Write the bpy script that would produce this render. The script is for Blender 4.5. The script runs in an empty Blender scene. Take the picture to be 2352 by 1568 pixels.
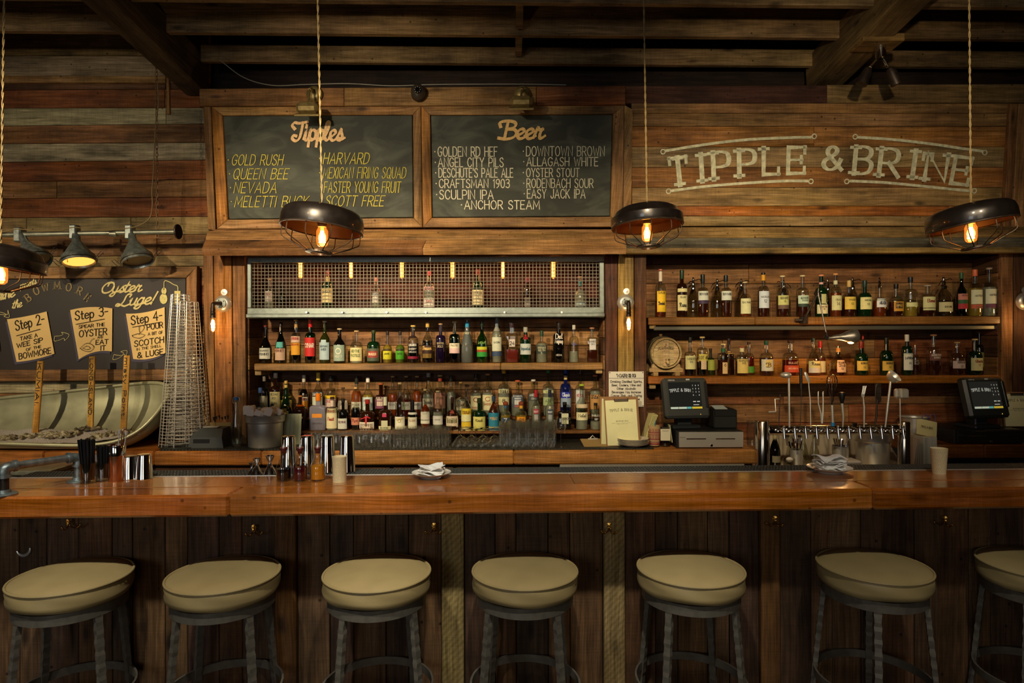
import bpy, math, random
from mathutils import Vector, Matrix
R = math.radians
S = bpy.context.scene
COL = S.collection
random.seed(7)

# ------------------------------------------------------------------ camera
F = 1450.0            # focal length in pixels of the 2352 px wide frame
CX, CY = 1176.0, 784.0
CZ = 1.62             # eye height
ROLL = 0.003
cam_d = bpy.data.cameras.new('camera')
cam_d.sensor_width = 36.0
cam_d.lens = F / 2352 * 36.0
cam_d.clip_start = 0.02
cam = bpy.data.objects.new('camera', cam_d)
COL.objects.link(cam)
cam.matrix_world = Matrix.Translation((0, 0, CZ)) @ Matrix.Rotation(ROLL, 4, 'Y') @ Matrix.Rotation(R(90), 4, 'X')
S.camera = cam

# ------------------------------------------------------------------ world, exposure
S.view_settings.view_transform = 'Standard'
S.view_settings.look = 'None'
S.view_settings.exposure = 0.0
S.view_settings.gamma = 1.0
S.view_settings.use_curve_mapping = False
S.cycles.transparent_max_bounces = 96
S.cycles.max_bounces = 7
S.cycles.diffuse_bounces = 3
S.cycles.glossy_bounces = 4
S.cycles.caustics_reflective = False
S.cycles.caustics_refractive = False
S.cycles.sample_clamp_indirect = 4.0
wd = bpy.data.worlds.new('world'); S.world = wd
wd.use_nodes = True
wd.node_tree.nodes['Background'].inputs[0].default_value = (1.0, 0.72, 0.45, 1)
wd.node_tree.nodes['Background'].inputs[1].default_value = 0.02

def light(kind, loc, target, power, color, size=0.3, spot=60, blend=0.6, size_y=None):
    d = bpy.data.lights.new('room_light', kind)
    d.energy = power; d.color = color
    if kind == 'AREA':
        d.size = size
        if size_y:
            d.shape = 'RECTANGLE'; d.size_y = size_y
    elif kind == 'SPOT':
        d.spot_size = R(spot); d.spot_blend = blend; d.shadow_soft_size = size
    else:
        d.shadow_soft_size = size
    o = bpy.data.objects.new('room_light', d); COL.objects.link(o)
    o.location = loc
    v = Vector(target) - Vector(loc)
    o.rotation_euler = v.to_track_quat('-Z', 'Y').to_euler()
    return o
#LIGHTS
YT, ZT = 1.40, 3.32      # the lighting track above the guests
K1, K2, K3 = (1.0, 0.78, 0.49), (1.0, 0.80, 0.53), (1.0, 0.96, 0.84)
def track(x, tx, ty, tz, power, color, cone=46, soft=0.05):
    light('SPOT', (x, 1.0, 2.75), (tx, ty, tz), power, color, soft, cone, 0.85)
# spots on the back wall
light('SPOT', (-4.0, 1.3, 2.62), (-3.25, 4.5, 1.40), 250, K2, 0.06, 46, 0.85)
track(-3.6, -3.2, 4.6, 2.75, 120, K2, 40)
track(-2.4, -1.55, 4.6, 1.75, 460, K1)
track(-0.9, -0.2, 4.6, 1.55, 440, K1)
track(0.3, 1.4, 4.6, 1.75, 270, K1)
track(1.6, 2.4, 4.6, 1.95, 80, K1)
track(-1.4, -0.9, 4.4, 2.6, 190, K2, 50)
track(1.0, 2.0, 4.4, 2.6, 138, K2, 56)
# spots on the bar and the stools
for x_, p_ in ((-2.3, 82), (-1.1, 168), (0.05, 172), (1.2, 72), (2.4, 20)):
    light('SPOT', (x_, 0.9, ZT), (x_, 2.45, 0.95), p_, K3, 0.05, 44, 0.8)
# two unseen area lights added behind the guests for soft fill and reflections
light('AREA', (-2.4, -3.6, 2.1), (-1.5, 4.6, 1.9), 34, (0.86, 0.93, 1.0), 1.5, size_y=1.5)
light('AREA', (0.5, -3.6, 2.1), (0.3, 4.6, 1.9), 17, (1.0, 0.86, 0.66), 1.5, size_y=1.5)
# lamp behind the bar shining up at the joists
light('SPOT', (-1.1, 3.1, 1.9), (-0.9, 2.9, 3.6), 9, K1, 0.08, 160, 0.5)

# ------------------------------------------------------------------ helpers
def W(px, py, D):
    u, v = px - CX, CY - py
    c, s = math.cos(ROLL), math.sin(ROLL)
    u2 = u * c + v * s
    v2 = -u * s + v * c
    return Vector((u2 / F * D, D, CZ + v2 / F * D))

def mpp(D):            # metres per pixel at depth D
    return D / F

def lin(h):
    h = h.lstrip('#')
    out = []
    for i in (0, 2, 4):
        c = int(h[i:i+2], 16) / 255
        out.append(c / 12.92 if c <= 0.04045 else ((c + 0.055) / 1.055) ** 2.4)
    return tuple(out)

def cmul(c, k):
    return tuple(min(1, x * k) for x in c)

class MB:
    def __init__(s):
        s.v = []; s.f = []; s.sm = []
    def add(s, vs, fs, smooth=False):
        b = len(s.v)
        s.v += [tuple(v) for v in vs]
        s.f += [tuple(i + b for i in f) for f in fs]
        s.sm += [smooth] * len(fs)
        return s
    def merge(s, o, M=None):
        vs = o.v if M is None else [tuple(M @ Vector(v)) for v in o.v]
        b = len(s.v)
        s.v += vs; s.f += [tuple(i + b for i in f) for f in o.f]; s.sm += o.sm
        return s
    def box(s, c, size, M=None, bev=0.0):
        x, y, z = [k / 2 for k in size]
        if bev > 0:
            b = min(bev, x * .9, y * .9, z * .9)
            vs = []
            for sx in (-1, 1):
                for sy in (-1, 1):
                    for sz in (-1, 1):
                        vs += [(sx*(x-b), sy*(y-b), sz*z), (sx*(x-b), sy*y, sz*(z-b)), (sx*x, sy*(y-b), sz*(z-b))]
            I = lambda a, b_, c_, k: ((a*2+b_)*2+c_)*3+k
            fs = []
            fs += [(I(0,0,0,0), I(0,1,0,0), I(1,1,0,0), I(1,0,0,0)), (I(0,0,1,0), I(1,0,1,0), I(1,1,1,0), I(0,1,1,0))]
            fs += [(I(0,0,0,1), I(1,0,0,1), I(1,0,1,1), I(0,0,1,1)), (I(0,1,0,1), I(0,1,1,1), I(1,1,1,1), I(1,1,0,1))]
            fs += [(I(0,0,0,2), I(0,0,1,2), I(0,1,1,2), I(0,1,0,2)), (I(1,0,0,2), I(1,1,0,2), I(1,1,1,2), I(1,0,1,2))]
            for a in (0, 1):
                for c_ in (0, 1):
                    fs.append((I(0,a,c_,0), I(1,a,c_,0), I(1,a,c_,1), I(0,a,c_,1)))
                    fs.append((I(a,0,c_,0), I(a,1,c_,0), I(a,1,c_,2), I(a,0,c_,2)))
                    fs.append((I(a,c_,0,1), I(a,c_,1,1), I(a,c_,1,2), I(a,c_,0,2)))
            for a in (0, 1):
                for b_ in (0, 1):
                    for c_ in (0, 1):
                        fs.append((I(a,b_,c_,0), I(a,b_,c_,1), I(a,b_,c_,2)))
        else:
            vs = [(sx*x, sy*y, sz*z) for sx in (-1, 1) for sy in (-1, 1) for sz in (-1, 1)]
            fs = [(0,1,3,2), (4,6,7,5), (0,4,5,1), (2,3,7,6), (0,2,6,4), (1,5,7,3)]
        if M is None:
            M = Matrix.Identity(4)
        T = Matrix.Translation(c) @ M.to_4x4()
        return s.add([tuple(T @ Vector(v)) for v in vs], fs)
    def tube(s, path, r, n=8, closed=False, caps=True, smooth=True):
        P = [Vector(p) for p in path]
        m = len(P)
        rr = r if isinstance(r, (list, tuple)) else [r] * m
        tang = []
        for i in range(m):
            if closed:
                t = P[(i+1) % m] - P[i-1]
            else:
                t = P[min(i+1, m-1)] - P[max(i-1, 0)]
            if t.length < 1e-9: t = Vector((0, 0, 1))
            tang.append(t.normalized())
        up = Vector((0, 0, 1)) if abs(tang[0].z) < 0.9 else Vector((1, 0, 0))
        nx = tang[0].cross(up).normalized()
        vs = []
        for i in range(m):
            t = tang[i]
            nx = (nx - t * nx.dot(t))
            if nx.length < 1e-6:
                nx = t.orthogonal()
            nx.normalize()
            ny = t.cross(nx)
            for k in range(n):
                a = 2 * math.pi * k / n
                vs.append(P[i] + (nx * math.cos(a) + ny * math.sin(a)) * rr[i])
        fs = []
        for i in range(m if closed else m - 1):
            j = (i + 1) % m
            for k in range(n):
                fs.append((i*n+k, i*n+(k+1) % n, j*n+(k+1) % n, j*n+k))
        s.add(vs, fs, smooth)
        if caps and not closed:
            s.add(vs[:n], [tuple(range(n))[::-1]])
            s.add(vs[-n:], [tuple(range(n))])
        return s
    def lathe(s, prof, n=20, c=(0, 0, 0), M=None, smooth=True, a0=0.0, a1=2*math.pi, sq=0.0, ys=1.0):
        """prof: (radius, z) pairs; sq>0 squares the section; ys flattens it in y"""
        full = abs(a1 - a0 - 2*math.pi) < 1e-6
        cols = n if full else n + 1
        T = Matrix.Translation(c) @ (M.to_4x4() if M is not None else Matrix.Identity(4))
        vs = []
        for (r, z) in prof:
            for k in range(cols):
                a = a0 + (a1 - a0) * k / n
                ca, sa = math.cos(a), math.sin(a)
                q = 1.0
                if sq > 0:
                    p = 2 + sq * 10
                    q = (abs(ca) ** p + abs(sa) ** p) ** (-1 / p)
                vs.append(tuple(T @ Vector((r * q * ca, r * q * sa * ys, z))))
        fs = []
        for i in range(len(prof) - 1):
            for k in range(n):
                k2 = (k + 1) % cols
                a_, b_, c_, d_ = i*cols+k, i*cols+k2, (i+1)*cols+k2, (i+1)*cols+k
                if prof[i][0] < 1e-6:
                    fs.append((a_, c_, d_))
                elif prof[i+1][0] < 1e-6:
                    fs.append((a_, b_, c_))
                else:
                    fs.append((a_, b_, c_, d_))
        return s.add(vs, fs, smooth)
    def sphere(s, c, r, n=12, M=None):
        rx, ry, rz = r if isinstance(r, (list, tuple)) else (r, r, r)
        m = max(4, n // 2)
        prof = [(max(0, math.sin(math.pi * i / m)), -math.cos(math.pi * i / m)) for i in range(m + 1)]
        prof[0] = (0, -1); prof[-1] = (0, 1)
        T = Matrix.Diagonal((rx, ry, rz, 1))
        if M is not None: T = M.to_4x4() @ T
        return s.lathe(prof, n, c, T)

def ob(name, mb, mat, parent=None, color=None, origin=None, sharp=40):
    """one mesh object; verts of mb are given in the frame of the parent (or world); origin moves the object's own origin"""
    me = bpy.data.meshes.new(name)
    vs = mb.v
    o0 = Vector((0, 0, 0)) if origin is None else Vector(origin)
    if origin is None and parent is None and vs:
        xs = [v[0] for v in vs]; ys = [v[1] for v in vs]; zs = [v[2] for v in vs]
        o0 = Vector(((min(xs)+max(xs))/2, (min(ys)+max(ys))/2, min(zs)))
    me.from_pydata([(v[0]-o0.x, v[1]-o0.y, v[2]-o0.z) for v in vs], [], mb.f)
    me.polygons.foreach_set('use_smooth', mb.sm)
    if any(mb.sm) and sharp:
        me.set_sharp_from_angle(angle=R(sharp))
    me.materials.append(mat)
    o = bpy.data.objects.new(name, me)
    COL.objects.link(o)
    o.location = o0
    if parent is not None:
        o.parent = parent
    if color is not None:
        o.color = (*color, 1) if len(color) == 3 else color
    return o

def tag(o, label=None, cat=None, group=None, kind=None):
    if label: o['label'] = label
    if cat: o['category'] = cat
    if group: o['group'] = group
    if kind: o['kind'] = kind
    return o

def thing(name, loc, label=None, cat=None, group=None, kind=None, rz=0.0):
    o = bpy.data.objects.new(name, None)
    o.empty_display_size = 0.05
    COL.objects.link(o); o.location = loc; o.rotation_euler = (0, 0, rz)
    return tag(o, label, cat, group, kind)

def kids(o):
    return [c for c in bpy.data.objects if c.parent == o]

CH = {}
def copy_tree(o, parent=None):
    if o.name not in CH:
        CH[o.name] = kids(o)
    c = o.copy(); COL.objects.link(c)
    if parent is not None: c.parent = parent
    for ch in CH[o.name]:
        copy_tree(ch, c)
    return c

def quad_frame(P0, P1, P2, P3, vert=False):
    """matrix with origin in the middle of the quad TL TR BR BL, X along the grain, Y away from the viewer"""
    c = (P0 + P1 + P2 + P3) / 4
    ex = ((P1 + P2) - (P0 + P3)).normalized()
    ez = ((P0 + P1) - (P3 + P2))
    ez = (ez - ex * ez.dot(ex)).normalized()
    ey = ez.cross(ex)
    if vert:
        ex, ez = ez, -ex
    M = Matrix(((ex.x, ey.x, ez.x, c.x), (ex.y, ey.y, ez.y, c.y), (ex.z, ey.z, ez.z, c.z), (0, 0, 0, 1)))
    return M

def slab(name, Ps, T, mat, parent=None, color=None, vert=False, bev=0.003, gap=0.0015):
    """board with front face through the four world points (TL TR BR BL), T thick behind it, chamfered front edge"""
    M = quad_frame(*Ps, vert=vert)
    Mi = M.inverted()
    L = [Mi @ P for P in Ps]
    # shrink for the joint
    c = sum(L, Vector()) / 4
    L2 = []
    for p in L:
        q = p.copy()
        q.x -= math.copysign(gap, p.x); q.z -= math.copysign(gap, p.z)
        L2.append(q)
    inner = []
    for p in L2:
        q = p.copy(); q.x -= math.copysign(bev, p.x); q.z -= math.copysign(bev, p.z)
        inner.append(q)
    vs = [(p.x, p.y, p.z) for p in inner]
    vs += [(p.x, p.y + bev, p.z) for p in L2]
    vs += [(p.x, p.y + T, p.z) for p in L2]
    fs = [(3, 2, 1, 0)]
    for k in range(4):
        j = (k + 1) % 4
        fs += [(k, j, 4+j, 4+k), (4+k, 4+j, 8+j, 8+k)]
    fs.append((8, 9, 10, 11))
    me = bpy.data.meshes.new(name)
    me.from_pydata(vs, [], fs)
    me.materials.append(mat)
    o = bpy.data.objects.new(name, me); COL.objects.link(o)
    if parent is not None:
        o.parent = parent
        o.matrix_basis = parent.matrix_basis.inverted() @ M
    else:
        o.matrix_basis = M
    if color is not None: o.color = (*color, 1)
    LASTSLAB[0] = o
    return o
LASTSLAB = [None]

def jit(c, a=0.12):
    k = 1 + random.uniform(-a, a)
    return (min(1, c[0]*k*(1+random.uniform(-.04, .04))), min(1, c[1]*k), min(1, c[2]*k*(1+random.uniform(-.06, .06))))

def qplank(name, x0, x1, tl, tr, bl, br, D, T, color, parent, mat=None, vert=False, bev=0.003, gap=0.0015, Db=None, j=0.1, dj=0.002):
    """plank by pixel edges: x0/x1 left and right, tl tr bl br pixel rows of its corners, D depth of its front face (Db at the bottom)"""
    Db = D if Db is None else Db
    d = random.uniform(-dj, dj)
    if isinstance(x0, (int, float)): x0 = (x0, x0)
    if isinstance(x1, (int, float)): x1 = (x1, x1)
    Ps = [W(x0[0], tl, D+d), W(x1[0], tr, D+d), W(x1[1], br, Db+d), W(x0[1], bl, Db+d)]
    return slab(name, Ps, T, mat or M_WOOD, parent, jit(color, j), vert, bev, gap)

def catmull(pts, seg=5, closed=False):
    n = len(pts); out = []
    rng = range(n) if closed else range(n - 1)
    for i in rng:
        if closed:
            p0, p1, p2, p3 = pts[i-1], pts[i], pts[(i+1) % n], pts[(i+2) % n]
        else:
            p1, p2 = pts[i], pts[i+1]
            p0 = pts[i-1] if i > 0 else tuple(2*a-b for a, b in zip(p1, p2))
            p3 = pts[i+2] if i < n-2 else tuple(2*a-b for a, b in zip(p2, p1))
        for k in range(seg):
            t = k / seg
            out.append(tuple(0.5*((2*b)+(-a+c)*t+(2*a-5*b+4*c-d)*t*t+(-a+3*b-3*c+d)*t**3) for a, b, c, d in zip(p0, p1, p2, p3)))
    if not closed: out.append(tuple(pts[-1]))
    return out

# ------------------------------------------------------------------ materials
def new_mat(name):
    m = bpy.data.materials.new(name); m.use_nodes = True
    nt = m.node_tree
    return m, nt, nt.nodes['Principled BSDF']

def simple(name, color=None, rough=0.5, metal=0.0, emit=None, es=0.0, coat=0.0, bump=0.0, bscale=60, spec=0.5, var=0.0, vscale=20):
    m, nt, b = new_mat(name)
    if color is None:
        oi = nt.nodes.new('ShaderNodeObjectInfo'); src = oi.outputs['Color']
    else:
        rgb = nt.nodes.new('ShaderNodeRGB'); rgb.outputs[0].default_value = (*color, 1); src = rgb.outputs[0]
    if var > 0:
        tc = nt.nodes.new('ShaderNodeTexCoord'); nz = nt.nodes.new('ShaderNodeTexNoise')
        nz.inputs['Scale'].default_value = vscale; nz.inputs['Detail'].default_value = 5
        nt.links.new(tc.outputs['Object'], nz.inputs['Vector'])
        mr = nt.nodes.new('ShaderNodeMapRange')
        mr.inputs[1].default_value = 0.3; mr.inputs[2].default_value = 0.7
        mr.inputs[3].default_value = 1 - var; mr.inputs[4].default_value = 1 + var
        nt.links.new(nz.outputs[0], mr.inputs[0])
        mx = nt.nodes.new('ShaderNodeMix'); mx.data_type = 'RGBA'; mx.blend_type = 'MULTIPLY'
        mx.inputs[0].default_value = 1
        nt.links.new(src, mx.inputs[6]); nt.links.new(mr.outputs[0], mx.inputs[7])
        src = mx.outputs[2]
        mr2 = nt.nodes.new('ShaderNodeMapRange')
        mr2.inputs[3].default_value = max(.03, rough - .15 * (1 if var > .1 else .4)); mr2.inputs[4].default_value = min(1, rough + .15)
        nt.links.new(nz.outputs[0], mr2.inputs[0]); nt.links.new(mr2.outputs[0], b.inputs['Roughness'])
    nt.links.new(src, b.inputs['Base Color'])
    if var <= 0: b.inputs['Roughness'].default_value = rough
    b.inputs['Metallic'].default_value = metal
    b.inputs['Specular IOR Level'].default_value = spec
    b.inputs['Coat Weight'].default_value = coat
    b.inputs['Coat Roughness'].default_value = 0.08
    if emit:
        b.inputs['Emission Color'].default_value = (*emit, 1)
        b.inputs['Emission Strength'].default_value = es
    if bump > 0:
        tc = nt.nodes.new('ShaderNodeTexCoord'); nz = nt.nodes.new('ShaderNodeTexNoise')
        nz.inputs['Scale'].default_value = bscale; nz.inputs['Detail'].default_value = 4
        nt.links.new(tc.outputs['Object'], nz.inputs['Vector'])
        bp = nt.nodes.new('ShaderNodeBump'); bp.inputs['Strength'].default_value = bump; bp.inputs['Distance'].default_value = 0.01
        nt.links.new(nz.outputs[0], bp.inputs['Height']); nt.links.new(bp.outputs[0], b.inputs['Normal'])
    return m

def wood(name, rough=0.65, contrast=1.0, coat=0.0, knots=1.0, bump=0.35, blotch=1.0, fine=1.0, spec=0.35, saw=0.0):
    m, nt, b = new_mat(name)
    N, Lk = nt.nodes.new, nt.links.new
    tc = N('ShaderNodeTexCoord'); oi = N('ShaderNodeObjectInfo')
    mul = N('ShaderNodeVectorMath'); mul.operation = 'SCALE'
    comb = N('ShaderNodeCombineXYZ'); comb.inputs[0].default_value = 31; comb.inputs[1].default_value = 17; comb.inputs[2].default_value = 23
    Lk(comb.outputs[0], mul.inputs[0]); Lk(oi.outputs['Random'], mul.inputs['Scale'])
    add = N('ShaderNodeVectorMath'); add.operation = 'ADD'
    Lk(tc.outputs['Object'], add.inputs[0]); Lk(mul.outputs[0], add.inputs[1])
    # warp for wandering grain
    wz = N('ShaderNodeTexNoise'); wz.inputs['Scale'].default_value = 1.6; wz.inputs['Detail'].default_value = 2
    Lk(add.outputs[0], wz.inputs['Vector'])
    wsc = N('ShaderNodeVectorMath'); wsc.operation = 'SCALE'; wsc.inputs['Scale'].default_value = 0.045
    Lk(wz.outputs['Color'], wsc.inputs[0])
    add2 = N('ShaderNodeVectorMath'); add2.operation = 'ADD'
    Lk(add.outputs[0], add2.inputs[0]); Lk(wsc.outputs[0], add2.inputs[1])
    mp = N('ShaderNodeMapping'); mp.inputs['Scale'].default_value = (0.7, 9, 24)
    Lk(add2.outputs[0], mp.inputs['Vector'])
    g1 = N('ShaderNodeTexNoise'); g1.inputs['Scale'].default_value = 2.2; g1.inputs['Detail'].default_value = 8; g1.inputs['Roughness'].default_value = 0.62
    Lk(mp.outputs[0], g1.inputs['Vector'])
    mp2 = N('ShaderNodeMapping'); mp2.inputs['Scale'].default_value = (3, 40, 90)
    Lk(add2.outputs[0], mp2.inputs['Vector'])
    g2 = N('ShaderNodeTexNoise'); g2.inputs['Scale'].default_value = 2.0; g2.inputs['Detail'].default_value = 4
    Lk(mp2.outputs[0], g2.inputs['Vector'])
    bl = N('ShaderNodeTexNoise'); bl.inputs['Scale'].default_value = 3.2; bl.inputs['Detail'].default_value = 5; bl.inputs['Roughness'].default_value = .6
    mp3 = N('ShaderNodeMapping'); mp3.inputs['Scale'].default_value = (0.8, 1, 2.2)
    Lk(add.outputs[0], mp3.inputs['Vector']); Lk(mp3.outputs[0], bl.inputs['Vector'])
    def rng(src, a, b_, c, d):
        r = N('ShaderNodeMapRange'); r.inputs[1].default_value = a; r.inputs[2].default_value = b_
        r.inputs[3].default_value = c; r.inputs[4].default_value = d
        Lk(src, r.inputs[0]); return r.outputs[0]
    def mlt(a, b_):
        n = N('ShaderNodeMath'); n.operation = 'MULTIPLY'; Lk(a, n.inputs[0]); Lk(b_, n.inputs[1]); return n.outputs[0]
    v1 = rng(g1.outputs[0], 0.3, 0.7, 1 - .40*contrast, 1 + .28*contrast)
    v2 = rng(g2.outputs[0], 0.3, 0.7, 1 - .38*fine, 1 + .30*fine)
    mp5 = N('ShaderNodeMapping'); mp5.inputs['Scale'].default_value = (70, 3, 3.5)
    Lk(add.outputs[0], mp5.inputs['Vector'])
    g3 = N('ShaderNodeTexNoise'); g3.inputs['Scale'].default_value = 2.0; g3.inputs['Detail'].default_value = 3
    Lk(mp5.outputs[0], g3.inputs['Vector'])
    v3 = mlt(rng(bl.outputs[0], 0.34, 0.64, 1 - .58*blotch, 1 + .28*blotch), rng(g3.outputs[0], .3, .7, 1 - .14*fine, 1 + .10*fine))
    # knots
    mp4 = N('ShaderNodeMapping'); mp4.inputs['Scale'].default_value = (1.6, 1, 4.5)
    Lk(add2.outputs[0], mp4.inputs['Vector'])
    vo = N('ShaderNodeTexVoronoi'); vo.inputs['Scale'].default_value = 1.7
    Lk(mp4.outputs[0], vo.inputs['Vector'])
    k1 = rng(vo.outputs['Distance'], 0.05, 0.16, 1 - .72*knots, 1)
    vo2 = N('ShaderNodeTexVoronoi'); vo2.inputs['Scale'].default_value = 11
    Lk(add.outputs[0], vo2.inputs['Vector'])
    k2 = rng(vo2.outputs['Distance'], 0.05, 0.10, 1 - .75*knots, 1)
    val = mlt(mlt(mlt(v1, v2), v3), mlt(k1, k2))
    if saw > 0:
        wv = N('ShaderNodeTexWave'); wv.inputs['Scale'].default_value = 22; wv.inputs['Distortion'].default_value = 1.5
        wv.bands_direction = 'DIAGONAL'; Lk(tc.outputs['Object'], wv.inputs['Vector'])
        val = mlt(val, rng(wv.outputs['Fac'], 0, 1, 1 - saw, 1 + saw))
    mx = N('ShaderNodeMix'); mx.data_type = 'RGBA'; mx.blend_type = 'MULTIPLY'; mx.inputs[0].default_value = 1
    Lk(oi.outputs['Color'], mx.inputs[6]); Lk(val, mx.inputs[7])
    # hue drift: towards red or grey with the blotches
    hs = N('ShaderNodeHueSaturation')
    Lk(rng(bl.outputs['Color'] if False else wz.outputs[0], 0.3, 0.7, 0.494, 0.506), hs.inputs['Hue'])
    Lk(rng(g1.outputs[0], 0.3, 0.7, 1.13, 0.98), hs.inputs['Saturation'])
    Lk(mx.outputs[2], hs.inputs['Color'])
    Lk(hs.outputs[0], b.inputs['Base Color'])
    Lk(rng(g1.outputs[0], 0.3, 0.7, rough + .12, rough - .08), b.inputs['Roughness'])
    b.inputs['Specular IOR Level'].default_value = spec
    b.inputs['Coat Weight'].default_value = coat; b.inputs['Coat Roughness'].default_value = 0.12
    bp = N('ShaderNodeBump'); bp.inputs['Strength'].default_value = bump; bp.inputs['Distance'].default_value = 0.0022
    Lk(mlt(mlt(v2, v1), mlt(k1, k2)), bp.inputs['Height']); Lk(bp.outputs[0], b.inputs['Normal'])
    return m

def glassy(name, fres=0.12, rough=0.02, tint=True, dens=0.0, gloss=(1, 1, 1), lo=0.07, glow=0):
    """thin clear glass: mostly transparent, mirror-like at its edges"""
    m = bpy.data.materials.new(name); m.use_nodes = True
    nt = m.node_tree; nt.nodes.clear()
    N, Lk = nt.nodes.new, nt.links.new
    out = N('ShaderNodeOutputMaterial'); mix = N('ShaderNodeMixShader')
    tr = N('ShaderNodeBsdfTransparent'); gl = N('ShaderNodeBsdfGlossy')
    gl.inputs['Roughness'].default_value = rough; gl.inputs[0].default_value = (*gloss, 1)
    lw = N('ShaderNodeLayerWeight'); lw.inputs['Blend'].default_value = fres
    mr = N('ShaderNodeMapRange'); mr.inputs[3].default_value = lo; mr.inputs[4].default_value = 0.9
    Lk(lw.outputs['Facing'], mr.inputs[0])
    if tint:
        oi = N('ShaderNodeObjectInfo'); Lk(oi.outputs['Color'], tr.inputs[0])
    Lk(mr.outputs[0], mix.inputs[0])
    Lk(tr.outputs[0], mix.inputs[1]); Lk(gl.outputs[0], mix.inputs[2])
    last = mix.outputs[0]
    if dens > 0:
        df = N('ShaderNodeBsdfDiffuse'); oi2 = N('ShaderNodeObjectInfo'); Lk(oi2.outputs['Color'], df.inputs[0])
        m2 = N('ShaderNodeMixShader'); m2.inputs[0].default_value = dens
        Lk(last, m2.inputs[1]); Lk(df.outputs[0], m2.inputs[2]); last = m2.outputs[0]
    if glow > 0:      # lit amber glass of a burning bulb
        em = N('ShaderNodeEmission'); em.inputs[0].default_value = (1, .36, .05, 1); em.inputs[1].default_value = glow
        ad = N('ShaderNodeAddShader'); Lk(last, ad.inputs[0]); Lk(em.outputs[0], ad.inputs[1]); last = ad.outputs[0]
    Lk(last, out.inputs[0])
    return m

def emission(name, color, strength):
    m = bpy.data.materials.new(name); m.use_nodes = True
    nt = m.node_tree; nt.nodes.clear()
    e = nt.nodes.new('ShaderNodeEmission'); e.inputs[0].default_value = (*color, 1); e.inputs[1].default_value = strength
    o = nt.nodes.new('ShaderNodeOutputMaterial'); nt.links.new(e.outputs[0], o.inputs[0])
    return m

M_WOOD = wood('reclaimed wood', 0.7, 1.0, 0, 1.0, 0.4, 1.0)
M_WOODSAW = wood('rough sawn wood', 0.75, 0.7, 0, 0.6, 0.5, 0.7, saw=0.16)
M_BAR = wood('varnished fir', 0.20, 1.0, 0.6, 0.8, 0.10, 0.7, fine=0.7, spec=0.5)
M_BLOCK = wood('oiled counter wood', 0.42, 0.7, 0.05, 0.5, 0.15, 0.6)
M_PAPER = simple('paper', None, 0.85, var=0.04, vscale=12)
M_PAINT = simple('painted surface', None, 0.6)
M_PLAST = simple('plastic', None, 0.4, bump=0.05, bscale=300)
M_CAP = simple('cap', None, 0.38)
M_CORK = simple('cork', None, 0.85, bump=0.3, bscale=400)
M_LABEL = simple('bottle label paper', None, 0.62, var=0.05, vscale=60)
M_INK = simple('ink', None, 0.7)
M_CHALK = simple('chalk paint', None, 0.9, var=0.18, vscale=90)
M_STEEL = simple('brushed steel', lin('#e2ded0'), 0.36, 0.72)
M_WIRE = simple('chromed wire', lin('#d8d4c8'), .22, .55)
M_CHROME = simple('chrome', lin('#e6e4e0'), 0.09, 1.0)
M_GALV = simple('galvanised steel', lin('#a9ab98'), 0.42, 0.85, var=0.22, vscale=14, bump=.06, bscale=30)
M_PIPE = simple('weathered pipe', lin('#8f9894'), 0.42, 0.8, var=0.3, vscale=40)
M_DARKIRON = simple('dark iron', lin('#4a4038'), 0.45, 0.75, var=0.25, vscale=30)
M_SHADE = simple('dark enamel shade', lin('#181413'), 0.34, 0.25, var=0.25, vscale=25, coat=.5)
M_BRASS = simple('brass', lin('#c79a4a'), 0.25, 1.0)
M_OLDBRASS = simple('aged brass', lin('#a08c58'), 0.42, 0.6, var=0.2, vscale=40)
M_COPPER = simple('copper', lin('#d8a078'), 0.22, 1.0)
M_LEATHER = simple('tan vinyl', lin('#a89262'), 0.40, 0, bump=0.12, bscale=500, var=0.07, vscale=9)
M_STOOL = simple('grey painted steel', lin('#6f685b'), 0.5, 0.35, var=0.15, vscale=40)
M_CORD = simple('braided cord', lin('#84724a'), 0.8)
M_CERAMIC = simple('white ceramic', lin('#e4ddcb'), 0.15)
M_CLOTH = simple('white cloth', lin('#eee9de'), 0.9, bump=0.15, bscale=600)
M_RUBBER = simple('black rubber', lin('#24261f'), 0.55, bump=.2, bscale=300)
M_GLASS = glassy('clear glass', 0.22, 0.04, lo=.13, dens=.007)
M_BOTTLE = glassy('bottle glass', 0.22)
M_LIQ = glassy('liquid', 0.08, 0.1, dens=0.45)
M_BULBG = glassy('amber bulb glass', 0.25, 0.03, glow=.42)
M_BULBC = glassy('clear bulb glass', 0.25, 0.03, glow=.06)
M_TUBEG = glassy('tube bulb glass', 0.25, 0.03, glow=1.1)
M_INNER = simple('rusty enamel inside', lin('#3a1f12'), .5, .2, var=.3, vscale=25)
M_FIL = emission('glowing filament', (1.0, 0.50, 0.14), 26)
M_FILW = emission('hot filament core', (1.0, 0.72, 0.34), 34)
M_SHELL = simple('oyster shell', None, 0.7, bump=0.8, bscale=70, var=0.45, vscale=60)
M_ICE = simple('crushed ice', lin('#d5cdc4'), 0.35, bump=0.9, bscale=140)
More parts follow.
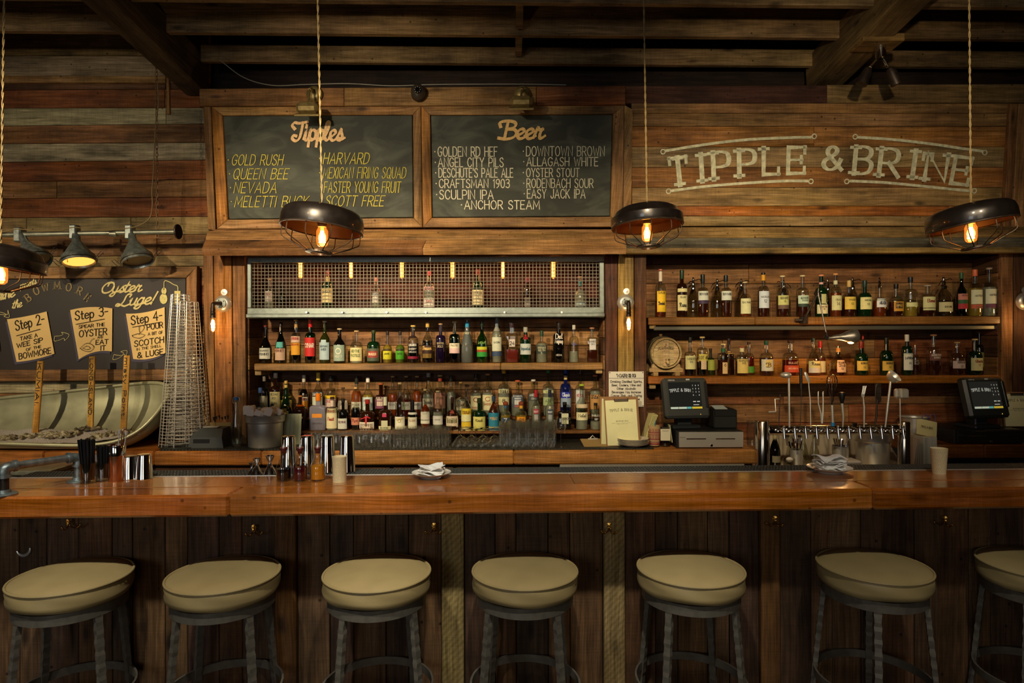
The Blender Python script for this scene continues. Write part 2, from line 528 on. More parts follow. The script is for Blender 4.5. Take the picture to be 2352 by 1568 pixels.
# ------------------------------------------------------------------ hand lettering: every glyph is a set of brush strokes
GL = {
'A':(70,"0 0 35 100 70 0|13 34 57 34"),'B':(58,"0 0 0 100|~0 100 30 100 50 92 54 76 46 60 26 54 0 54|~0 54 34 54 54 44 58 27 50 8 30 0 0 0"),
'C':(62,"~60 80 50 96 34 100 12 88 0 50 12 12 34 0 50 4 62 22"),'D':(64,"0 0 0 100|~0 100 26 100 54 86 64 50 54 14 26 0 0 0"),
'E':(50,"50 100 0 100 0 0 50 0|0 52 40 52"),'F':(50,"50 100 0 100 0 0|0 52 40 52"),
'G':(64,"~62 82 50 96 34 100 12 88 0 50 12 12 34 0 54 8 62 24|62 24 62 46 38 46"),'H':(60,"0 0 0 100|60 0 60 100|0 52 60 52"),
'I':(4,"2 0 2 100"),'J':(42,"~42 100 42 28 34 6 18 0 4 8 0 24"),'K':(58,"0 0 0 100|56 100 0 42|18 58 58 0"),'L':(46,"0 100 0 0 46 0"),
'M':(78,"0 0 5 100 39 24 73 100 78 0"),'N':(62,"0 0 0 100 62 0 62 100"),'O':(70,"~35 100 12 88 0 50 12 12 35 0 58 12 70 50 58 88 35 100"),
'P':(56,"0 0 0 100|~0 100 30 100 50 92 56 72 50 52 30 45 0 45"),'Q':(70,"~35 100 12 88 0 50 12 12 35 0 58 12 70 50 58 88 35 100|44 26 72 -8"),
'R':(58,"0 0 0 100|~0 100 30 100 50 92 56 74 50 55 30 47 0 47|28 47 60 0"),'S':(54,"~50 84 40 98 26 100 8 92 3 76 12 60 30 51 46 40 53 24 46 6 28 0 10 3 0 18"),
'T':(60,"0 100 60 100|30 100 30 0"),'U':(60,"~0 100 0 34 8 8 30 0 52 8 60 34 60 100"),'V':(66,"0 100 33 0 66 100"),'W':(92,"0 100 23 0 46 80 69 0 92 100"),
'X':(58,"0 0 58 100|0 100 58 0"),'Y':(62,"0 100 31 48 62 100|31 48 31 0"),'Z':(56,"0 100 56 100 0 0 56 0"),
'0':(54,"~27 100 8 88 0 50 8 12 27 0 46 12 54 50 46 88 27 100"),'1':(20,"0 82 16 100 16 0"),'2':(54,"~2 78 12 96 30 100 48 90 52 72 42 48 0 0|0 0 54 0"),
'3':(52,"~2 90 20 100 42 96 50 78 42 60 22 54|~22 54 46 48 54 28 44 6 24 0 0 12"),'4':(60,"44 0 44 100 0 32 60 32"),'5':(52,"50 100 8 100 4 56|~4 56 24 64 46 54 52 32 44 8 22 0 0 10"),
'6':(52,"~46 98 20 80 2 40 8 10 28 0 48 10 52 32 42 54 22 56 4 38"),'7':(52,"0 100 52 100 16 0"),'8':(52,"~27 54 8 66 6 84 26 100 47 84 45 66 27 54 4 40 2 14 27 0 52 14 50 40 27 54"),
'9':(52,"~50 62 32 44 10 50 2 72 12 94 30 100 48 90 50 60 38 20 14 0"),'&':(70,"~70 0 30 50 14 72 18 92 34 100 50 88 46 70 24 54 4 38 0 18 14 2 34 0 54 12 66 40"),
'!':(8,"6 100 4 28|3 0 4 8"),'-':(36,"4 45 36 45"),'.':(6,"2 0 2 8"),',':(8,"4 8 0 -14"),"'":(6,"4 100 2 78"),'*':(6,"0 50 7 50"),' ':(34,""),'?':(40,"~2 80 20 100 40 80 22 50 20 30|20 8 20 0"),
'a':(46,"46 60 46 0|~46 44 34 60 18 60 2 46 0 28 6 6 22 0 36 6 46 20"),'b':(46,"0 100 0 0|~0 40 14 60 34 58 46 40 46 22 34 2 14 2 0 20"),
'c':(44,"~44 50 28 61 10 54 0 32 8 8 26 0 44 10"),'d':(46,"46 100 46 0|~46 42 32 60 12 58 0 38 2 14 16 0 34 4 46 20"),
'e':(46,"~2 32 46 36 40 54 24 61 6 52 0 30 8 6 26 0 46 12"),'f':(30,"~32 94 20 98 12 86 12 70 12 0|0 60 28 60"),
'g':(46,"~46 60 46 -2 40 -24 24 -28 6 -20|~46 42 32 60 12 58 0 38 2 14 16 2 34 6 46 20"),'h':(42,"0 100 0 0|~0 38 14 58 32 60 42 46 42 28 42 0"),
'i':(4,"2 60 2 0|2 80 2 88"),'j':(14,"~14 60 14 -10 8 -26 -4 -26|14 80 14 88"),'k':(42,"0 100 0 0|38 60 0 24|12 34 42 0"),'l':(4,"2 100 2 0"),
'm':(68,"0 60 0 0|~0 38 12 58 26 60 34 46 34 30 34 0|~34 38 46 58 60 60 68 46 68 30 68 0"),'n':(42,"0 60 0 0|~0 38 14 58 32 60 42 46 42 28 42 0"),
'o':(48,"~24 61 6 52 0 30 6 8 24 0 42 8 48 30 42 52 24 61"),'p':(46,"0 60 0 -30|~0 40 14 60 34 58 46 40 46 22 34 2 14 2 0 20"),
'q':(46,"46 60 46 -28|~46 42 32 60 12 58 0 38 2 14 16 0 34 4 46 20"),'r':(28,"0 60 0 0|~0 36 12 56 30 60"),'s':(40,"~38 50 22 61 6 54 6 40 22 32 38 24 38 8 20 0 2 10"),
't':(30,"~12 88 12 20 18 2 34 4|0 60 30 60"),'u':(42,"~0 60 0 20 10 2 28 2 42 22|42 60 42 0"),'v':(44,"0 60 22 0 44 60"),'w':(62,"0 60 15 0 31 50 47 0 62 60"),
'x':(40,"0 0 40 60|0 60 40 0"),'y':(44,"0 60 22 4|44 60 14 -28"),'z':(40,"0 60 40 60 0 0 40 0"),
# brush-script letters (joined)
'\x01T':(60,"~-6 66 -16 84 -4 98 20 92 62 102|~40 94 34 50 26 14 8 -4 -10 8 -8 26 6 26"),
}
SC = {  # script alphabet, x-height 56
'T':(52,"~0 64 -12 82 0 98 24 94 66 102|~44 96 36 50 26 10 8 -4 -10 8 -6 26 8 24"),
'B':(64,"~-6 70 -10 92 14 102 46 98 58 82 48 62 22 54|~22 54 54 52 64 30 52 6 22 -4 -8 2|24 98 16 0"),
'O':(66,"~40 100 14 86 0 48 10 8 34 0 58 18 68 60 56 94 36 92 30 66"),
'L':(62,"~52 76 56 94 42 100 30 84 26 40 10 4 -10 6 -4 20 18 8 40 -4 60 8"),
'i':(20,"~-4 8 8 50 2 10 10 0 24 10|8 72 10 82"),'p':(40,"~-2 10 8 56 -2 -32|~4 36 18 56 34 50 34 20 18 0 8 10 20 4 44 12"),
'l':(24,"~-4 10 16 60 22 96 10 100 2 60 0 16 10 0 28 12"),'e':(36,"~-2 16 16 26 30 42 22 56 6 46 2 20 12 0 26 2 40 14"),
's':(32,"~-4 8 10 36 20 60 22 44 28 16 18 0 4 4 8 12 26 6 38 12"),'r':(34,"~-4 8 4 40 10 64 16 52 30 54|~30 54 22 30 22 4 30 2 42 14"),
'y':(38,"~2 56 0 20 10 4 24 14 30 56 20 -10 8 -34 -8 -26 6 -4 40 14"),'t':(26,"~-4 10 10 60 14 92 4 30 8 2 26 8|-2 62 24 66"),
'u':(40,"~-2 40 4 56 2 18 10 2 24 12 32 56|~32 56 28 14 34 0 44 10"),'g':(38,"~30 50 14 58 0 30 6 4 20 6 30 30|~30 56 22 -14 8 -34 -8 -24 8 -2 42 12"),
'n':(40,"~-2 40 6 56 2 0|~2 24 16 54 30 52 28 18 34 0 44 12"),'h':(40,"~-4 10 16 70 20 98 8 96 0 0|~2 26 16 54 30 50 26 18 32 0 44 12"),
'!':(14,"16 100 6 30|2 0 3 8"),' ':(26,""),'R':(60,"~0 70 -6 92 20 102 50 94 50 70 22 52|22 98 10 0|~24 54 44 20 60 2"),'a':(38,"~32 50 14 58 0 30 6 4 20 6 30 30|~32 56 28 14 34 0 44 12"),
'o':(38,"~22 56 4 44 2 12 18 0 34 20 30 50 20 56|~26 50 40 44"),'d':(38,"~32 50 14 58 0 30 6 4 20 6 30 30|~38 100 30 14 36 0 46 12"),'c':(34,"~32 46 20 58 4 40 4 12 18 0 38 12"),
}

def strokes(text, h, slant=0.0, wf=1.0, space=22, font=None, seg=4):
    """polylines in the plane and the total width; h is the cap height"""
    out = []; x = 0.0; k = h / 100
    tab = GL if font is None else font
    for chx in text:
        src = tab if chx in tab else GL
        if chx not in src:
            if chx.upper() in src: chx = chx.upper()
            else: x += 40 * wf; continue
        w, st = src[chx]
        for q in st.split('|'):
            if not q: continue
            sm = q[0] == '~'
            n = [float(t) for t in q.lstrip('~').split()]
            pts = [(n[i], n[i+1]) for i in range(0, len(n), 2)]
            if sm: pts = catmull(pts, seg)
            out.append(([((x + a*wf + b*slant) * k, b * k) for a, b in pts], sm))
        x += w * wf + space
    return out, (x - space) * k

def add_serifs(sts, h, s):
    extra = []
    for pts, sm in sts:
        for a, b in ((pts[0], pts[1]), (pts[-1], pts[-2])):
            dx, dy = b[0]-a[0], b[1]-a[1]
            if abs(dy) > 2.2*abs(dx) and (abs(a[1]) < h*.03 or abs(a[1]-h) < h*.03):
                yy = a[1] + (h*.035 if abs(a[1]) < h*.03 else -h*.035)
                extra.append(([(a[0]-s*1.0, yy), (a[0]+s*1.0, yy)], False))
            elif abs(dx) > 2.2*abs(dy) and abs(b[0]-a[0]) > h*.25:
                sg = 1 if a[1] < h*.1 else -1
                if abs(a[1]-h*.52) < h*.06: extra.append(([(a[0], a[1]-s*.7), (a[0], a[1]+s*.7)], False))
                elif a[1] < h*.1 or a[1] > h*.9: extra.append(([(a[0], a[1]-sg*s*.1), (a[0], a[1]+sg*s*1.3)], False))
    return sts + extra

def ribbon2d(sts, w, contrast=0.0, pen=R(40), wig=0.0):
    """list of quads (4 xy points) from strokes with a pen of width w"""
    quads = []
    for pts, sm in sts:
        P = [Vector((a, b)) for a, b in pts]
        if len(P) < 2: continue
        # open up straight corners
        d0 = (P[0]-P[1]).normalized(); P[0] = P[0] + d0 * w * .45
        d1 = (P[-1]-P[-2]).normalized(); P[-1] = P[-1] + d1 * w * .45
        L = []; Rr = []
        for i, p in enumerate(P):
            t1 = (P[i]-P[i-1]) if i > 0 else (P[1]-P[0])
            t2 = (P[i+1]-P[i]) if i < len(P)-1 else t1
            t1 = t1.normalized() if t1.length > 1e-9 else Vector((1, 0)); t2 = t2.normalized() if t2.length > 1e-9 else t1
            t = t1 + t2
            if t.length < .3: t = Vector((-t1.y, t1.x)) * .6
            t.normalize()
            nrm = Vector((-t.y, t.x))
            mit = 1 / max(.55, abs(nrm.dot(Vector((-t1.y, t1.x)))))
            ang = math.atan2(t.y, t.x)
            ww = w * .5 * (1 - contrast + contrast * abs(math.sin(ang - pen)))
            if wig: ww *= 1 + random.uniform(-wig, wig)
            L.append(p + nrm * ww * mit); Rr.append(p - nrm * ww * mit)
        for i in range(len(P)-1):
            quads.append((L[i], Rr[i], Rr[i+1], L[i+1]))
    return quads

def lettering(mb, sts, w, place, contrast=0.0, wig=0.0, pen=R(40)):
    # every dab sits a hair in front of the one before, so that crossing strokes never coincide
    for n_, q in enumerate(ribbon2d(sts, w, contrast, pen, wig)):
        e = (n_ % 50) * 0.000012
        vs = [place(p.x, p.y) for p in q]
        a, b, c = (Vector(vs[k]) for k in (0, 1, 2))
        flip = (b-a).cross(c-a).y > 0
        mb.add([(v[0], v[1] - e, v[2]) for v in vs], [(3, 2, 1, 0) if flip else (0, 1, 2, 3)])

def plane_place(O, ex, ez, off=0.001):
    O, ex, ez = Vector(O), Vector(ex).normalized(), Vector(ez)
    ez = (ez - ex*ez.dot(ex)).normalized()
    n = ex.cross(ez) * 1.0          # towards the viewer when ex=+x, ez=+z: x × z = -y
    return lambda u, v: O + ex*u + ez*v + n*off

def fit_text(mb, text, W_, h, w, place0, font=None, slant=0.0, space=20, u0=0, v0=0, contrast=0, wig=0, serif=0, wf0=1.0):
    """text stretched to the width W_ starting at (u0, v0)"""
    sts, tw = strokes(text, h, slant, 1.0, space, font)
    k = (W_ / tw) if W_ else wf0
    sts = [([(a*k, b) for a, b in p], sm) for p, sm in sts]
    if serif: sts = add_serifs(sts, h, serif)
    lettering(mb, [([(a+u0, b+v0) for a, b in p], sm) for p, sm in sts], w, place0, contrast, wig)
# ------------------------------------------------------------------ colours of the boards (albedo)
TAN = lin('#b49868'); BRN = lin('#8a6440'); DRK = lin('#573c28'); RED = lin('#82502f'); ORG = lin('#ab7036')
GRY = lin('#a39878'); SLT = lin('#6a6554'); OLV = lin('#8c7850'); DRD = lin('#543426'); MID = lin('#98744a')

YF, YB = 4.40, 4.68     # face of the posts, back of the bays
def struct(name, mb, mat, color=None, parent=None, origin=None):
    o = ob(name, mb, mat, parent, color, origin)
    if parent is None: o['kind'] = 'structure'
    return o
def sgroup(name):
    o = bpy.data.objects.new(name, None); COL.objects.link(o); o['kind'] = 'structure'; return o

# floor, ceiling deck, side walls, rear wall
mb = MB(); mb.box((0, 0.8, -0.05), (10.1, 9.2, 0.1)); struct('floor', mb, M_WOOD, lin('#5a4634'))
mb = MB(); mb.box((0, 0.8, 4.25), (10.1, 9.2, 0.08)); struct('ceiling', mb, M_WOOD, lin('#4a3826'))
mb = MB(); mb.box((-5.0, 0.8, 2.1), (0.1, 9.2, 4.22)); struct('wall_left', mb, M_WOOD, lin('#5b4028'))
mb = MB(); mb.box((5.0, 0.8, 2.1), (0.1, 9.2, 4.22)); struct('wall_right', mb, M_WOOD, lin('#5b4028'))
mb = MB(); mb.box((0, -3.75, 2.1), (10.1, 0.1, 4.22)); struct('wall_rear', mb, M_WOOD, lin('#6b5238'))

# back wall, with all of its horizontal boards
wb = MB(); wb.box((0, YB + 0.14, 2.1), (9.9, 0.12, 4.2))
WALL = struct('wall_back', wb, M_WOOD, lin('#2a1c12'), origin=(0, YB + 0.14, 0))
def rows(parent, x0, x1, bounds, cols, D, T=0.03, mat=None, splits=None, xr=(0, 470), **kw):
    """bounds: pixel rows (y at xr[0], y at xr[1]) of the joints"""
    def yy(b, x):
        return b[0] + (b[1]-b[0]) * (x - xr[0]) / (xr[1]-xr[0])
    for i in range(len(bounds)-1):
        xs = [x0] + (splits[i] if splits and splits[i] else []) + [x1]
        for k in range(len(xs)-1):
            a, b = xs[k], xs[k+1]
            c = cols[i % len(cols)]
            if isinstance(c, list): c = c[k % len(c)]
            qplank('plank', a, b, yy(bounds[i], a), yy(bounds[i], b), yy(bounds[i+1], a), yy(bounds[i+1], b), D, T, c, parent, mat, dj=.003, **kw)
# left part of the wall, from the ceiling down to the counter
LB = [(60, 60), (128, 128), (174, 175), (190, 190), (207, 204), (248, 247), (289, 284), (330, 327), (372, 367), (417, 412), (456, 452), (500, 497), (540, 538), (590, 586), (614, 611), (660, 657), (704, 701), (750, 747), (797, 794), (843, 840), (878, 875), (903, 901), (950, 948), (1000, 998), (1050, 1048)]
LC = [lin('#8a7350'), lin('#9a8468'), BRN, DRK, RED, GRY, BRN, GRY, RED, BRN, RED, OLV, BRN, OLV, BRN, RED, DRK, BRN, BRN, TAN, GRY, BRN, BRN, DRK]
sp = [None]*24
sp[4] = [378]; sp[5] = [381]; sp[2] = [380]; sp[3] = [380]; sp[11] = [60, 300]; sp[9] = [130]; sp[12] = [360]
rows(WALL, -420, 480, LB, LC, YB, splits=sp)
# back of the left bay and of the right bay
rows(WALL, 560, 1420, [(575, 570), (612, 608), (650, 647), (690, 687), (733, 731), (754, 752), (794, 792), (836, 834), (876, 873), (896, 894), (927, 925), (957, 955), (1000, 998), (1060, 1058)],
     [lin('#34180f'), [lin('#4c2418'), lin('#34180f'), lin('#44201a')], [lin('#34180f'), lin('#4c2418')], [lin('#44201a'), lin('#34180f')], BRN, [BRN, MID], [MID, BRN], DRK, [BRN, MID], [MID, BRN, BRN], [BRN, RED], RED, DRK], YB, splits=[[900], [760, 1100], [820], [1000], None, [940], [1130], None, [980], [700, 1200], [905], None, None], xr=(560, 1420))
rows(WALL, 1440, 2420, [(575, 570), (608, 602), (652, 648), (692, 690), (735, 731), (780, 776), (824, 820), (870, 866), (912, 908), (930, 926), (972, 968), (1010, 1006), (1046, 1042)],
     [DRD, [BRN, BRN], [BRN, MID], [MID, BRN], DRK, [MID, BRN, RED], [BRN, ORG, RED], [BRN, RED], [RED, BRN], [BRN, RED], RED, BRN], YB, splits=[None, [1720], [1980], [1640, 2060], None, [1660, 2010], [1700, 2050], [1900], [1800], [1950], None, None], xr=(1440, 2420))
# light panel behind the shelf under the taps
mb = MB(); P0 = W(1745, 1008, 4.66); P1 = W(2085, 1008, 4.66)
mb.box(((P0.x+P1.x)/2, 4.665, .82), (P1.x-P0.x, .012, P0.z-.66), bev=.002)
struct('trim_1', mb, simple('painted splash panel', lin('#a89c84'), .6, var=.15, vscale=6))

# ---- header with the menu boards (leans out at the top)
HD = sgroup('trim_2')           # carpentry round the menu boards
def hp(x0, x1, yt, yb, D, col, vert=False, T=.035, Db=None, yt2=None, yb2=None, mat=None, **kw):
    return qplank('board', x0, x1, yt, yt if yt2 is None else yt2, yb, yb if yb2 is None else yb2, D, T, col, HD, mat, vert, Db=Db, **kw)
hp(457, 790, 203, 243, 4.26, BRN, yt2=201, yb2=243, T=.1)
hp(790, 1232, 201, 243, 4.26, MID, yt2=198, yb2=241, T=.1)
hp(1232, 1437, 198, 241, 4.26, RED, yt2=196, yb2=240, T=.1)
hp((466, 477), (484, 495), 243, 528, 4.28, BRN, True, Db=4.38, T=.09)
hp((1434, 1432), (1452, 1450), 240, 530, 4.28, MID, True, Db=4.36, T=.2, yt2=250)
hp((484, 496), (1436, 1432), 526, 531, 4.36, BRN, T=.05)
# sloping ledge under the boards
hp((476, 471), (1436, 1437), 529, 550, 4.33, MID, Db=4.24, T=.04, yb2=547)
hp((471, 462), (980, 970), 550, 572, 4.24, BRN, Db=4.14, T=.05, yb2=570)
hp((980, 970), (1437, 1440), 548, 570, 4.24, MID, Db=4.14, T=.05, yb2=568)
hp(465, 561, 573, 578, 4.34, MID, T=.08, yb2=577)
hp(560, 1391, 573, 590, 4.36, MID, T=.05, yt2=568, yb2=586)
# posts
PO = sgroup('trim_3')           # left post
for a, b, c in (((466, 471), (489, 494), BRN), ((490, 495), (532, 536), lin('#a06a3a')), ((533, 537), (562, 567), BRN)):
    qplank('board', a, b, 577, 576, 1040, 1040, YF, .03, c, PO, vert=True)
mb = MB(); a_, b_ = W(468, 577, YF+.035), W(560, 577, YF+.035)
mb.box(((a_.x+b_.x)/2, YF+.15, (W(470, 577, YF).z+.86)/2), (b_.x-a_.x-.01, .21, W(470, 577, YF).z-.86)); struct('post_core', mb, M_WOOD, BRN, PO)
PC = sgroup('trim_4')           # post between the bays
for a, b, c in (((1389, 1391), (1418, 1419), DRD), ((1419, 1420), (1456, 1457), lin('#a58a50')), ((1457, 1458), (1485, 1486), DRK)):
    qplank('board', a, b, 571, 571, 1040, 1040, YF-.012, .03, c, PC, vert=True)
mb = MB(); a_, b_ = W(1391, 577, YF+.035), W(1484, 577, YF+.035)
mb.box(((a_.x+b_.x)/2, YF+.145, (W(1470, 577, YF).z+.86)/2), (b_.x-a_.x-.01, .22, W(1470, 577, YF).z-.86)); struct('post_core', mb, M_WOOD, DRK, PC)
PR = sgroup('trim_5')           # right post
for a, b, c in (((2300, 2299), (2328, 2326), BRN), ((2329, 2327), (2372, 2370), DRK), ((2373, 2371), (2440, 2438), DRD)):
    qplank('board', a, b, 568, 566, 1040, 1040, YF, .03, c, PR, vert=True)
mb = MB(); a_ = W(2303, 577, YF+.035)
mb.box((a_.x+.4, YF+.145, 1.57), (.8, .22, 1.42)); struct('post_core', mb, M_WOOD, DRK, PR)
# side cheeks of the bays (short horizontal boards)
CK = sgroup('trim_6')
def cheek(px, sgn, ys, cols):
    X = W(px, 800, YF).x
    for i in range(len(ys)-1):
        z0, z1 = W(px, ys[i], YF).z, W(px, ys[i+1], YF).z
        Ps = [Vector((X, YF+.03, z0)), Vector((X, YB-.002, z0)), Vector((X, YB-.002, z1)), Vector((X, YF+.03, z1))]
        if sgn < 0: Ps = [Ps[1], Ps[0], Ps[3], Ps[2]]
        slab('board', Ps, .02, M_WOOD, CK, jit(cols[i % len(cols)]))
cheek(568, 1, [580, 640, 700, 733, 775, 815, 850, 895, 945, 990, 1040], [DRK, DRD, BRN, DRK, BRN, MID, DRK, BRN, DRK, BRN])
cheek(1387, -1, [580, 640, 700, 733, 775, 815, 850, 895, 945, 990, 1040], [DRK, BRN, DRK, BRN])
cheek(1487, 1, [584, 640, 700, 740, 790, 840, 880, 930, 1000], [DRK, BRN, DRD])
cheek(2299, -1, [584, 625, 670, 720, 770, 820, 870, 930, 1000], [DRK, BRN, DRK, DRD])

# ---- sign wall on the right, leaning like the boards
SG = sgroup('trim_7')
def sx(y, side):   # the inner panel narrows downwards
    t = (y - 237) / 290
    return 1450 + 2*t if side < 0 else 2327 - 22*t
SB = [237, 260, 290, 337, 384, 430, 473, 496, 519]
SCc = [MID, lin('#94714a'), lin('#986a3c'), lin('#8d7450'), lin('#8e6038'), lin('#9a7e54'), lin('#a86c38'), lin('#9a7f56')]
for i in range(8):
    y0, y1 = SB[i], SB[i+1]
    D0, D1 = 4.32 + .09*(y0-237)/290, 4.32 + .09*(y1-237)/290
    cuts = {1: [], 2: [1870], 3: [], 4: [], 5: [], 6: [2180], 7: []}.get(i, [])
    xa = [(sx(y0, -1), sx(y1, -1))] + [(c, c) for c in cuts] + [(sx(y0, 1), sx(y1, 1))]
    for k in range(len(xa)-1):
        qplank('plank', xa[k], xa[k+1], y0, y0, y1, y1, D0, .03, SCc[i], SG, Db=D1, dj=.001, gap=.001)
qplank('plank', 1436, 1900, 197, 195, 238, 237, 4.40, .04, DRD, SG)
qplank('plank', 1900, 2440, 194, 192, 237, 236, 4.40, .04, lin('#7a6442'), SG)
qplank('plank', (2321, 2305), (2338, 2322), 237, 237, 575-45, 528, 4.29, .12, BRN, SG, vert=True, Db=4.37)
qplank('plank', (2340, 2324), (2440, 2430), 237, 237, 528, 528, 4.32, .1, MID, SG, vert=True, Db=4.38)
# fascia under the sign
qplank('plank', 1437, 2440, 521, 519, 545, 543, 4.36, .05, lin('#9a7a50'), SG, Db=4.30)
qplank('plank', 1437, 2440, 546, 544, 560, 558, 4.30, .05, SLT, SG, Db=4.26)
qplank('plank', 1437, 2440, 562, 558, 583, 580, 4.29, .06, lin('#967b4a'), SG)
# painted sign on those boards
def sign_place():
    A, B = W(1536, 470, 4.395), W(2228, 470, 4.395)
    ex = (B-A).normalized()
    up = (W(1880, 260, 4.325) - W(1880, 500, 4.405)).normalized()
    return A, ex, up, (B-A).length
A_, ex_, up_, WL = sign_place()
pl_sign = plane_place(A_, ex_, up_, .0075)
k_ = mpp(4.39)
mb = MB()
def arch(x):        # px rise of the base line, arched in the middle
    t = (x - 1880) / 346
    return 62 * (1 - t*t) - 3
def put_glyph(chx, xc, w_px, hpx, base_px, rot):
    st, tw = strokes(chx, hpx, 0, 1, 0)
    k = w_px / max(tw, hpx*.05) if chx not in 'I' else 1
    st = [([(a*k, b) for a, b in p], sm) for p, sm in st]
    main = len(st)
    if chx == 'N':      # the stems of the N carry feet at all four ends
        st = st + [([(-10, hpx-2.4), (10, hpx-2.4)], False)]
        main = len(st) - 1
    if chx != '&': st = add_serifs(st, hpx, 10.5)
    cx0 = (tw*k)/2
    c, s = math.cos(rot), math.sin(rot)
    out = []
    for p, sm in st:
        q = []
        for a, b in p:
            a -= cx0
            q.append((((xc-1536) + a*c - b*s), (470-base_px) + a*s + b*c))
        out.append((q, sm))
    pf = lambda u, v: pl_sign(u*k_, v*k_)
    lettering(mb, out[:main], 10.8, pf, .5, .02, pen=R(0))
    lettering(mb, out[main:], 7.0, pf, 0, .03)
for chx, xc, w_, hh, by, rt in (('T', 1560, 38, 62, 426, .13), ('I', 1611, 4, 61, 418, .10), ('P', 1655, 36, 60, 412, .08), ('P', 1713, 36, 59, 406, .06), ('L', 1767, 34, 59, 402, .04), ('E', 1824, 37, 58, 400, .02),
                              ('&', 1906, 40, 50, 391, 0), ('B', 1975, 38, 60, 401, -.03), ('R', 2034, 42, 61, 406, -.05), ('I', 2090, 4, 61, 410, -.07), ('N', 2141, 46, 60, 416, -.09), ('E', 2198, 38, 60, 424, -.12)):
    put_glyph(chx, xc, w_, hh, by, rt)
def swoosh(pts, w=6.0):
    lettering(mb, [([(x-1536, 470-y) for x, y in catmull([tuple(p) for p in pts], 6)], True)], w, lambda u, v: pl_sign(u*k_, v*k_))
def ring(x, y, r=5):
    swoosh([(x + r*math.cos(t*math.pi/4), y + r*math.sin(t*math.pi/4)) for t in range(9)], 2.6)
swoosh([(1525, 350), (1600, 338), (1700, 326), (1800, 321), (1852, 320)]); ring(1519, 352); ring(1861, 318)
swoosh([(1960, 320), (2040, 325), (2130, 335), (2200, 345), (2245, 351)]); ring(1954, 319); ring(2251, 354)
swoosh([(1540, 439), (1620, 429), (1720, 421), (1800, 417), (1850, 417)]); ring(1534, 440); ring(1859, 418)
swoosh([(1950, 417), (2020, 420), (2100, 427), (2180, 435), (2228, 440)]); ring(1941, 418); ring(2234, 439)
sg = ob('painted_lettering', mb, simple('faded sign paint', lin('#c9c6a4'), .85, var=.3, vscale=35), SG)
tag(sg, kind='stuff')

# ---- ceiling joists (skewed a touch to the right), blocking and the two girders
JO = sgroup('ceiling_joists'); JO.name = 'trim_8'
def zoff(d): return CZ + d
kj = 0.0235
def joist(D0, zb, hgt, x0, x1, col, name='joist', th=.04):
    Ps = [Vector((x0, D0+kj*x0, zb+hgt)), Vector((x1, D0+kj*x1, zb+hgt)), Vector((x1, D0+kj*x1, zb)), Vector((x0, D0+kj*x0, zb))]
    slab(name, Ps, th, M_WOOD, JO, jit(col, .05), bev=.004, gap=0)
JC = lin('#8d7350')
for i, D in enumerate((2.55, 2.95, 3.35, 3.74, 4.14)):
    joist(D, CZ+2.01, .25, -4.6, 4.65, JC)
joist(4.52, CZ+1.99, .12, -2.2, 4.65, JC)
for D in (2.97, 3.37, 3.76, 4.16):
    X = .03
    Ps = [Vector((X, D, CZ+2.25)), Vector((X+.045, D, CZ+2.25)), Vector((X+.045, D, CZ+2.03)), Vector((X, D, CZ+2.03))]
    slab('blocking', Ps, .34, M_WOOD, JO, JC, gap=0)
def girder(X, wdt, hgt, rise, col):
    """big beam running towards the viewer; the roof climbs a little that way"""
    A, B = Vector((X, 4.66, CZ+1.82)), Vector((X, .7, CZ+1.82+rise*3.96))
    ex = (B-A).normalized(); ey = Vector((1, 0, 0)); ez = ex.cross(ey).normalized()
    if ez.z < 0: ez = -ez; ey = -ey
    m = MB(); m.box((0, 0, hgt/2), ((B-A).length, wdt, hgt), bev=.006)
    o = ob('girder', m, M_WOOD, JO, col, (0, 0, 0)); c = (A+B)/2
    o.matrix_basis = Matrix(((ex.x, ey.x, ez.x, c.x), (ex.y, ey.y, ez.y, c.y), (ex.z, ey.z, ez.z, c.z), (0, 0, 0, 1)))
girder(-2.315, .165, .26, .076, lin('#54442f'))
girder(2.28, .20, .26, .09, lin('#75603f'))
# ledge trim on the left wall just under the ceiling
qplank('plank', -300, 380, 172, 174, 190, 190, YB-.03, .03, MID, WALL)
qplank('plank', (381, 382), (388, 389), 174, 174, 262, 262, YB-.02, .03, MID, WALL, vert=True)
# loose cables stapled along the top of the boards
mb = MB()
mb.tube(catmull([W(505, 138, 4.4), W(560, 178, 4.4), W(625, 196, 4.35), W(700, 194, 4.3), W(800, 192, 4.3), W(900, 197, 4.3), W(1000, 194, 4.3), W(1180, 193, 4.3), W(1300, 195, 4.3)], 6), .0035, 6)
tag(ob('wall_cable', mb, simple('grey cable', lin('#8b8778'), .5)), 'thin grey cable stapled along the top of the menu boards', 'cable')
# ------------------------------------------------------------------ back counter
def box_px(mb, x0, x1, yt, yb, D, depth, bev=.004):
    a, b = W(x0, yt, D), W(x1, yb, D)
    mb.box(((a.x+b.x)/2, D+depth/2, (a.z+b.z)/2), (b.x-a.x, depth, a.z-b.z), bev=bev)
    return mb
DC = 4.15
ZC = W(1176, 1034, DC).z
CT = thing('back_counter', (-.9, DC, 0), 'long thick wooden back counter carrying glasses and the first till', 'counter')
xs = [-420, 100, 353, 600, 1180, 1737]
cc = [lin('#a86c3a'), lin('#ac6c38'), lin('#ad7240'), lin('#b37e48'), lin('#b4824c')]
for i in range(5):
    a, b = W(xs[i], 1034, DC), W(xs[i+1], 1066, DC)
    m = MB(); m.box((0, 0, 0), (b.x-a.x-.001, .52, .094), bev=.008)
    o = ob('counter_board', m, M_BLOCK, CT, cc[i], sharp=0); o.location = Vector(((a.x+b.x)/2, DC+.26, ZC-.047)) - CT.location
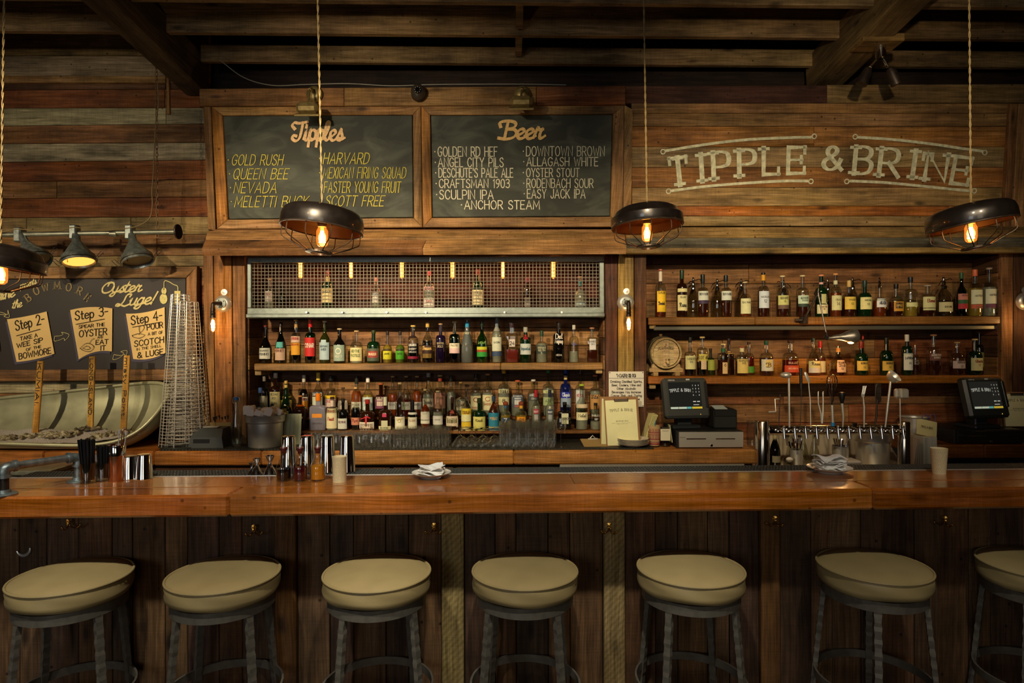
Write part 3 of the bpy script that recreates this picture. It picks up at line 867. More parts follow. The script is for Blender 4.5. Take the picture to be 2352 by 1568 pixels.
# cabinets below
x0, x1 = W(-420, 1070, 4.2).x, W(1283, 1070, 4.2).x
m = MB(); m.box(((x0+x1)/2, 4.43, .405), (x1-x0, .44, .808)); 
o = ob('carcass', m, M_WOOD, CT); o.color = (*lin('#3a2416'), 1)
for v in o.data.vertices: pass
o.location = -CT.location
for a, b in ((355, 640), (640, 900), (900, 1045), (1045, 1275)):
    pa, pb = W(a+4, 1076, 4.2), W(b-4, 1076, 4.2)
    m = MB(); m.box((0, 0, 0), (pb.x-pa.x, .02, .10), bev=.003)
    o = ob('drawer', m, M_WOOD, CT, lin('#5e3c24')); o.location = Vector(((pa.x+pb.x)/2, 4.2, ZC-.094-.075)) - CT.location
    m = MB(); m.box((0, 0, 0), (pb.x-pa.x, .02, .50), bev=.003)
    o = ob('cabinet_door', m, M_WOOD, CT, lin('#5e3c24')); o.location = Vector(((pa.x+pb.x)/2, 4.2, ZC-.094-.40)) - CT.location
pa, pb = W(1714, 1070, 4.2), W(1731, 1070, 4.2)
m = MB(); m.box(((pa.x+pb.x)/2, 4.42, (ZC-.095)/2), (pb.x-pa.x, .40, ZC-.097), bev=.003)
o = ob('end_panel', m, M_WOOD, CT, lin('#6a4426')); o.location = -CT.location
# rubber bar mat on the counter
a, b = W(372, 1030, 4.2), W(1500, 1030, 4.2)
m = MB(); m.box(((a.x+b.x)/2, 4.37, ZC+.005), (b.x-a.x, .40, .010), bev=.002)
for i in range(150):
    m.tube([(a.x+.01+i*(b.x-a.x-.02)/149, 4.168, ZC+.004), (a.x+.01+i*(b.x-a.x-.02)/149, 4.168, ZC+.011)], .004, 5)
tag(ob('rubber_mat', m, M_RUBBER), 'long black rubber mat under the rows of glasses on the back counter', 'mat')
# stainless fridge top under the counter
a, b = W(1286, 1064, 4.16), W(1710, 1076, 4.16)
t = thing('bar_fridge', ((a.x+b.x)/2, 4.19, 0), 'stainless undercounter fridge with its bright edge below the till', 'fridge')
m = MB(); m.box((0, 0, b.z+.02), (b.x-a.x, .06, a.z-b.z-.004), bev=.003); ob('edge_trim', m, M_STEEL, t)
m = MB(); m.box((0, .22, (b.z-.02)/2+.02), (b.x-a.x-.02, .42, b.z-.06), bev=.003); ob('door', m, M_DARKIRON, t)
m = MB(); m.tube([(-.3, -.03, .6), (.3, -.03, .6)], .01); ob('handle', m, M_STEEL, t)
# grey steel sink edge, far left
a, b = W(-400, 1062, 4.12), W(176, 1080, 4.12)
m = MB(); m.box(((a.x+b.x)/2, 4.0, .46), (b.x-a.x, .26, .70), bev=.01); m.box(((a.x+b.x)/2, 4.0, .825), (b.x-a.x+.01, .30, .03), bev=.006)
tag(ob('steel_sink', m, M_GALV), 'grey steel sink bench below the oyster trough', 'sink')
# second counter on the right
DR = 4.2
ZR = W(2250, 1021, DR).z
CR = thing('side_counter', (3.3, DR, 0), 'dark wooden counter under the second till at the right', 'counter')
for a_, b_ in ((2140, 2262), (2262, 2470)):
    a, b = W(a_, 1021, DR), W(b_, 1052, DR)
    m = MB(); m.box((0, 0, 0), (b.x-a.x-.002, .46, .092), bev=.008)
    o = ob('counter_board', m, M_BLOCK, CR, lin('#7c4c26')); o.location = Vector(((a.x+b.x)/2, DR+.23, ZR-.046)) - CR.location
a, b = W(2150, 1021, DR), W(2470, 1052, DR)
m = MB(); m.box(((a.x+b.x)/2-3.3, .27, (ZR-.1)/2), (b.x-a.x-.05, .38, ZR-.1)); ob('carcass', m, M_WOOD, CR, lin('#22160e'))
# work shelf under the taps
ZW = W(1900, 1084, 4.2).z
a, b = W(1742, 1060, 4.2), W(2140, 1060, 4.2)
SH = thing('work_bench', ((a.x+b.x)/2, 4.34, 0), 'low steel work bench behind and under the beer taps', 'bench')
m = MB(); m.box((0, 0, ZW-.02), (b.x-a.x, .60, .04), bev=.004); ob('bench_top', m, M_STEEL, SH)
for sx_ in (-.45, .45):
    for sy in (-.2, .25):
        m = MB(); m.tube([(sx_, sy, 0), (sx_, sy, ZW-.04)], .016); ob('leg', m, M_STEEL, SH)

# ------------------------------------------------------------------ shelves
def shelf(x0, x1, ytop, ybot, D, depth, col, label, cat='shelf', joints=(), yo=0, thick=None):
    t = thing('bottle_shelf', W((x0+x1)/2, ybot, D), label, cat)
    xs_ = [x0] + list(joints) + [x1]
    z = W((x0+x1)/2, ytop, D).z; zb = W((x0+x1)/2, ybot, D).z
    for i in range(len(xs_)-1):
        a, b = W(xs_[i], ytop, D), W(xs_[i+1], ytop, D)
        m = MB(); m.box((0, 0, 0), (b.x-a.x-.001, depth, z-zb), bev=.006)
        o = ob('shelf_board', m, M_BLOCK, t, jit(col, .08)); o.location = Vector(((a.x+b.x)/2, D+depth/2, (z+zb)/2)) - t.location
    return t, z
S1, ZS1 = shelf(583, 1386, 834, 850, 4.42, .25, lin('#9a7445'), 'weathered wooden shelf under the middle row of bottles below the wire cage', joints=(1150,))
S2, ZS2 = shelf(1489, 2305, 727, 745, 4.41, .26, lin('#8c6236'), 'upper wooden shelf in the right bay holding the tall whisky bottles', joints=(1735,))
S3, ZS3 = shelf(1489, 2305, 863, 881, 4.41, .26, lin('#9a6230'), 'lower wooden shelf in the right bay holding the small barrel')
S4, ZS4 = shelf(570, 1388, 989, 997, 4.45, .12, lin('#7d5530'), 'lower stepped ledge for the front row of bottles above the glasses')
S5, ZS5 = shelf(570, 1388, 957, 964, 4.56, .11, lin('#6e4627'), 'rear raised ledge for the back row of bottles')
for t, px, py, x_ in ((S1, 591, 857, 0), (S1, 1377, 853, 0), (S2, 1500, 750, 0), (S3, 1500, 888, 0)):
    a = W(px, py, 4.43)
    m = MB(); m.box((0, 0, 0), (.045, .22, .030), bev=.004); o = ob('support_block', m, M_BLOCK, t, TAN); o.location = Vector((a.x, 4.55, a.z)) - t.location
# light channel under the right upper shelf
a, b = W(1502, 754, 4.44), W(2296, 752, 4.44)
m = MB(); m.box(((a.x+b.x)/2, 4.46, a.z), (b.x-a.x, .05, .028), bev=.004)
tag(ob('light_channel', m, simple('grey channel', lin('#6f7064'), .4, .6)), 'long grey metal channel fixed under the upper right shelf', 'channel')

# ------------------------------------------------------------------ wire cage over the left bay
CG = thing('wire_cage', W(978, 728, 4.37), 'grey steel framed wire mesh cage door across the top of the left bay', 'cage')
def cg(name, mb_, mat, color=None):
    o = ob(name, mb_, mat, CG, color); o.location = -CG.location; return o
GST = simple('mill finish steel', lin('#6e7873'), .40, .6, var=.22, vscale=30)
for (x0_, x1_, yt, yb) in ((568, 1388, 590, 601), (568, 1388, 707, 729), (568, 578, 601, 707), (1376, 1388, 601, 707)):
    m = MB(); a, b = W(x0_, yt, 4.37), W(x1_, yb, 4.37)
    m.box(((a.x+b.x)/2, 4.38, (a.z+b.z)/2), (b.x-a.x, .03, a.z-b.z), bev=.004)
    if yt == 707: m.box(((a.x+b.x)/2, 4.36, b.z+.018), (b.x-a.x, .03, .028), bev=.004)
    cg('frame_rail', m, GST)
m = MB()
za, zb_ = W(978, 599, 4.385).z, W(978, 709, 4.385).z
xa, xb = W(576, 650, 4.385).x, W(1378, 650, 4.385).x
nx = 99
for i in range(nx+1):
    x = xa + (xb-xa)*i/nx
    m.tube([(x, 4.385, zb_), (x, 4.385, za)], .0020, 4, caps=False, smooth=False)
for i in range(1, 14):
    z = zb_ + (za-zb_)*i/14
    m.tube([(xa, 4.381, z), (xb, 4.381, z)], .0020, 4, caps=False, smooth=False)
w_ = cg('wire_mesh', m, simple('wire', lin('#a4a394'), .5, .3)); w_['kind'] = 'stuff'
for px in (704, 786, 888, 978, 1159, 1290):
    m = MB(); c = W(px, 717, 4.345); m.lathe([(0, -.004), (.007, -.004), (.009, 0), (.007, .004), (0, .004)], 10, c, Matrix.Rotation(R(90), 3, 'X')); cg('bolt', m, M_STEEL)
ZCG = W(978, 707, 4.5).z
m = MB(); a, b = W(571, 708, 4.40), W(1384, 708, 4.40)
m.box(((a.x+b.x)/2, 4.53, ZCG-.011), (b.x-a.x, .27, .022), bev=.004); cg('cage_floor', m, M_WOOD, DRK)
# tube bulbs in the cage
for i, px in enumerate((690, 806, 923, 1039, 1155, 1271)):
    c = W(px, 600, 4.47)
    t = thing('tube_bulb', (c.x, 4.47, W(px, 640, 4.47).z), None, 'bulb', 'tube bulbs in the wire cage')
    t['label'] = ['glowing tube bulb at the left end of the wire cage', 'second glowing tube bulb from the left end of the wire cage', 'glowing tube bulb just left of the middle of the wire cage', 'glowing tube bulb just right of the middle of the wire cage', 'second glowing tube bulb from the right end of the wire cage', 'glowing tube bulb at the right end of the wire cage'][i]
    L = W(px, 592, 4.47).z - t.location.z
    m = MB(); m.lathe([(0, 0), (.007, .002), (.0145, .014), (.0145, L-.01), (.010, L)], 12, smooth=True); ob('glass_tube', m, M_TUBEG, t, (1, .62, .25))
    m = MB()
    for s_ in (-.0055, .0055):
        m.tube([(s_, 0, .015), (s_, 0, L-.01)], .0026, 6)
    ob('filament', m, M_FIL, t)
    m = MB(); m.lathe([(0, L-.005), (.014, L-.005), (.014, L+.03), (0, L+.03)], 12); ob('socket', m, M_OLDBRASS, t)
    d = bpy.data.lights.new('bulb_light', 'POINT'); d.energy = .42; d.color = (1, .40, .12); d.shadow_soft_size = .02
    o = bpy.data.objects.new('bulb_light', d); COL.objects.link(o); o.location = (c.x, 4.44, t.location.z + .03)

# ------------------------------------------------------------------ the bar
KB = .0275
def Dbar(x): return 2.40 + KB * x
ZB = CZ - 346 * 2.40 / F
RB = math.atan(KB)
BAR = thing('bar', (0, 2.40, 0), 'long varnished wooden bar with a thick fir top and dark plank front', 'bar', rz=RB)
BD = .335
def bx(px): return (px - CX) / F * 2.40      # along the bar front
segs = [(-420, 531), (531, 2020), (2020, 2800)]
bc = [lin('#ae6838'), lin('#b06a38'), lin('#a05e32')]
for i, (a, b) in enumerate(segs):
    # edge beam and the boards of the top
    m = MB(); m.box((0, 0, 0), (bx(b)-bx(a)-.001, .14, .083), bev=.009)
    o = ob('edge_board', m, M_BAR, BAR, bc[i], sharp=0); o.location = ((bx(a)+bx(b))/2, .07, ZB-.0415)
for i, (a, b) in enumerate(((-420, 420), (420, 1330), (1330, 2800))):
    m = MB(); m.box((0, 0, 0), (bx(b)-bx(a)-.001, BD-.141, .075), bev=.0015)
    o = ob('top_board', m, M_BAR, BAR, (lin('#ab6c3e'), lin('#a9693c'), lin('#9c6036'))[i]); o.location = ((bx(a)+bx(b))/2, .14+(BD-.14)/2, ZB-.0375)
# steel strip and honeycomb mat behind the top
m = MB(); m.box((0, 0, 0), (bx(2800)-bx(-420), .008, .02), bev=.001); o = ob('steel_strip', m, M_STEEL, BAR); o.location = ((bx(2800)+bx(-420))/2, BD+.004, ZB-.008)
m = MB(); xa, xb = bx(-100), bx(2700)
m.box(((xa+xb)/2, 0, -.004), (xb-xa, .13, .006))
n = 330
for i in range(n):
    x = xa + (xb-xa)*i/(n-1)
    m.box((x, 0, .003), (.0035, .13, .008))
for y in (-.06, -.03, 0, .03, .06):
    m.box(((xa+xb)/2, y, .003), (xb-xa, .003, .008))
o = ob('drip_mat', m, simple('grey drip mat', lin('#4c4c44'), .5), BAR); o.location = (0, BD+.08, ZB-.008); o['kind'] = 'stuff'
m = MB(); m.box(((xa+xb)/2, 0, 0), (xb-xa, .16, .10)); o = ob('bar_rail_shelf', m, M_DARKIRON, BAR); o.location = (0, BD+.088, ZB-.075)
# front planks
vb = [-420, -300, -200, -110, -20, 70, 130, 200, 275, 320, 392, 442, 513, 565, 641, 690, 763, 817, 890, 942, 1017, 1069, 1140, 1188, 1262, 1312, 1388, 1438, 1510, 1563, 1633, 1683, 1752, 1798, 1875, 1925, 1993, 2043, 2120, 2175, 2250, 2303, 2380, 2450, 2540, 2640, 2760]
light_ = {690-49: lin('#6b4a2a'), 1017: lin('#a08656'), 1388: lin('#a08656'), 1752: lin('#6f4c28'), 641: lin('#75502c')}
FD = .27
def bx2(px): return (px - CX) / F * (2.40 + FD)
dk = [lin('#6c5036'), lin('#5a4230'), lin('#63462e'), lin('#523c2a'), lin('#705236')]
for i in range(len(vb)-1):
    a, b = bx2(vb[i]), bx2(vb[i+1])
    c = light_.get(vb[i], dk[i % 5]); d = -.02 if vb[i] in light_ else random.uniform(-.003, .003)
    y = FD + d
    Ps = [Vector((a, y, ZB-.083)), Vector((b, y, ZB-.083)), Vector((b, y, .02)), Vector((a, y, .02))]
    slab('plank', Ps, .03, M_WOODSAW if vb[i] in (1017, 1388) else M_WOOD, None, jit(c, .1), vert=True)
    o = bpy.data.objects[-1] if False else LASTSLAB[0]
    o.parent = BAR
m = MB(); m.box((bx2(1170), FD+.08, ZB/2-.03), (bx2(2760)-bx2(-420), .08, ZB-.1)); ob('bar_core', m, M_WOOD, BAR, lin('#1c130c'))
# ------------------------------------------------------------------ hooks under the bar
HK = ['brass double hook at the left end under the bar', 'brass double hook above the second stool', 'brass double hook right of the third stool', 'brass double hook on the pale post right of the fourth stool', 'brass double hook on the brown post right of the fifth stool', 'brass double hook right of the sixth stool']
for i, (px, py, tx) in enumerate(((158, 1198, -1), (583, 1212, -.5), (997, 1208, 0), (1399, 1208, .25), (1780, 1192, .6), (2170, 1192, 1))):
    D = Dbar((px-CX)/F*2.65) + FD - .026
    c = W(px, py, D)
    t = thing('coat_hook', c, HK[i], 'hook', 'brass hooks under the bar', rz=RB + tx*-.75)
    m = MB(); m.lathe([(0, -.004), (.009, -.004), (.010, 0), (0, .003)], 14, (0, 0, .004), Matrix.Rotation(R(90), 3, 'X'), ys=1.0)
    m.lathe([(0, -.004), (.007, -.004), (.008, 0), (0, .003)], 12, (0, 0, -.008), Matrix.Rotation(R(90), 3, 'X'))
    ob('back_plate', m, M_BRASS, t)
    for s_ in (-1, 1):
        m = MB(); pth = catmull([(0, -.003, -.008), (s_*.006, -.012, -.018), (s_*.016, -.03, -.022), (s_*.026, -.042, -.016), (s_*.031, -.045, -.008)], 5)
        m.tube(pth, [.0028]*len(pth), 8); m.sphere(pth[-1], .0048, 10)
        ob('prong', m, M_BRASS, t)
c = W(58, 1258, 2.62)
m = MB()
m.tube([(c.x + .028*math.cos(R(a)), c.y-.01, c.z + .028*math.sin(R(a))) for a in range(-160, 20, 12)], [.003+.004*math.sin(math.pi*k/15) for k in range(15)], 8)
tag(ob('bottle_opener', m, M_STEEL), 'curved grey metal bracket on the dark bar front, far left', 'bracket')

# ------------------------------------------------------------------ stools
def make_stool():
    t = thing('bar_stool', (0, 0, 0))
    Rr = .203; zs = .735
    # seat cushion: domed top
    m = MB()
    m.lathe([(0, zs+.020), (.08, zs+.019), (.14, zs+.014), (.18, zs+.006), (Rr-.004, zs-.004), (Rr-.002, zs-.012)], 48); 
    ob('seat', m, M_LEATHER, t)
    m = MB(); m.tube([(Rr*math.cos(a), Rr*math.sin(a), zs-.004) for a in [2*math.pi*k/56 for k in range(56)]], .0048, 8, closed=True); ob('piping', m, M_LEATHER, t)
    m = MB(); pr = [(Rr-.003, zs-.006), (Rr+.001, zs-.02), (Rr+.000, zs-.035), (Rr+.002, zs-.05), (Rr-.001, zs-.064), (Rr-.010, zs-.074), (Rr-.03, zs-.077)]
    m.lathe(pr, 56)
    # soft uneven folds of the side band
    m.v = [(x*(1+.008*math.sin(5*math.atan2(y, x)+z*90)), y*(1+.008*math.sin(5*math.atan2(y, x)+z*90)), z+.0025*math.sin(3*math.atan2(y, x)+1)) for x, y, z in m.v]
    ob('side_band', m, M_LEATHER, t)
    m = MB(); m.lathe([(Rr-.022, zs-.078), (Rr-.016, zs-.078), (Rr-.016, zs-.118), (Rr-.022, zs-.118), (Rr-.022, zs-.078)], 56, smooth=True); ob('seat_ring', m, M_STOOL, t)
    m = MB(); m.lathe([(0, zs-.079), (Rr-.024, zs-.079)], 40); m.lathe([(0, zs-.086), (Rr-.024, zs-.086)], 40); ob('seat_pan', m, M_STOOL, t)
    for k in range(4):
        a = math.pi/4 + k*math.pi/2
        rt, rb = Rr-.030, Rr+.035
        n = 44; path = []
        vs = []; fs = []
        hw = .0125
        for i in range(n+1):
            s_ = i/n; z = (zs-.080)*(1-s_)
            rr = rt + (rb-rt)*s_
            w_ = hw * (1 + .10*math.sin(i*1.9+k))
            th = hw*.75 * (1 + .12*math.cos(i*2.3+k))
            for (dx, dy) in ((-1, -1), (1, -1), (1, 1), (-1, 1)):
                ux, uy = -math.sin(a), math.cos(a)
                vx, vy = math.cos(a), math.sin(a)
                vs.append((rr*vx + ux*dx*w_ + vx*dy*th, rr*vy + uy*dx*w_ + vy*dy*th, z))
        for i in range(n):
            for q in range(4):
                fs.append((i*4+q, i*4+(q+1) % 4, (i+1)*4+(q+1) % 4, (i+1)*4+q))
        fs.append((0, 1, 2, 3)); fs.append((n*4+3, n*4+2, n*4+1, n*4))
        m = MB(); m.add(vs, fs); ob('leg', m, M_STOOL, t)
    m = MB(); zf = .285; rf = Rr + .008
    pr = [(rf-.004, zf+.016), (rf+.004, zf+.016), (rf+.004, zf-.016), (rf-.004, zf-.016), (rf-.004, zf+.016)]
    m.lathe(pr, 48); ob('foot_ring', m, M_STOOL, t)
    return t
ST = make_stool()
SL = ['tan vinyl bar stool at the left end of the row', 'tan vinyl bar stool, second from the left, below the jiggers', 'tan vinyl bar stool with creased side band below the napkin plate', 'tan vinyl bar stool in the middle of the row, evenly lit', 'tan vinyl bar stool, third from the right, against dark planks', 'tan vinyl bar stool in shade, second from the right', 'tan vinyl bar stool cut off by the right edge of the picture']
for i, (px, rz) in enumerate(((164, .25), (513, .1), (865, .22), (1204, -.12), (1584, .05), (2004, .32), (2382, -.1))):
    s = ST if i == 0 else copy_tree(ST)
    D = 2.47
    for _ in range(3):
        X = (px-CX)/F*D; D = 2.455 + KB*X
    s.location = (X, D, 0); s.rotation_euler = (0, 0, rz + RB)
    tag(s, SL[i], 'stool', 'bar stools along the bar')
# ------------------------------------------------------------------ bottles
SHP = {  # body top, neck start, neck radius, curve, squareness, y scale, heel
 'bord': (.60, .70, .34, 'r', 0, 1), 'wine': (.52, .74, .32, 's', 0, 1), 'slope': (.38, .78, .27, 's', 0, 1), 'tall': (.62, .72, .36, 'r', 0, 1),
 'squat': (.50, .66, .30, 'r', 0, 1), 'round': (.46, .62, .26, 'r', 0, .8), 'sqr': (.66, .73, .36, 'r', .7, .8), 'block': (.60, .68, .30, 'r', .9, .55),
 'cone': (.30, .86, .33, 's', 0, 1), 'long': (.44, .56, .30, 'r', 0, 1), 'pear': (.36, .72, .28, 's', 0, 1), 'shouldr': (.55, .63, .30, 'r', 0, 1),
 'vase': (.05, .80, .36, 'l', 0, 1), 'onion': (.34, .60, .22, 'r', 0, .8), 'bulge': (.56, .70, .30, 'b', 0, 1)}
HEX = {'k': '#14120e', 'dg': '#123a1a', 'g': '#2f7a2c', 'gg': '#4f9a3a', 'br': '#3a1d0c', 'cl': '#e8ece4', 'ol': '#3c4214', 'bl': '#1c2a7a', 'fr': '#b9b6c4', 'am': '#c0702a', 'gy': '#8a8f88', 'pu': '#2c1c40'}
LQ = {'k': '#120806', 'am': '#a8481a', 'da': '#5c2410', 'or': '#d8641c', 'rd': '#8c1c12', 'cl': None, 'ye': '#d8b848', 'gn': '#8fae3c', 'bk': '#120c0c', 'wh': '#cfcfc0', 'pk': '#b04438'}
M_BGL = glassy('dark bottle glass', 0.20, 0.03, dens=0.35)
def bottle(px, top, w, shape, gl, liq, cap, cf, lab, text, tcol, look, zb, D, row, n=18):
    hb, hn, rn, cv, sq, ys = SHP[shape]
    H = W(px, top, D).z - zb
    X = W(px, top, D).x
    r = w * mpp(D) / 2
    t = thing('bottle', (X, D, zb), None, 'bottle', row[1])
    # profile
    pr = [(0, .0), (.88*r, 0), (r, .02*H)]
    if cv == 'b': pr += [(r*.93, hb*H*.5)]
    pr += [(r, hb*H)]
    for k in range(1, 6):
        s_ = k/5
        if cv in 'rb': rr = rn + (1-rn)*math.cos(s_*math.pi/2)**.8; hh = hb + (hn-hb)*math.sin(s_*math.pi/2)
        elif cv == 's': rr = rn + (1-rn)*(.5+.5*math.cos(s_*math.pi)); hh = hb + (hn-hb)*s_
        else: rr = 1 + (rn-1)*s_; hh = hb + (hn-hb)*s_
        pr.append((r*rr, hh*H))
    pr += [(r*rn*.96, H*(hn+1)/2), (r*rn, H*.985), (0, H*.985)]
    m = MB(); m.lathe(pr, n if not sq else 24, sq=sq, ys=ys)
    dark = gl in ('k', 'dg', 'br', 'ol', 'pu', 'bl')
    ob('glass_body', m, M_BGL if dark or gl in ('fr', 'gy') else M_BOTTLE, t, lin(HEX[gl]), sharp=60)
    rad = lambda z: next((pr[i][0] + (pr[i+1][0]-pr[i][0])*(z-pr[i][1])/max(1e-6, pr[i+1][1]-pr[i][1]) for i in range(len(pr)-1) if pr[i][1] <= z <= pr[i+1][1]), r)
    if liq and LQ[liq[0]]:
        f = liq[1]
        q = [(0, .012*H)] + [(max(.3*rn*r, rad(z*H)-.0025), z*H) for z in (.014, .05, hb*.5, min(hb, f), min((hb+hn)/2, f), f)] + [(0, f*H)]
        q2 = [q[0]]
        for p in q[1:]:
            if p[1] >= q2[-1][1]: q2.append(p)
        m = MB(); m.lathe(q2, 14 if not sq else 24, sq=sq, ys=ys); ob('liquid', m, M_LIQ, t, lin(LQ[liq[0]]), sharp=60)
    # closure
    cr = r*rn*1.12
    if cap == 'ball':
        m = MB(); m.sphere((0, 0, H-.017), (.019, .019, .017), 14); ob('ball_stopper', m, M_CORK, t, lin('#8a3c20'))
    elif cap and cap[0] == '~':      # cork with a wide head
        m = MB(); m.lathe([(0, H*.96), (cr*.8, H*.96), (cr*1.15, H*.965), (cr*1.2, H*1.0), (0, H*1.005)], 12); ob('cork', m, M_CORK, t, lin(cap[1:]))
    elif cap == 'pour':
        m = MB(); m.lathe([(0, H*.95), (cr*.8, H*.95), (cr*.5, H*.97), (0, H*.97)], 10); m.tube([(0, 0, H*.96), (0, 0, H*.99), (.006, -.004, H*1.03)], .0022, 6); ob('pourer', m, M_STEEL, t)
    elif cap:
        m = MB(); m.lathe([(cr*.98, H*(1-cf)), (cr, H*(1-cf)+.001), (cr*1.0, H*.993), (cr*.85, H), (0, H)], 14); ob('cap', m, M_CAP, t, lin(cap))
    # labels: list of (colour, top px, bottom px[, half angle])
    first = True
    for L in lab:
        c_, lt, lb = L[0], W(px, L[1], D-r).z-zb, W(px, L[2], D-r).z-zb
        ha = L[3] if len(L) > 3 else 1.12
        neck = lb > hn*H
        if sq or ys < 1 and not neck:
            rr = rad((lt+lb)/2)
            hw = min(.98, ha/1.12*.86)*rr
            m = MB(); yy = -rr*ys*(1.0 if sq else 1.0)-.0012
            if sq: m.box((0, yy, (lt+lb)/2), (hw*2, .0016, lt-lb))
            else: 
                m.lathe([(rad(lb+(lt-lb)*k/3)*1.02+.0008, lb+(lt-lb)*k/3) for k in range(4)], 10, a0=-math.pi/2-ha, a1=-math.pi/2+ha, ys=ys)
            ob('label' if not neck else 'neck_label', m, M_LABEL, t, lin(c_))
        else:
            if neck: ha = math.pi*.999
            m = MB(); m.lathe([(rad(lb+(lt-lb)*k/3)*1.015+.0006, lb+(lt-lb)*k/3) for k in range(4)], 14, a0=-math.pi/2-ha, a1=-math.pi/2+ha)
            ob('neck_label' if neck else 'label', m, M_LABEL, t, lin(c_))
    if text:
        m = MB()
        for (s_, ty, th, wf) in text:      # text, centre row px, letter height px, width px
            h = th*mpp(D); zc = W(px, ty, D-r).z - zb
            rr = rad(max(.001, zc))*(1.04)+.0012
            yo = -rr*ys
            def pl(u, v, rr=rr, zc=zc, h=h):
                if sq: return (u, -rad(zc)*ys-.0030, zc - h/2 + v)
                a = u/rr
                return (rr*math.sin(a), -rr*math.cos(a)*ys, zc - h/2 + v)
            sc_ = SC if s_[0] == '~' else None
            s2 = s_.lstrip('~')
            fit_text(m, s2, wf*mpp(D), h, h*.17, pl, font=sc_, u0=-wf*mpp(D)/2)
        ob('label_lettering', m, M_INK, t, lin(tcol))['kind'] = 'stuff'
    t['_look'] = look; t['_row'] = row[0]
    return t
ROWS = {}
def brow(key, row, zb, D, data):
    out = []
    for d in data:
        px, top, w, shape, gl, liq, cap, cf, lab, text, tcol, look = d[:12]
        dd = D + (d[12] if len(d) > 12 else 0)
        out.append(bottle(px, top, w, shape, gl, liq, cap, cf, lab, text, tcol, look, zb, dd, row))
    looks = [o['_look'] for o in out]
    for o in out:
        o['label'] = o['_look'] + ' ' + row[0]
        del o['_look'], o['_row']
    ROWS[key] = out
K = '#1a1512'; CR_ = '#ded6b0'; WH = '#dfdccb'; GD = '#c8a654'; CK_ = '~#c9a36a'
brow('A', ('in the wire cage', 'bottles in the wire cage'), ZCG, 4.52, [
 (619, 640, 21, 'bord', 'cl', ('wh', .5), '~#b98a58', 0, [('#c4bdb4', 668, 692, .8)], [('GIN', 676, 4, 9)], '#8c2c24', 'clear corked bottle with pale grey label, leftmost'),
 (648, 652, 24, 'round', 'k', ('k', .6), '#1c1410', .1, [], [], K, 'dark round unlabelled bottle, half hidden, second from left', .06),
 (753, 621, 27, 'bord', 'dg', ('k', .6), '#6a1c14', .14, [('#dccf92', 661, 695), ('#b8ac6a', 634, 645)], [('JAMESON', 669, 5, 22)], '#2a2418', 'dark green whiskey bottle with cream label and red cap'),
 (864, 637, 23, 'bord', 'cl', ('wh', .5), '#b06a5c', .14, [('#c8c6bc', 672, 696, .6)], [('PLYMOUTH', 676, 4, 16)], '#28406a', 'clear gin bottle with small round blue and white label'),
 (880, 660, 20, 'bord', 'cl', None, None, 0, [], [], K, 'empty clear bottle standing behind the round-labelled gin', .07),
 (986, 622, 26, 'bord', 'cl', ('wh', .55), '#b01c20', .13, [('#c8bcb8', 658, 666), ('#d9d6cc', 684, 705)], [('BEEFEATER', 662, 5, 20), ('GIN', 692, 6, 12)], '#a81e1e', 'clear gin bottle with bright red cap'),
 (1097, 618, 27, 'bord', 'dg', ('k', .6), '#7c2018', .16, [('#ddd4a4', 665, 699)], [('CAVALIER', 673, 4, 21), ('12', 683, 5, 6)], '#3a3428', 'dark bottle with tall cream label and red neck'),
 (1211, 638, 24, 'bord', 'br', ('k', .6), '#7a1c3c', .15, [('#8c857c', 683, 705, .6)], [('RESERVE', 690, 5, 16)], '#2a2018', 'dark brown bottle with silver print and purple neck'),
 (1332, 635, 27, 'long', 'cl', ('wh', .6), '~#c08a60', 0, [('#2a7c84', 645, 655), ('#93a8a8', 693, 705)], [('41', 650, 5, 6)], '#1c3c44', 'clear bottle with teal neck band and pale blue label'),
])
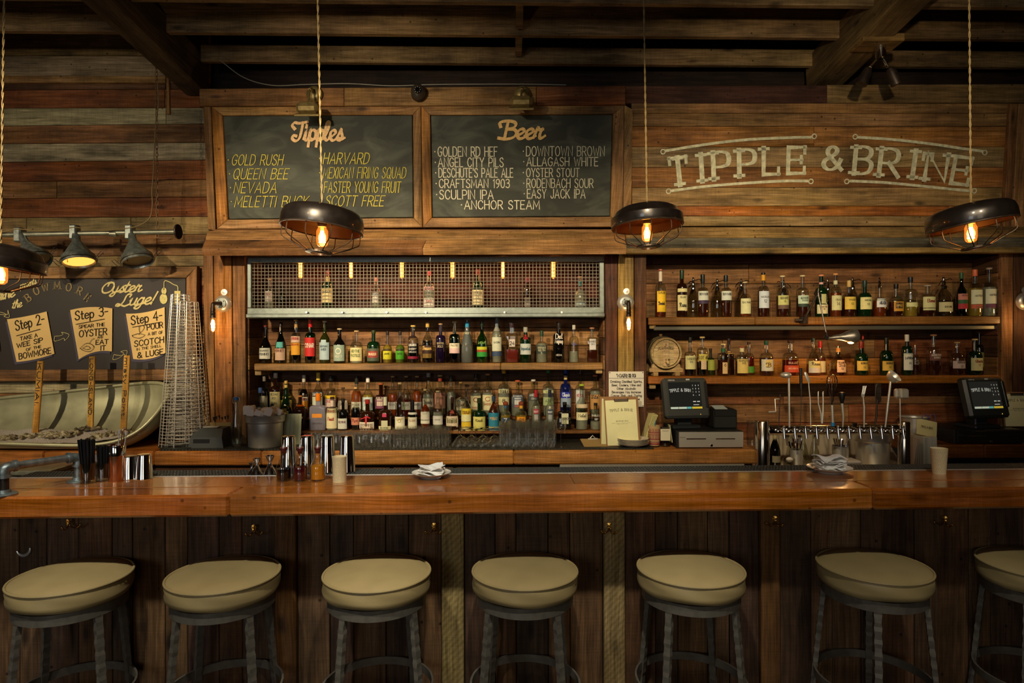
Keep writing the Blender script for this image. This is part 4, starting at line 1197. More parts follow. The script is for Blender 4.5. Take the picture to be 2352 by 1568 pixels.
brow('B', ('on the middle shelf', 'bottles on the middle shelf of the left bay'), ZS1, 4.5, [
 (610, 747, 27, 'pear', 'k', ('k', .5), '#8c2a1c', .03, [('#d5d8c8', 799, 824)], [('AMARO', 805, 4, 20), ('NONINO', 813, 5, 22)], '#3c4038', 'black long-necked bottle with white label, leftmost'),
 (645, 740, 25, 'slope', 'g', ('bk', .33), K, .11, [('#c9a98c', 800, 827), ('#54b0a8', 785, 798, .7)], [('FERNET', 805, 5, 21)], '#6c2c1c', 'green sloping bottle with beige label and teal medallion'),
 (680, 734, 22, 'bord', 'cl', ('bk', .44), '~#b9945c', 0, [('#d8b8a0', 772, 786), ('#dea022', 787, 815), ('#b38f5a', 742, 752)], [('AVERNA', 777, 6, 18), ('SICILIANO', 791, 4, 18)], '#a82418', 'bottle with yellow and white label and cork top'),
 (713, 733, 24, 'bord', 'gg', ('bk', .5), '#c01c20', .18, [('#c4201c', 775, 818)], [('CYNAR', 793, 9, 22)], '#e6e0c8', 'green bottle with tall red cap and red label'),
 (746, 737, 24, 'wine', 'ol', ('k', .6), '~#cfc4a0', 0, [('#a9c0c4', 786, 826), ('#a9c0c4', 780, 786, .5)], [('GENTIAN', 795, 4, 17), ('AMER', 802, 5, 12)], '#2c3c4c', 'olive bottle with long neck and pale blue pointed label'),
 (780, 754, 27, 'wine', 'k', ('k', .5), '~#c9b48c', 0, [('#8fa392', 792, 829)], [('MELETTI', 818, 4, 18), ('O', 806, 12, 12)], '#d8d4b8', 'squat black bottle with grey-green label'),
 (819, 759, 29, 'squat', 'cl', ('wh', .42), '~#c9a878', 0, [('#d6c88e', 798, 829)], [('MENTHE', 806, 6, 20), ('PASTILLE', 816, 6, 22)], '#4c6a34', 'clear round-shouldered bottle with cream label and green script'),
 (858, 758, 30, 'squat', 'dg', ('k', .5), '#2c3a18', .1, [('#4a5240', 800, 829), ('#a02c24', 806, 821, .8)], [('BRAULIO', 813, 5, 18)], '#e0c8a0', 'dark green bottle with red oval on a dark label'),
 (890, 760, 21, 'long', 'cl', ('ye', .58), K, .13, [('#d9d21c', 806, 825)], [('CHARTREUSE', 803, 4, 19), ('JAUNE', 812, 4, 12)], '#2c2c10', 'slim bottle with bright yellow label'),
 (919, 760, 21, 'long', 'cl', ('gn', .58), K, .13, [('#52b01c', 806, 825)], [('CHARTREUSE', 803, 4, 19), ('VERTE', 812, 4, 12)], '#2c2c10', 'slim bottle with bright green label'),
 (949, 747, 26, 'bord', 'cl', ('bk', .52), '~#d8b45c', 0, [('#2a1a18', 758, 776), ('#a01c40', 818, 824)], [('LUXARDO', 792, 5, 18), ('CHERRY', 801, 4, 18), ('MORLACCO', 808, 3.5, 18)], '#d8d4c8', 'bottle of dark liqueur with white lettering and crimson band'),
 (982, 740, 25, 'wine', 'cl', ('k', .55), '#cfa84c', .12, [('#3a2014', 793, 822), ('#9c7c2c', 812, 822, .9)], [('~Tresor', 799, 8, 21)], '#e0b868', 'gold-capped bottle with brown and gold label'),
 (1012, 742, 23, 'bord', 'pu', ('k', .6), '~#c8a070', 0, [], [('GENEVER', 788, 4, 16), ('BOLS', 795, 5, 12)], '#a89870', 'very dark blue corked bottle with gold print'),
 (1044, 738, 25, 'bord', 'g', ('bk', .5), '~#d0b890', 0, [('#e0d8b8', 788, 799), ('#d8b8b0', 799, 811)], [('PASTIS', 793, 4, 16)], '#5c5040', 'green wine-shaped bottle with white and pink label'),
 (1073, 732, 27, 'cone', 'gy', ('wh', .45), '~#8a6c50', 0, [('#1c8cb8', 739, 751), ('#4c5450', 762, 790, 1.4)], [('OVUO', 765, 5, 14)], '#d8d0a8', 'tall grey cone-shaped ribbed bottle with turquoise neck band'),
 (1107, 737, 25, 'wine', 'gg', ('gn', .5), '#16281a', .14, [('#2c9a34', 808, 819), ('#c8c82c', 796, 803), ('#a8401c', 803, 808)], [('VIDA', 787, 5, 16)], '#7cb050', 'green bottle with red, yellow and green label'),
 (1141, 727, 23, 'bord', 'cl', ('wh', .8), '~#a08060', 0, [('#d8dcc0', 774, 806), ('#2c4c7c', 808, 817), ('#6c7c84', 732, 750)], [('MATERIA', 786, 4, 15), ('~Joven', 812, 5, 16)], '#585c48', 'tallest clear bottle with long white label above a blue band'),
 (1176, 740, 28, 'sqr', 'cl', ('pk', .10), '#341c24', .13, [('#dcd0c4', 779, 796, .62)], [('24', 788, 8, 10)], '#1c1814', 'square clear bottle with small white label numbered 24'),
 (1207, 751, 26, 'tall', 'dg', ('gn', .6), '#a8a898', .15, [('#c9d4cc', 789, 814), ('#981c24', 768, 779, .5)], [('~Imported', 800, 7, 22)], '#54707c', 'green bottle with silver cap, red seal and white label'),
 (1244, 759, 26, 'squat', 'cl', ('wh', .6), '#2c4834', .18, [('#34443a', 793, 812)], [('HAYMANS', 798, 4.5, 20), ('OLD TOM', 804, 4, 18), ('1L', 810, 4, 5)], '#c8c4a0', 'clear grey-green bottle with dark green label'),
 (1283, 739, 26, 'tall', 'k', ('k', .6), '#1c1614', .15, [], [('~Del', 772, 11, 16), ('~Maguey', 783, 9, 20), ('MEZCAL', 815, 3.5, 14)], '#cfc8b8', 'black bottle with flowing white script'),
 (1318, 746, 23, 'bulge', 'cl', ('wh', .3), '#b8b8ac', .12, [], [('VODKA', 790, 4, 12)], '#4c4c84', 'clear stepped bottle with silver cap'),
 (1360, 752, 24, 'sqr', 'cl', ('da', .35), '~#c08458', 0, [('#c8c8c4', 778, 803, .8)], [('MONKEY', 784, 4, 14), ('GIN', 790, 4, 8)], '#4c4c50', 'square amber-based bottle with white label, rightmost'),
])
brow('C', ('in the back row', 'back row of bottles above the glasses'), ZS5, 4.61, [
 (607, 864, 20, 'bord', 'k', ('k', .6), '#84786c', .12, [('#b4ac94', 909, 942)], [], K, 'dark bottle with grey capsule, leftmost'),
 (633, 856, 25, 'bord', 'br', ('k', .6), '#cfc6b4', .12, [('#cfc48a', 900, 941)], [('MEZAN', 905, 5, 18), ('XO', 914, 5, 8), ('RUM', 926, 5, 12)], '#3c3420', 'dark brown bottle with tall cream label and white cap'),
 (660, 880, 26, 'wine', 'ol', ('k', .6), '#2c2014', .1, [('#b8a83c', 911, 940)], [('HERB', 918, 6, 12)], '#8c3c14', 'half-hidden bottle with yellow label behind the green one', .03),
 (698, 861, 22, 'wine', 'cl', ('bk', .66), '#d4ccbc', .17, [('#cfc4b0', 912, 921), ('#e0941c', 921, 948)], [('APEROTTI', 917, 5, 19)], '#a82c1c', 'white-capped bottle with orange label'),
 (731, 855, 26, 'wine', 'cl', ('rd', .36), '#d8bc4c', .18, [('#1c2a34', 900, 909), ('#c8d0b4', 911, 930)], [('CAMPARI', 905, 6, 24)], '#e8e8e0', 'gold-capped bottle with white capitals on a dark band'),
 (760, 862, 26, 'bord', 'cl', ('rd', .5), '#1c1c1a', .13, [('#d8b820', 908, 915), ('#c8b4a8', 916, 934)], [('SUZE', 921, 5, 14)], '#a81c1c', 'black-capped bottle with yellow and white label'),
 (788, 890, 24, 'round', 'cl', ('wh', .4), '~#2a241c', 0, [('#c4b8a4', 920, 940)], [('DRY', 928, 5, 10)], '#5c5448', 'short-necked clear bottle with lace-patterned label, half hidden'),
 (819, 863, 24, 'wine', 'cl', ('or', .62), '#20241c', .2, [('#ccc8b4', 923, 940)], [('ORANGE', 929, 4, 18)], '#6c6450', 'dark-capped bottle of orange liqueur with white label'),
 (845, 866, 25, 'wine', 'cl', ('ye', .55), '#dcd8cc', .13, [('#b8c8c0', 912, 942)], [('MARIE', 920, 5, 16), ('NO.1', 930, 5, 10)], '#3c3430', 'white-capped pale bottle with broad white label'),
 (875, 880, 31, 'squat', 'br', ('k', .6), '~#d8743c', 0, [('#6c3450', 911, 938, .75), ('#c8b8a4', 917, 932, .45)], [('SLOE GIN', 914, 4, 18)], '#d8c8b4', 'stout dark bottle with purple oval label and orange stopper'),
 (902, 863, 22, 'wine', 'cl', ('or', .55), CK_, 0, [('#d0cec4', 923, 940)], [('PEACH', 929, 4, 13)], '#8c8478', 'corked orange-brown liqueur bottle with lemon sticker, first of three alike'),
 (933, 863, 22, 'wine', 'cl', ('rd', .42), CK_, 0, [('#d0cec4', 923, 941)], [('CASSIS', 930, 4, 15)], '#8c8478', 'corked red liqueur bottle with white label, middle of three alike'),
 (958, 863, 23, 'wine', 'cl', ('or', .62), CK_, 0, [('#d0cec4', 923, 940)], [('BERRY', 929, 4, 14)], '#8c8478', 'corked red-orange liqueur bottle with berry sticker, third of three alike'),
 (984, 856, 27, 'wine', 'cl', ('wh', .5), '#a09c94', .1, [('#c4c0ac', 915, 934)], [('~S', 900, 11, 10), ('~Brandy', 923, 8, 20)], '#6c6858', 'tall clear bottle with white swan-like print'),
 (1011, 861, 27, 'bord', 'cl', ('am', .5), '~#c9b070', 0, [('#a83c2c', 869, 876), ('#c48c74', 902, 938)], [('POIRE', 914, 5, 18)], '#8c5c48', 'bottle with tall salmon-pink label and red neck ring'),
 (1036, 862, 22, 'wine', 'cl', ('wh', .6), '#1c1c18', .14, [], [('SKI', 912, 5, 8)], '#c8c8c0', 'clear black-necked unlabelled bottle'),
 (1059, 877, 23, 'long', 'cl', ('wh', .5), '~#d0a85c', 0, [('#cfc8a4', 921, 942)], [('TEQUILA', 930, 4, 15)], '#6c6448', 'short clear bottle tied with raffia'),
 (1093, 859, 25, 'bord', 'cl', ('wh', .55), '#1c1a18', .12, [('#ddd8a8', 909, 940)], [('BARSOL', 936, 4, 17), ('~C', 918, 9, 10)], '#9c3c1c', 'black-capped bottle with cream label and red sash'),
 (1120, 858, 25, 'bord', 'cl', ('wh', .55), '~#d09050', 0, [('#d8d4a4', 907, 942)], [('BARSOL', 928, 4, 16), ('~C', 916, 9, 10)], '#a85428', 'cork-topped bottle with cream label and orange emblem'),
 (1157, 850, 26, 'bord', 'cl', ('wh', .6), '#e0a422', .07, [('#d8d4a0', 894, 903), ('#d4d09c', 912, 930)], [('TEQUILA', 899, 6, 20), ('(8)', 920, 8, 16)], '#2c2c24', 'clear bottle with yellow cap and two cream labels'),
 (1189, 873, 31, 'squat', 'cl', ('wh', .55), '~#d8643c', 0, [('#4c5c74', 907, 936, .8), ('#d8d8cc', 914, 929, .5), ('#a8583c', 930, 935, .5)], [('PLYMOUTH', 910, 4, 22)], '#d8dce0', 'stout clear gin bottle with blue oval label'),
 (1225, 871, 27, 'tall', 'cl', ('wh', .55), '#d8d4c4', .05, [('#4a4c48', 904, 920)], [('AVIATION', 907, 5, 19), ('GIN', 915, 4, 10)], '#d8d8cc', 'clear bottle with dark grey label and white cap'),
 (1259, 850, 26, 'bord', 'cl', ('wh', .6), '#3c8440', .06, [('#d4d89c', 896, 903), ('#a8b884', 912, 931)], [('TEQUILA', 900, 4, 14), ('AZUL', 920, 6, 14)], '#4c5c3c', 'clear bottle with green cap and green-tinted label'),
 (1299, 849, 25, 'bord', 'bl', ('k', .6), '#2444a8', .08, [('#2030a0', 900, 914), ('#8ca0b4', 914, 935), ('#c8b070', 863, 872)], [('~Chopin', 906, 8, 18), ('#', 894, 4, 4)], '#c8d4e8', 'deep blue bottle with blue stopper and gold neck ring'),
 (1332, 853, 22, 'bord', 'cl', ('wh', .6), 'pour', 0, [('#c8ccc8', 896, 932)], [('KETEL', 908, 6, 17)], '#a82c24', 'clear bottle with metal pourer and white label'),
 (1367, 861, 26, 'bord', 'cl', ('wh', .6), '~#e0784c', 0, [('#b08448', 906, 940)], [("~Tito's", 911, 8, 20)], '#2c2014', 'clear bottle with kraft brown label and orange cap'),
])
brow('D', ('in the front row', 'front row of bottles above the glasses'), ZS4, 4.505, [
 (598, 890, 27, 'squat', 'cl', ('wh', .55), '#3c5890', .12, [], [], K, 'clear round bottle with blue cap behind the steel bucket'),
 (625, 927, 21, 'long', 'br', ('k', .6), '#1a1410', .14, [('#a88c4c', 958, 975)], [], K, 'small dark bottle behind the white cloths'),
 (657, 874, 27, 'slope', 'dg', ('k', .5), '#c4a04c', .06, [('#c8b060', 884, 891), ('#c8be54', 944, 965, .7), ('#8c7c30', 938, 947, .4)], [('VERO', 955, 5, 12)], '#3c3818', 'green tapered bottle with gold foil top and round seal'),
 (690, 908, 30, 'bulge', 'br', ('or', .75), '~#b8743c', 0, [('#d4a48c', 957, 962, .6)], [('BERKSHIRE', 959.5, 3.5, 14)], '#8c1c18', 'amber decanter-shaped bottle with narrow pink label'),
 (731, 903, 37, 'block', 'fr', None, '#e87c10', .2, [('#e08c1c', 951, 960, .8)], [('GRAPPA', 973, 4, 24)], '#5c5860', 'wide frosted square bottle with orange neck and orange tape'),
 (763, 911, 26, 'bord', 'cl', ('wh', .6), '#3a1c1c', .07, [('#e0d4a8', 938, 984), ('#d0bca8', 920, 934, .8)], [('PIMMS', 944, 5, 17), ('~Fruit', 962, 7, 14)], '#9c2c24', 'cream-labelled bottle with red and black capsule'),
 (788, 915, 25, 'squat', 'k', ('k', .6), '#181414', .12, [('#c9ccbc', 961, 985, .95)], [('HEERING', 969, 4.5, 17)], '#5c2c40', 'black round-shouldered bottle with arched white label'),
 (817, 889, 20, 'long', 'cl', ('bk', .52), CK_, 0, [('#c07c60', 959, 976)], [('~Rye', 965, 6, 12)], '#8c3c2c', 'dark liquor bottle with thin cork-topped neck and copper label'),
 (844, 917, 38, 'round', 'br', ('k', .6), '#8c1c14', .14, [('#e0dcc8', 970, 989, 1.0), ('#6c5440', 973, 986, .86)], [('~Grand', 980, 6, 18)], '#dcd0b8', 'squat dark bottle with red ribbon and broad label'),
 (885, 911, 32, 'round', 'br', ('k', .6), '#c8c8ac', .26, [('#b8b894', 966, 979, .45), ('#c8c89c', 979, 989, 1.0), ('#a8244c', 950, 958, .3)], [('BENEDIC', 983, 4, 20)], '#3c3c28', 'squat dark bottle with white neck and pink wax seal'),
 (919, 878, 24, 'wine', 'cl', ('wh', .2), '~#c8b080', 0, [('#dcdac0', 957, 986)], [('SPIRIT', 963, 4, 15), ('O', 966, 8, 6)], '#a89848', 'clear long-necked bottle with broad white label'),
 (948, 918, 22, 'squat', 'k', ('k', .6), '#16141c', .35, [('#d8d6bc', 958, 984), ('#dcdccc', 947, 952, 1.2)], [('ELDER', 966, 4, 14)], '#9c6c4c', 'small black bottle with white collar and white label'),
 (977, 893, 22, 'long', 'cl', ('am', .62), '~#c8b078', 0, [('#e4e2cc', 935, 973), ('#3c2418', 964, 965.5)], [('TWENTY', 950, 3, 12)], '#b8b098', 'amber bottle with tall plain white label'),
 (1006, 897, 24, 'wine', 'cl', ('wh', .45), '~#c9b48c', 0, [('#d4d4c8', 955, 975)], [('PEPPER', 964, 3, 12)], '#7c7c74', 'small clear corked bottle with white band label'),
 (1039, 912, 32, 'onion', 'br', ('rd', .6), '#3c1c10', .18, [('#8c3c2c', 942, 950, .4), ('#c8b8a0', 956, 979, .95), ('#5c5c30', 960, 972, .75)], [('APPLETON', 961, 4, 20), ('RUM', 976, 3.5, 10)], '#e0d8b8', 'round dark rum bottle with arched label'),
 (1071, 893, 24, 'wine', 'cl', ('wh', .5), 'pour', 0, [('#e0c820', 938, 952), ('#d8d8a0', 952, 968), ('#d8b820', 969, 979)], [('TOURJ.M', 947, 6, 19)], '#6c3414', 'clear bottle with bright yellow label'),
 (1101, 914, 30, 'shouldr', 'dg', ('k', .6), '#1c2c14', .16, [('#d0cc70', 957, 982)], [('~Kirsch', 965, 6, 16)], '#5c5824', 'dark green bottle with plain yellow-cream label'),
 (1134, 909, 25, 'squat', 'cl', ('da', .8), '#243c54', .16, [('#1c7c98', 948, 979), ('#c8b05c', 979, 983)], [('PYRAT', 961, 6, 18)], '#d0a85c', 'amber bottle with teal label and navy cap'),
 (1161, 921, 24, 'squat', 'cl', ('ye', .5), 'ball', 0, [('#2c4c6c', 959, 970, .8), ('#2c5c7c', 932, 938)], [('7', 965, 8, 6)], '#e0e0d8', 'bottle with brown ball stopper and blue badge numbered seven'),
 (1197, 921, 27, 'squat', 'cl', ('ye', .5), 'ball', 0, [('#e0a01c', 932, 939), ('#e09418', 957, 969, .8)], [('21', 964, 6, 9)], '#2c2410', 'bottle with brown ball stopper and orange badge'),
 (1231, 895, 21, 'wine', 'cl', ('wh', .6), '#b01c28', .18, [('#a83044', 939, 950, .6), ('#a8a8a8', 952, 968, .4)], [('BOOT', 945, 4, 10)], '#e0d0d0', 'slim clear bottle with red capsule and red disc'),
 (1263, 895, 21, 'wine', 'cl', ('wh', .6), '#202438', .18, [('#34404c', 940, 951, .6), ('#98a0a0', 952, 968, .4)], [('BOOT', 946, 4, 10)], '#d0d8d8', 'slim clear bottle with navy capsule and dark disc'),
 (1297, 923, 29, 'block', 'k', None, '#1a1614', .1, [('#c4c8a8', 950, 974, .72)], [('HENDRICKS', 962, 5, 24)], '#3c4034', 'black apothecary bottle with pale diamond label'),
 (1336, 882, 28, 'wine', 'cl', ('wh', .25), '~#a4c034', 0, [('#c4b494', 928, 937), ('#d8d4a8', 947, 965)], [('~Nolet', 954, 7, 18)], '#5c5440', 'clear bottle with lime stopper and two cream labels'),
 (1368, 925, 26, 'squat', 'cl', ('wh', .3), '#1c1814', .1, [], [('BABLEUX', 954, 4, 22), ('GIN', 962, 4, 8)], '#d0d0c4', 'small clear bottle with black stopper and white lettering'),
])
brow('E', ('on the upper right shelf', 'bottles on the upper right shelf'), ZS2, 4.47, [
 (1517, 618, 24, 'bord', 'cl', ('am', .14), '#c86c5c', .03, [('#e8c01c', 668, 716, .9), ('#d8ccb8', 622, 645)], [('TAYLOR', 672, 5, 16), ('~Bonded', 696, 7, 14)], '#3c2c10', 'tall bottle with long yellow label and pink neck strip'),
 (1566, 620, 24, 'tall', 'br', ('da', .62), '#14301c', .19, [('#dcd69c', 662, 670), ('#dcd69c', 677, 713)], [('ELIJAH', 682, 4, 12), ('~Rare', 700, 9, 16)], '#2c2c1c', 'dark bottle with green capsule and two cream labels'),
 (1614, 630, 25, 'bord', 'cl', ('da', .58), '#101c18', .2, [('#d4dccc', 668, 689), ('#443450', 689, 697)], [('BOWMORE', 675, 5, 22), ('15', 692, 4, 5)], '#282c28', 'green-capped whisky bottle with arched white and violet label'),
 (1667, 632, 25, 'bord', 'cl', ('da', .58), '#0e1c1c', .15, [('#d4dccc', 668, 689)], [('BOWMORE', 675, 5, 21), ('12', 692, 4, 5)], '#282c28', 'dark-capped whisky bottle with arched white label'),
 (1711, 647, 25, 'squat', 'cl', ('am', .5), '~#d0c090', 0, [('#dcdca4', 685, 720)], [('BALVENIE', 694, 4, 20)], '#3c3c28', 'short bottle with plain cream label and cream stopper'),
 (1753, 626, 25, 'bord', 'cl', ('da', .6), '#1c1a18', .035, [('#d0dce0', 668, 707), ('#d89c24', 630, 643)], [('MACALLAN', 681, 4, 20), ('12', 691, 6, 6)], '#3c3430', 'tall bottle with yellow neck and large bluish white label'),
 (1797, 633, 27, 'bord', 'cl', ('da', .5), '~#d0c090', 0, [('#cccc7c', 678, 700), ('#6c5444', 700, 709)], [('GLENLIVET', 684, 5, 20), ('15', 692, 4, 5)], '#3c3c20', 'bottle with olive and brown label and wide shoulders'),
 (1843, 632, 27, 'bord', 'cl', ('da', .45), '~#d0c090', 0, [('#c8dcc0', 678, 697), ('#2c4030', 697, 704)], [('GLENLIVET', 684, 5, 19), ('FOUNDERS', 690, 3, 14)], '#2c4430', 'bottle with mint and dark green label'),
 (1886, 631, 27, 'bord', 'dg', ('k', .6), '~#e0946c', 0, [('#dcd4a4', 699, 720), ('#b8b87c', 675, 697, .4), ('#d8a8a8', 647, 652)], [('LAGAVULIN', 704, 3.5, 18), ('16', 709, 4, 5)], '#6c3424', 'dark green bottle with cream label and oval badge'),
 (1919, 628, 25, 'bord', 'cl', ('am', .55), '~#d89c60', 0, [('#cccc94', 678, 712), ('#d0d0a8', 643, 652)], [('OBAN', 688, 4, 12), ('14', 697, 7, 7)], '#6c6444', 'pale amber bottle with olive label and neck medallion'),
 (1950, 644, 28, 'squat', 'cl', ('da', .5), '#c8a860', .18, [('#d8bc4c', 681, 710)], [('YAMAZAKI', 688, 3.5, 15), ('12', 697, 4, 5), ('#', 690, 9, 6)], '#2c2414', 'gold-capped bottle with golden yellow label'),
 (1986, 644, 29, 'squat', 'dg', ('k', .6), '#16342c', .18, [('#d8d490', 682, 710)], [('HAKUSHU', 689, 3.5, 15), ('12', 698, 4, 5)], '#242818', 'green bottle with pale yellow label and black brushwork'),
 (2020, 660, 28, 'squat', 'cl', ('am', .55), None, 0, [('#dce0e0', 685, 705, .9)], [('AKASHI', 695, 7, 15)], '#1c1c1c', 'bottle with bluish white label and silver stopper'),
 (2058, 652, 33, 'round', 'cl', ('da', .45), '#1c1410', .14, [('#c8922c', 692, 714, .7), ('#2c2018', 694, 708, .5), ('#2c3c24', 678, 685, .3)], [('DIPLO', 701, 4, 12)], '#d8b868', 'round decanter with black and gold label'),
 (2091, 636, 28, 'bord', 'cl', ('ye', .35), '#1c2428', .13, [('#d4d494', 694, 704)], [], K, 'clear tall bottle with thin cream band label'),
 (2130, 655, 31, 'tall', 'cl', ('da', .14), '~#b8b0a0', 0, [('#d8d89c', 681, 712), ('#5c4424', 706, 708)], [('~Element', 690, 7, 18)], '#8c3c2c', 'short clear bottle with broad cream label'),
 (2208, 626, 24, 'wine', 'g', ('k', .5), '#2c5c3c', .14, [('#c88070', 674, 688), ('#2c5c34', 688, 697), ('#b02c34', 697, 709)], [('MEZCAL', 678, 3.5, 14)], '#3c2c20', 'green wine-shaped bottle with pink landscape label'),
 (2239, 619, 28, 'bord', 'cl', ('ye', .6), '#e0744c', .14, [('#dce0bc', 665, 698), ('#c85c40', 699, 708)], [('MONTELOB', 679, 4, 18), ('~Mezcal', 704, 5, 14)], '#6c6448', 'clear bottle with orange capsule and tall white label'),
 (2272, 615, 28, 'bord', 'cl', ('wh', .6), '~#a89888', 0, [('#dce0c4', 663, 697), ('#6c3c54', 698, 706)], [('MONTELOB', 677, 4, 17)], '#54503c', 'clear bottle with white label over a plum band, rightmost'),
])
brow('F', ('on the lower right shelf', 'bottles on the lower right shelf'), ZS3, 4.47, [
 (1585, 774, 25, 'shouldr', 'cl', ('k', .32), '#181a14', .14, [('#cfcb8c', 817, 848, 1.2)], [("WISER'S", 824, 5, 20), ('RYE', 831, 4, 7)], '#2c2c1c', 'black-capped bottle with olive cream label beside the barrel'),
 (1613, 773, 25, 'tall', 'cl', ('k', .35), '~#d0b068', 0, [('#cfc054', 813, 828, .9), ('#d0b890', 828, 848, .5)], [('LOT 40', 821, 7, 20)], '#2c2c1c', 'bottle with slanting yellow label lettered in black'),
 (1632, 800, 20, 'squat', 'ol', ('k', .6), '#2c2014', .1, [('#9ca43c', 826, 850)], [], K, 'half-hidden bottle with green round label', .09),
 (1661, 789, 27, 'tall', 'cl', ('da', .5), '~#dcc890', 0, [('#1c5c34', 800, 808), ('#d8b478', 832, 858, .42)], [('6', 838, 6, 4)], '#4c2c1c', 'flat-faced bottle with green neck and small tan label'),
 (1674, 777, 22, 'shouldr', 'br', ('k', .6), '#2a1a10', .1, [('#c89c5c', 806, 812)], [], K, 'dark bottle standing behind the tan-labelled one', .10),
 (1704, 795, 28, 'tall', 'cl', ('da', .5), '~#9c4c30', 0, [('#d8bc64', 824, 857), ('#d8c894', 799, 808)], [('TEMPLETON', 828, 4.5, 24), ('RYE', 834, 4, 8)], '#3c3824', 'bottle with brown picture label and cream neck'),
 (1720, 785, 24, 'squat', 'cl', ('rd', .55), '#3c2418', .08, [('#4c8c24', 841, 856)], [], K, 'red bottle with green label, half hidden', .10),
 (1760, 782, 30, 'squat', 'cl', ('da', .5), '#1c4830', .12, [('#d0c8ac', 825, 852), ('#d8b860', 826, 842, .45)], [('~B', 838, 9, 10)], '#5c4424', 'green-capped bourbon bottle with pale animal label'),
 (1815, 782, 36, 'squat', 'cl', ('rd', .45), '#3a2014', .07, [('#c84418', 839, 855)], [('BULLEIT', 833, 4, 22), ('BOURBON', 846, 3.5, 22)], '#e8b088', 'wide bourbon bottle with orange-red label'),
 (1868, 776, 30, 'pear', 'cl', ('am', .3), '#1c2c20', .1, [('#d8cc84', 829, 845), ('#d8ccb8', 845, 856)], [('~Roses', 835, 7, 20)], '#4c3c20', 'pear-shaped bottle with cream and yellow label'),
 (1884, 783, 22, 'squat', 'cl', ('am', .5), '#c01c1c', .2, [('#dccc94', 829, 855)], [], K, 'bottle with red wax neck, half hidden', .10),
 (1925, 792, 36, 'pear', 'cl', ('da', .2), '~#6c4c30', 0, [('#dcb48c', 827, 855, .6), ('#d8a45c', 799, 808)], [('ELIJAH', 833, 5, 15), ('CRAIG', 839, 5, 15), ('12', 846, 4, 5)], '#3c2014', 'wide curvy bottle with rounded cream label under the lamp'),
 (1978, 784, 28, 'squat', 'dg', ('k', .6), '#8c2c1c', .2, [('#dcb84c', 829, 851)], [('REDBREAST', 834, 4, 16), ('12', 843, 4, 5)], '#4c3c18', 'dark green bottle with yellow label and brown-red neck'),
 (1982, 770, 12, 'long', 'br', None, '#a02418', .1, [], [], K, 'thin-necked bottle behind the brown-red neck', .12),
 (2036, 775, 28, 'squat', 'dg', ('k', .6), '#16221a', .16, [('#dcb84c', 829, 851)], [('REDBREAST', 834, 4, 16), ('15', 843, 4, 5)], '#4c3c18', 'dark green bottle with yellow label and black cap'),
 (2083, 768, 23, 'tall', 'dg', ('k', .6), '#dcdccc', .17, [('#dce0d0', 811, 850), ('#2c7c3c', 812, 813)], [('LAPHROAIG', 822, 5, 20), ('10', 834, 4, 5)], '#2c3c30', 'green bottle with white cap and tall white label'),
 (2102, 789, 16, 'shouldr', 'cl', ('da', .3), '~#8c3c24', 0, [], [('~G', 832, 8, 9)], '#8c8c84', 'small clear bottle peeping out behind the white-capped one', .09),
 (2144, 768, 29, 'bord', 'cl', ('da', .45), '~#a87c50', 0, [('#6c4438', 812, 828)], [('AUCHENTOSHAN', 815, 4.5, 26), ('AMERICAN', 821, 3.5, 16)], '#d8c8b8', 'clear long-necked bottle with brown lettered band'),
 (2198, 785, 31, 'squat', 'cl', ('da', .2), '~#c8a468', 0, [('#cfbcb0', 829, 846)], [('ABERLOUR', 832, 4, 18), ('12', 841, 4, 5)], '#3c3028', 'short clear bottle with greyish pink label'),
 (2239, 778, 29, 'squat', 'dg', ('k', .6), '~#d8c088', 0, [('#dcd898', 822, 851)], [('~Glenfar', 829, 6, 17), ('12', 838, 4, 5)], '#8c3c24', 'dark bottle with cream label, rightmost'),
 (2249, 762, 20, 'bord', 'k', None, '~#5c4424', 0, [('#8c8c54', 809, 843)], [], K, 'bottle in deep shade behind the rightmost one', .12),
])
# silver stopper of the bluish-white labelled bottle
sp_ = ROWS['E'][12]; H_ = W(2020, 660, 4.47).z - ZS2
m = MB(); m.lathe([(.010, H_-.002), (.013, H_+.008), (.007, H_+.02), (.012, H_+.032), (.006, H_+.045), (.007, H_+.056), (.004, H_+.068), (0, H_+.072)], 12); ob('stopper', m, M_CHROME, sp_)
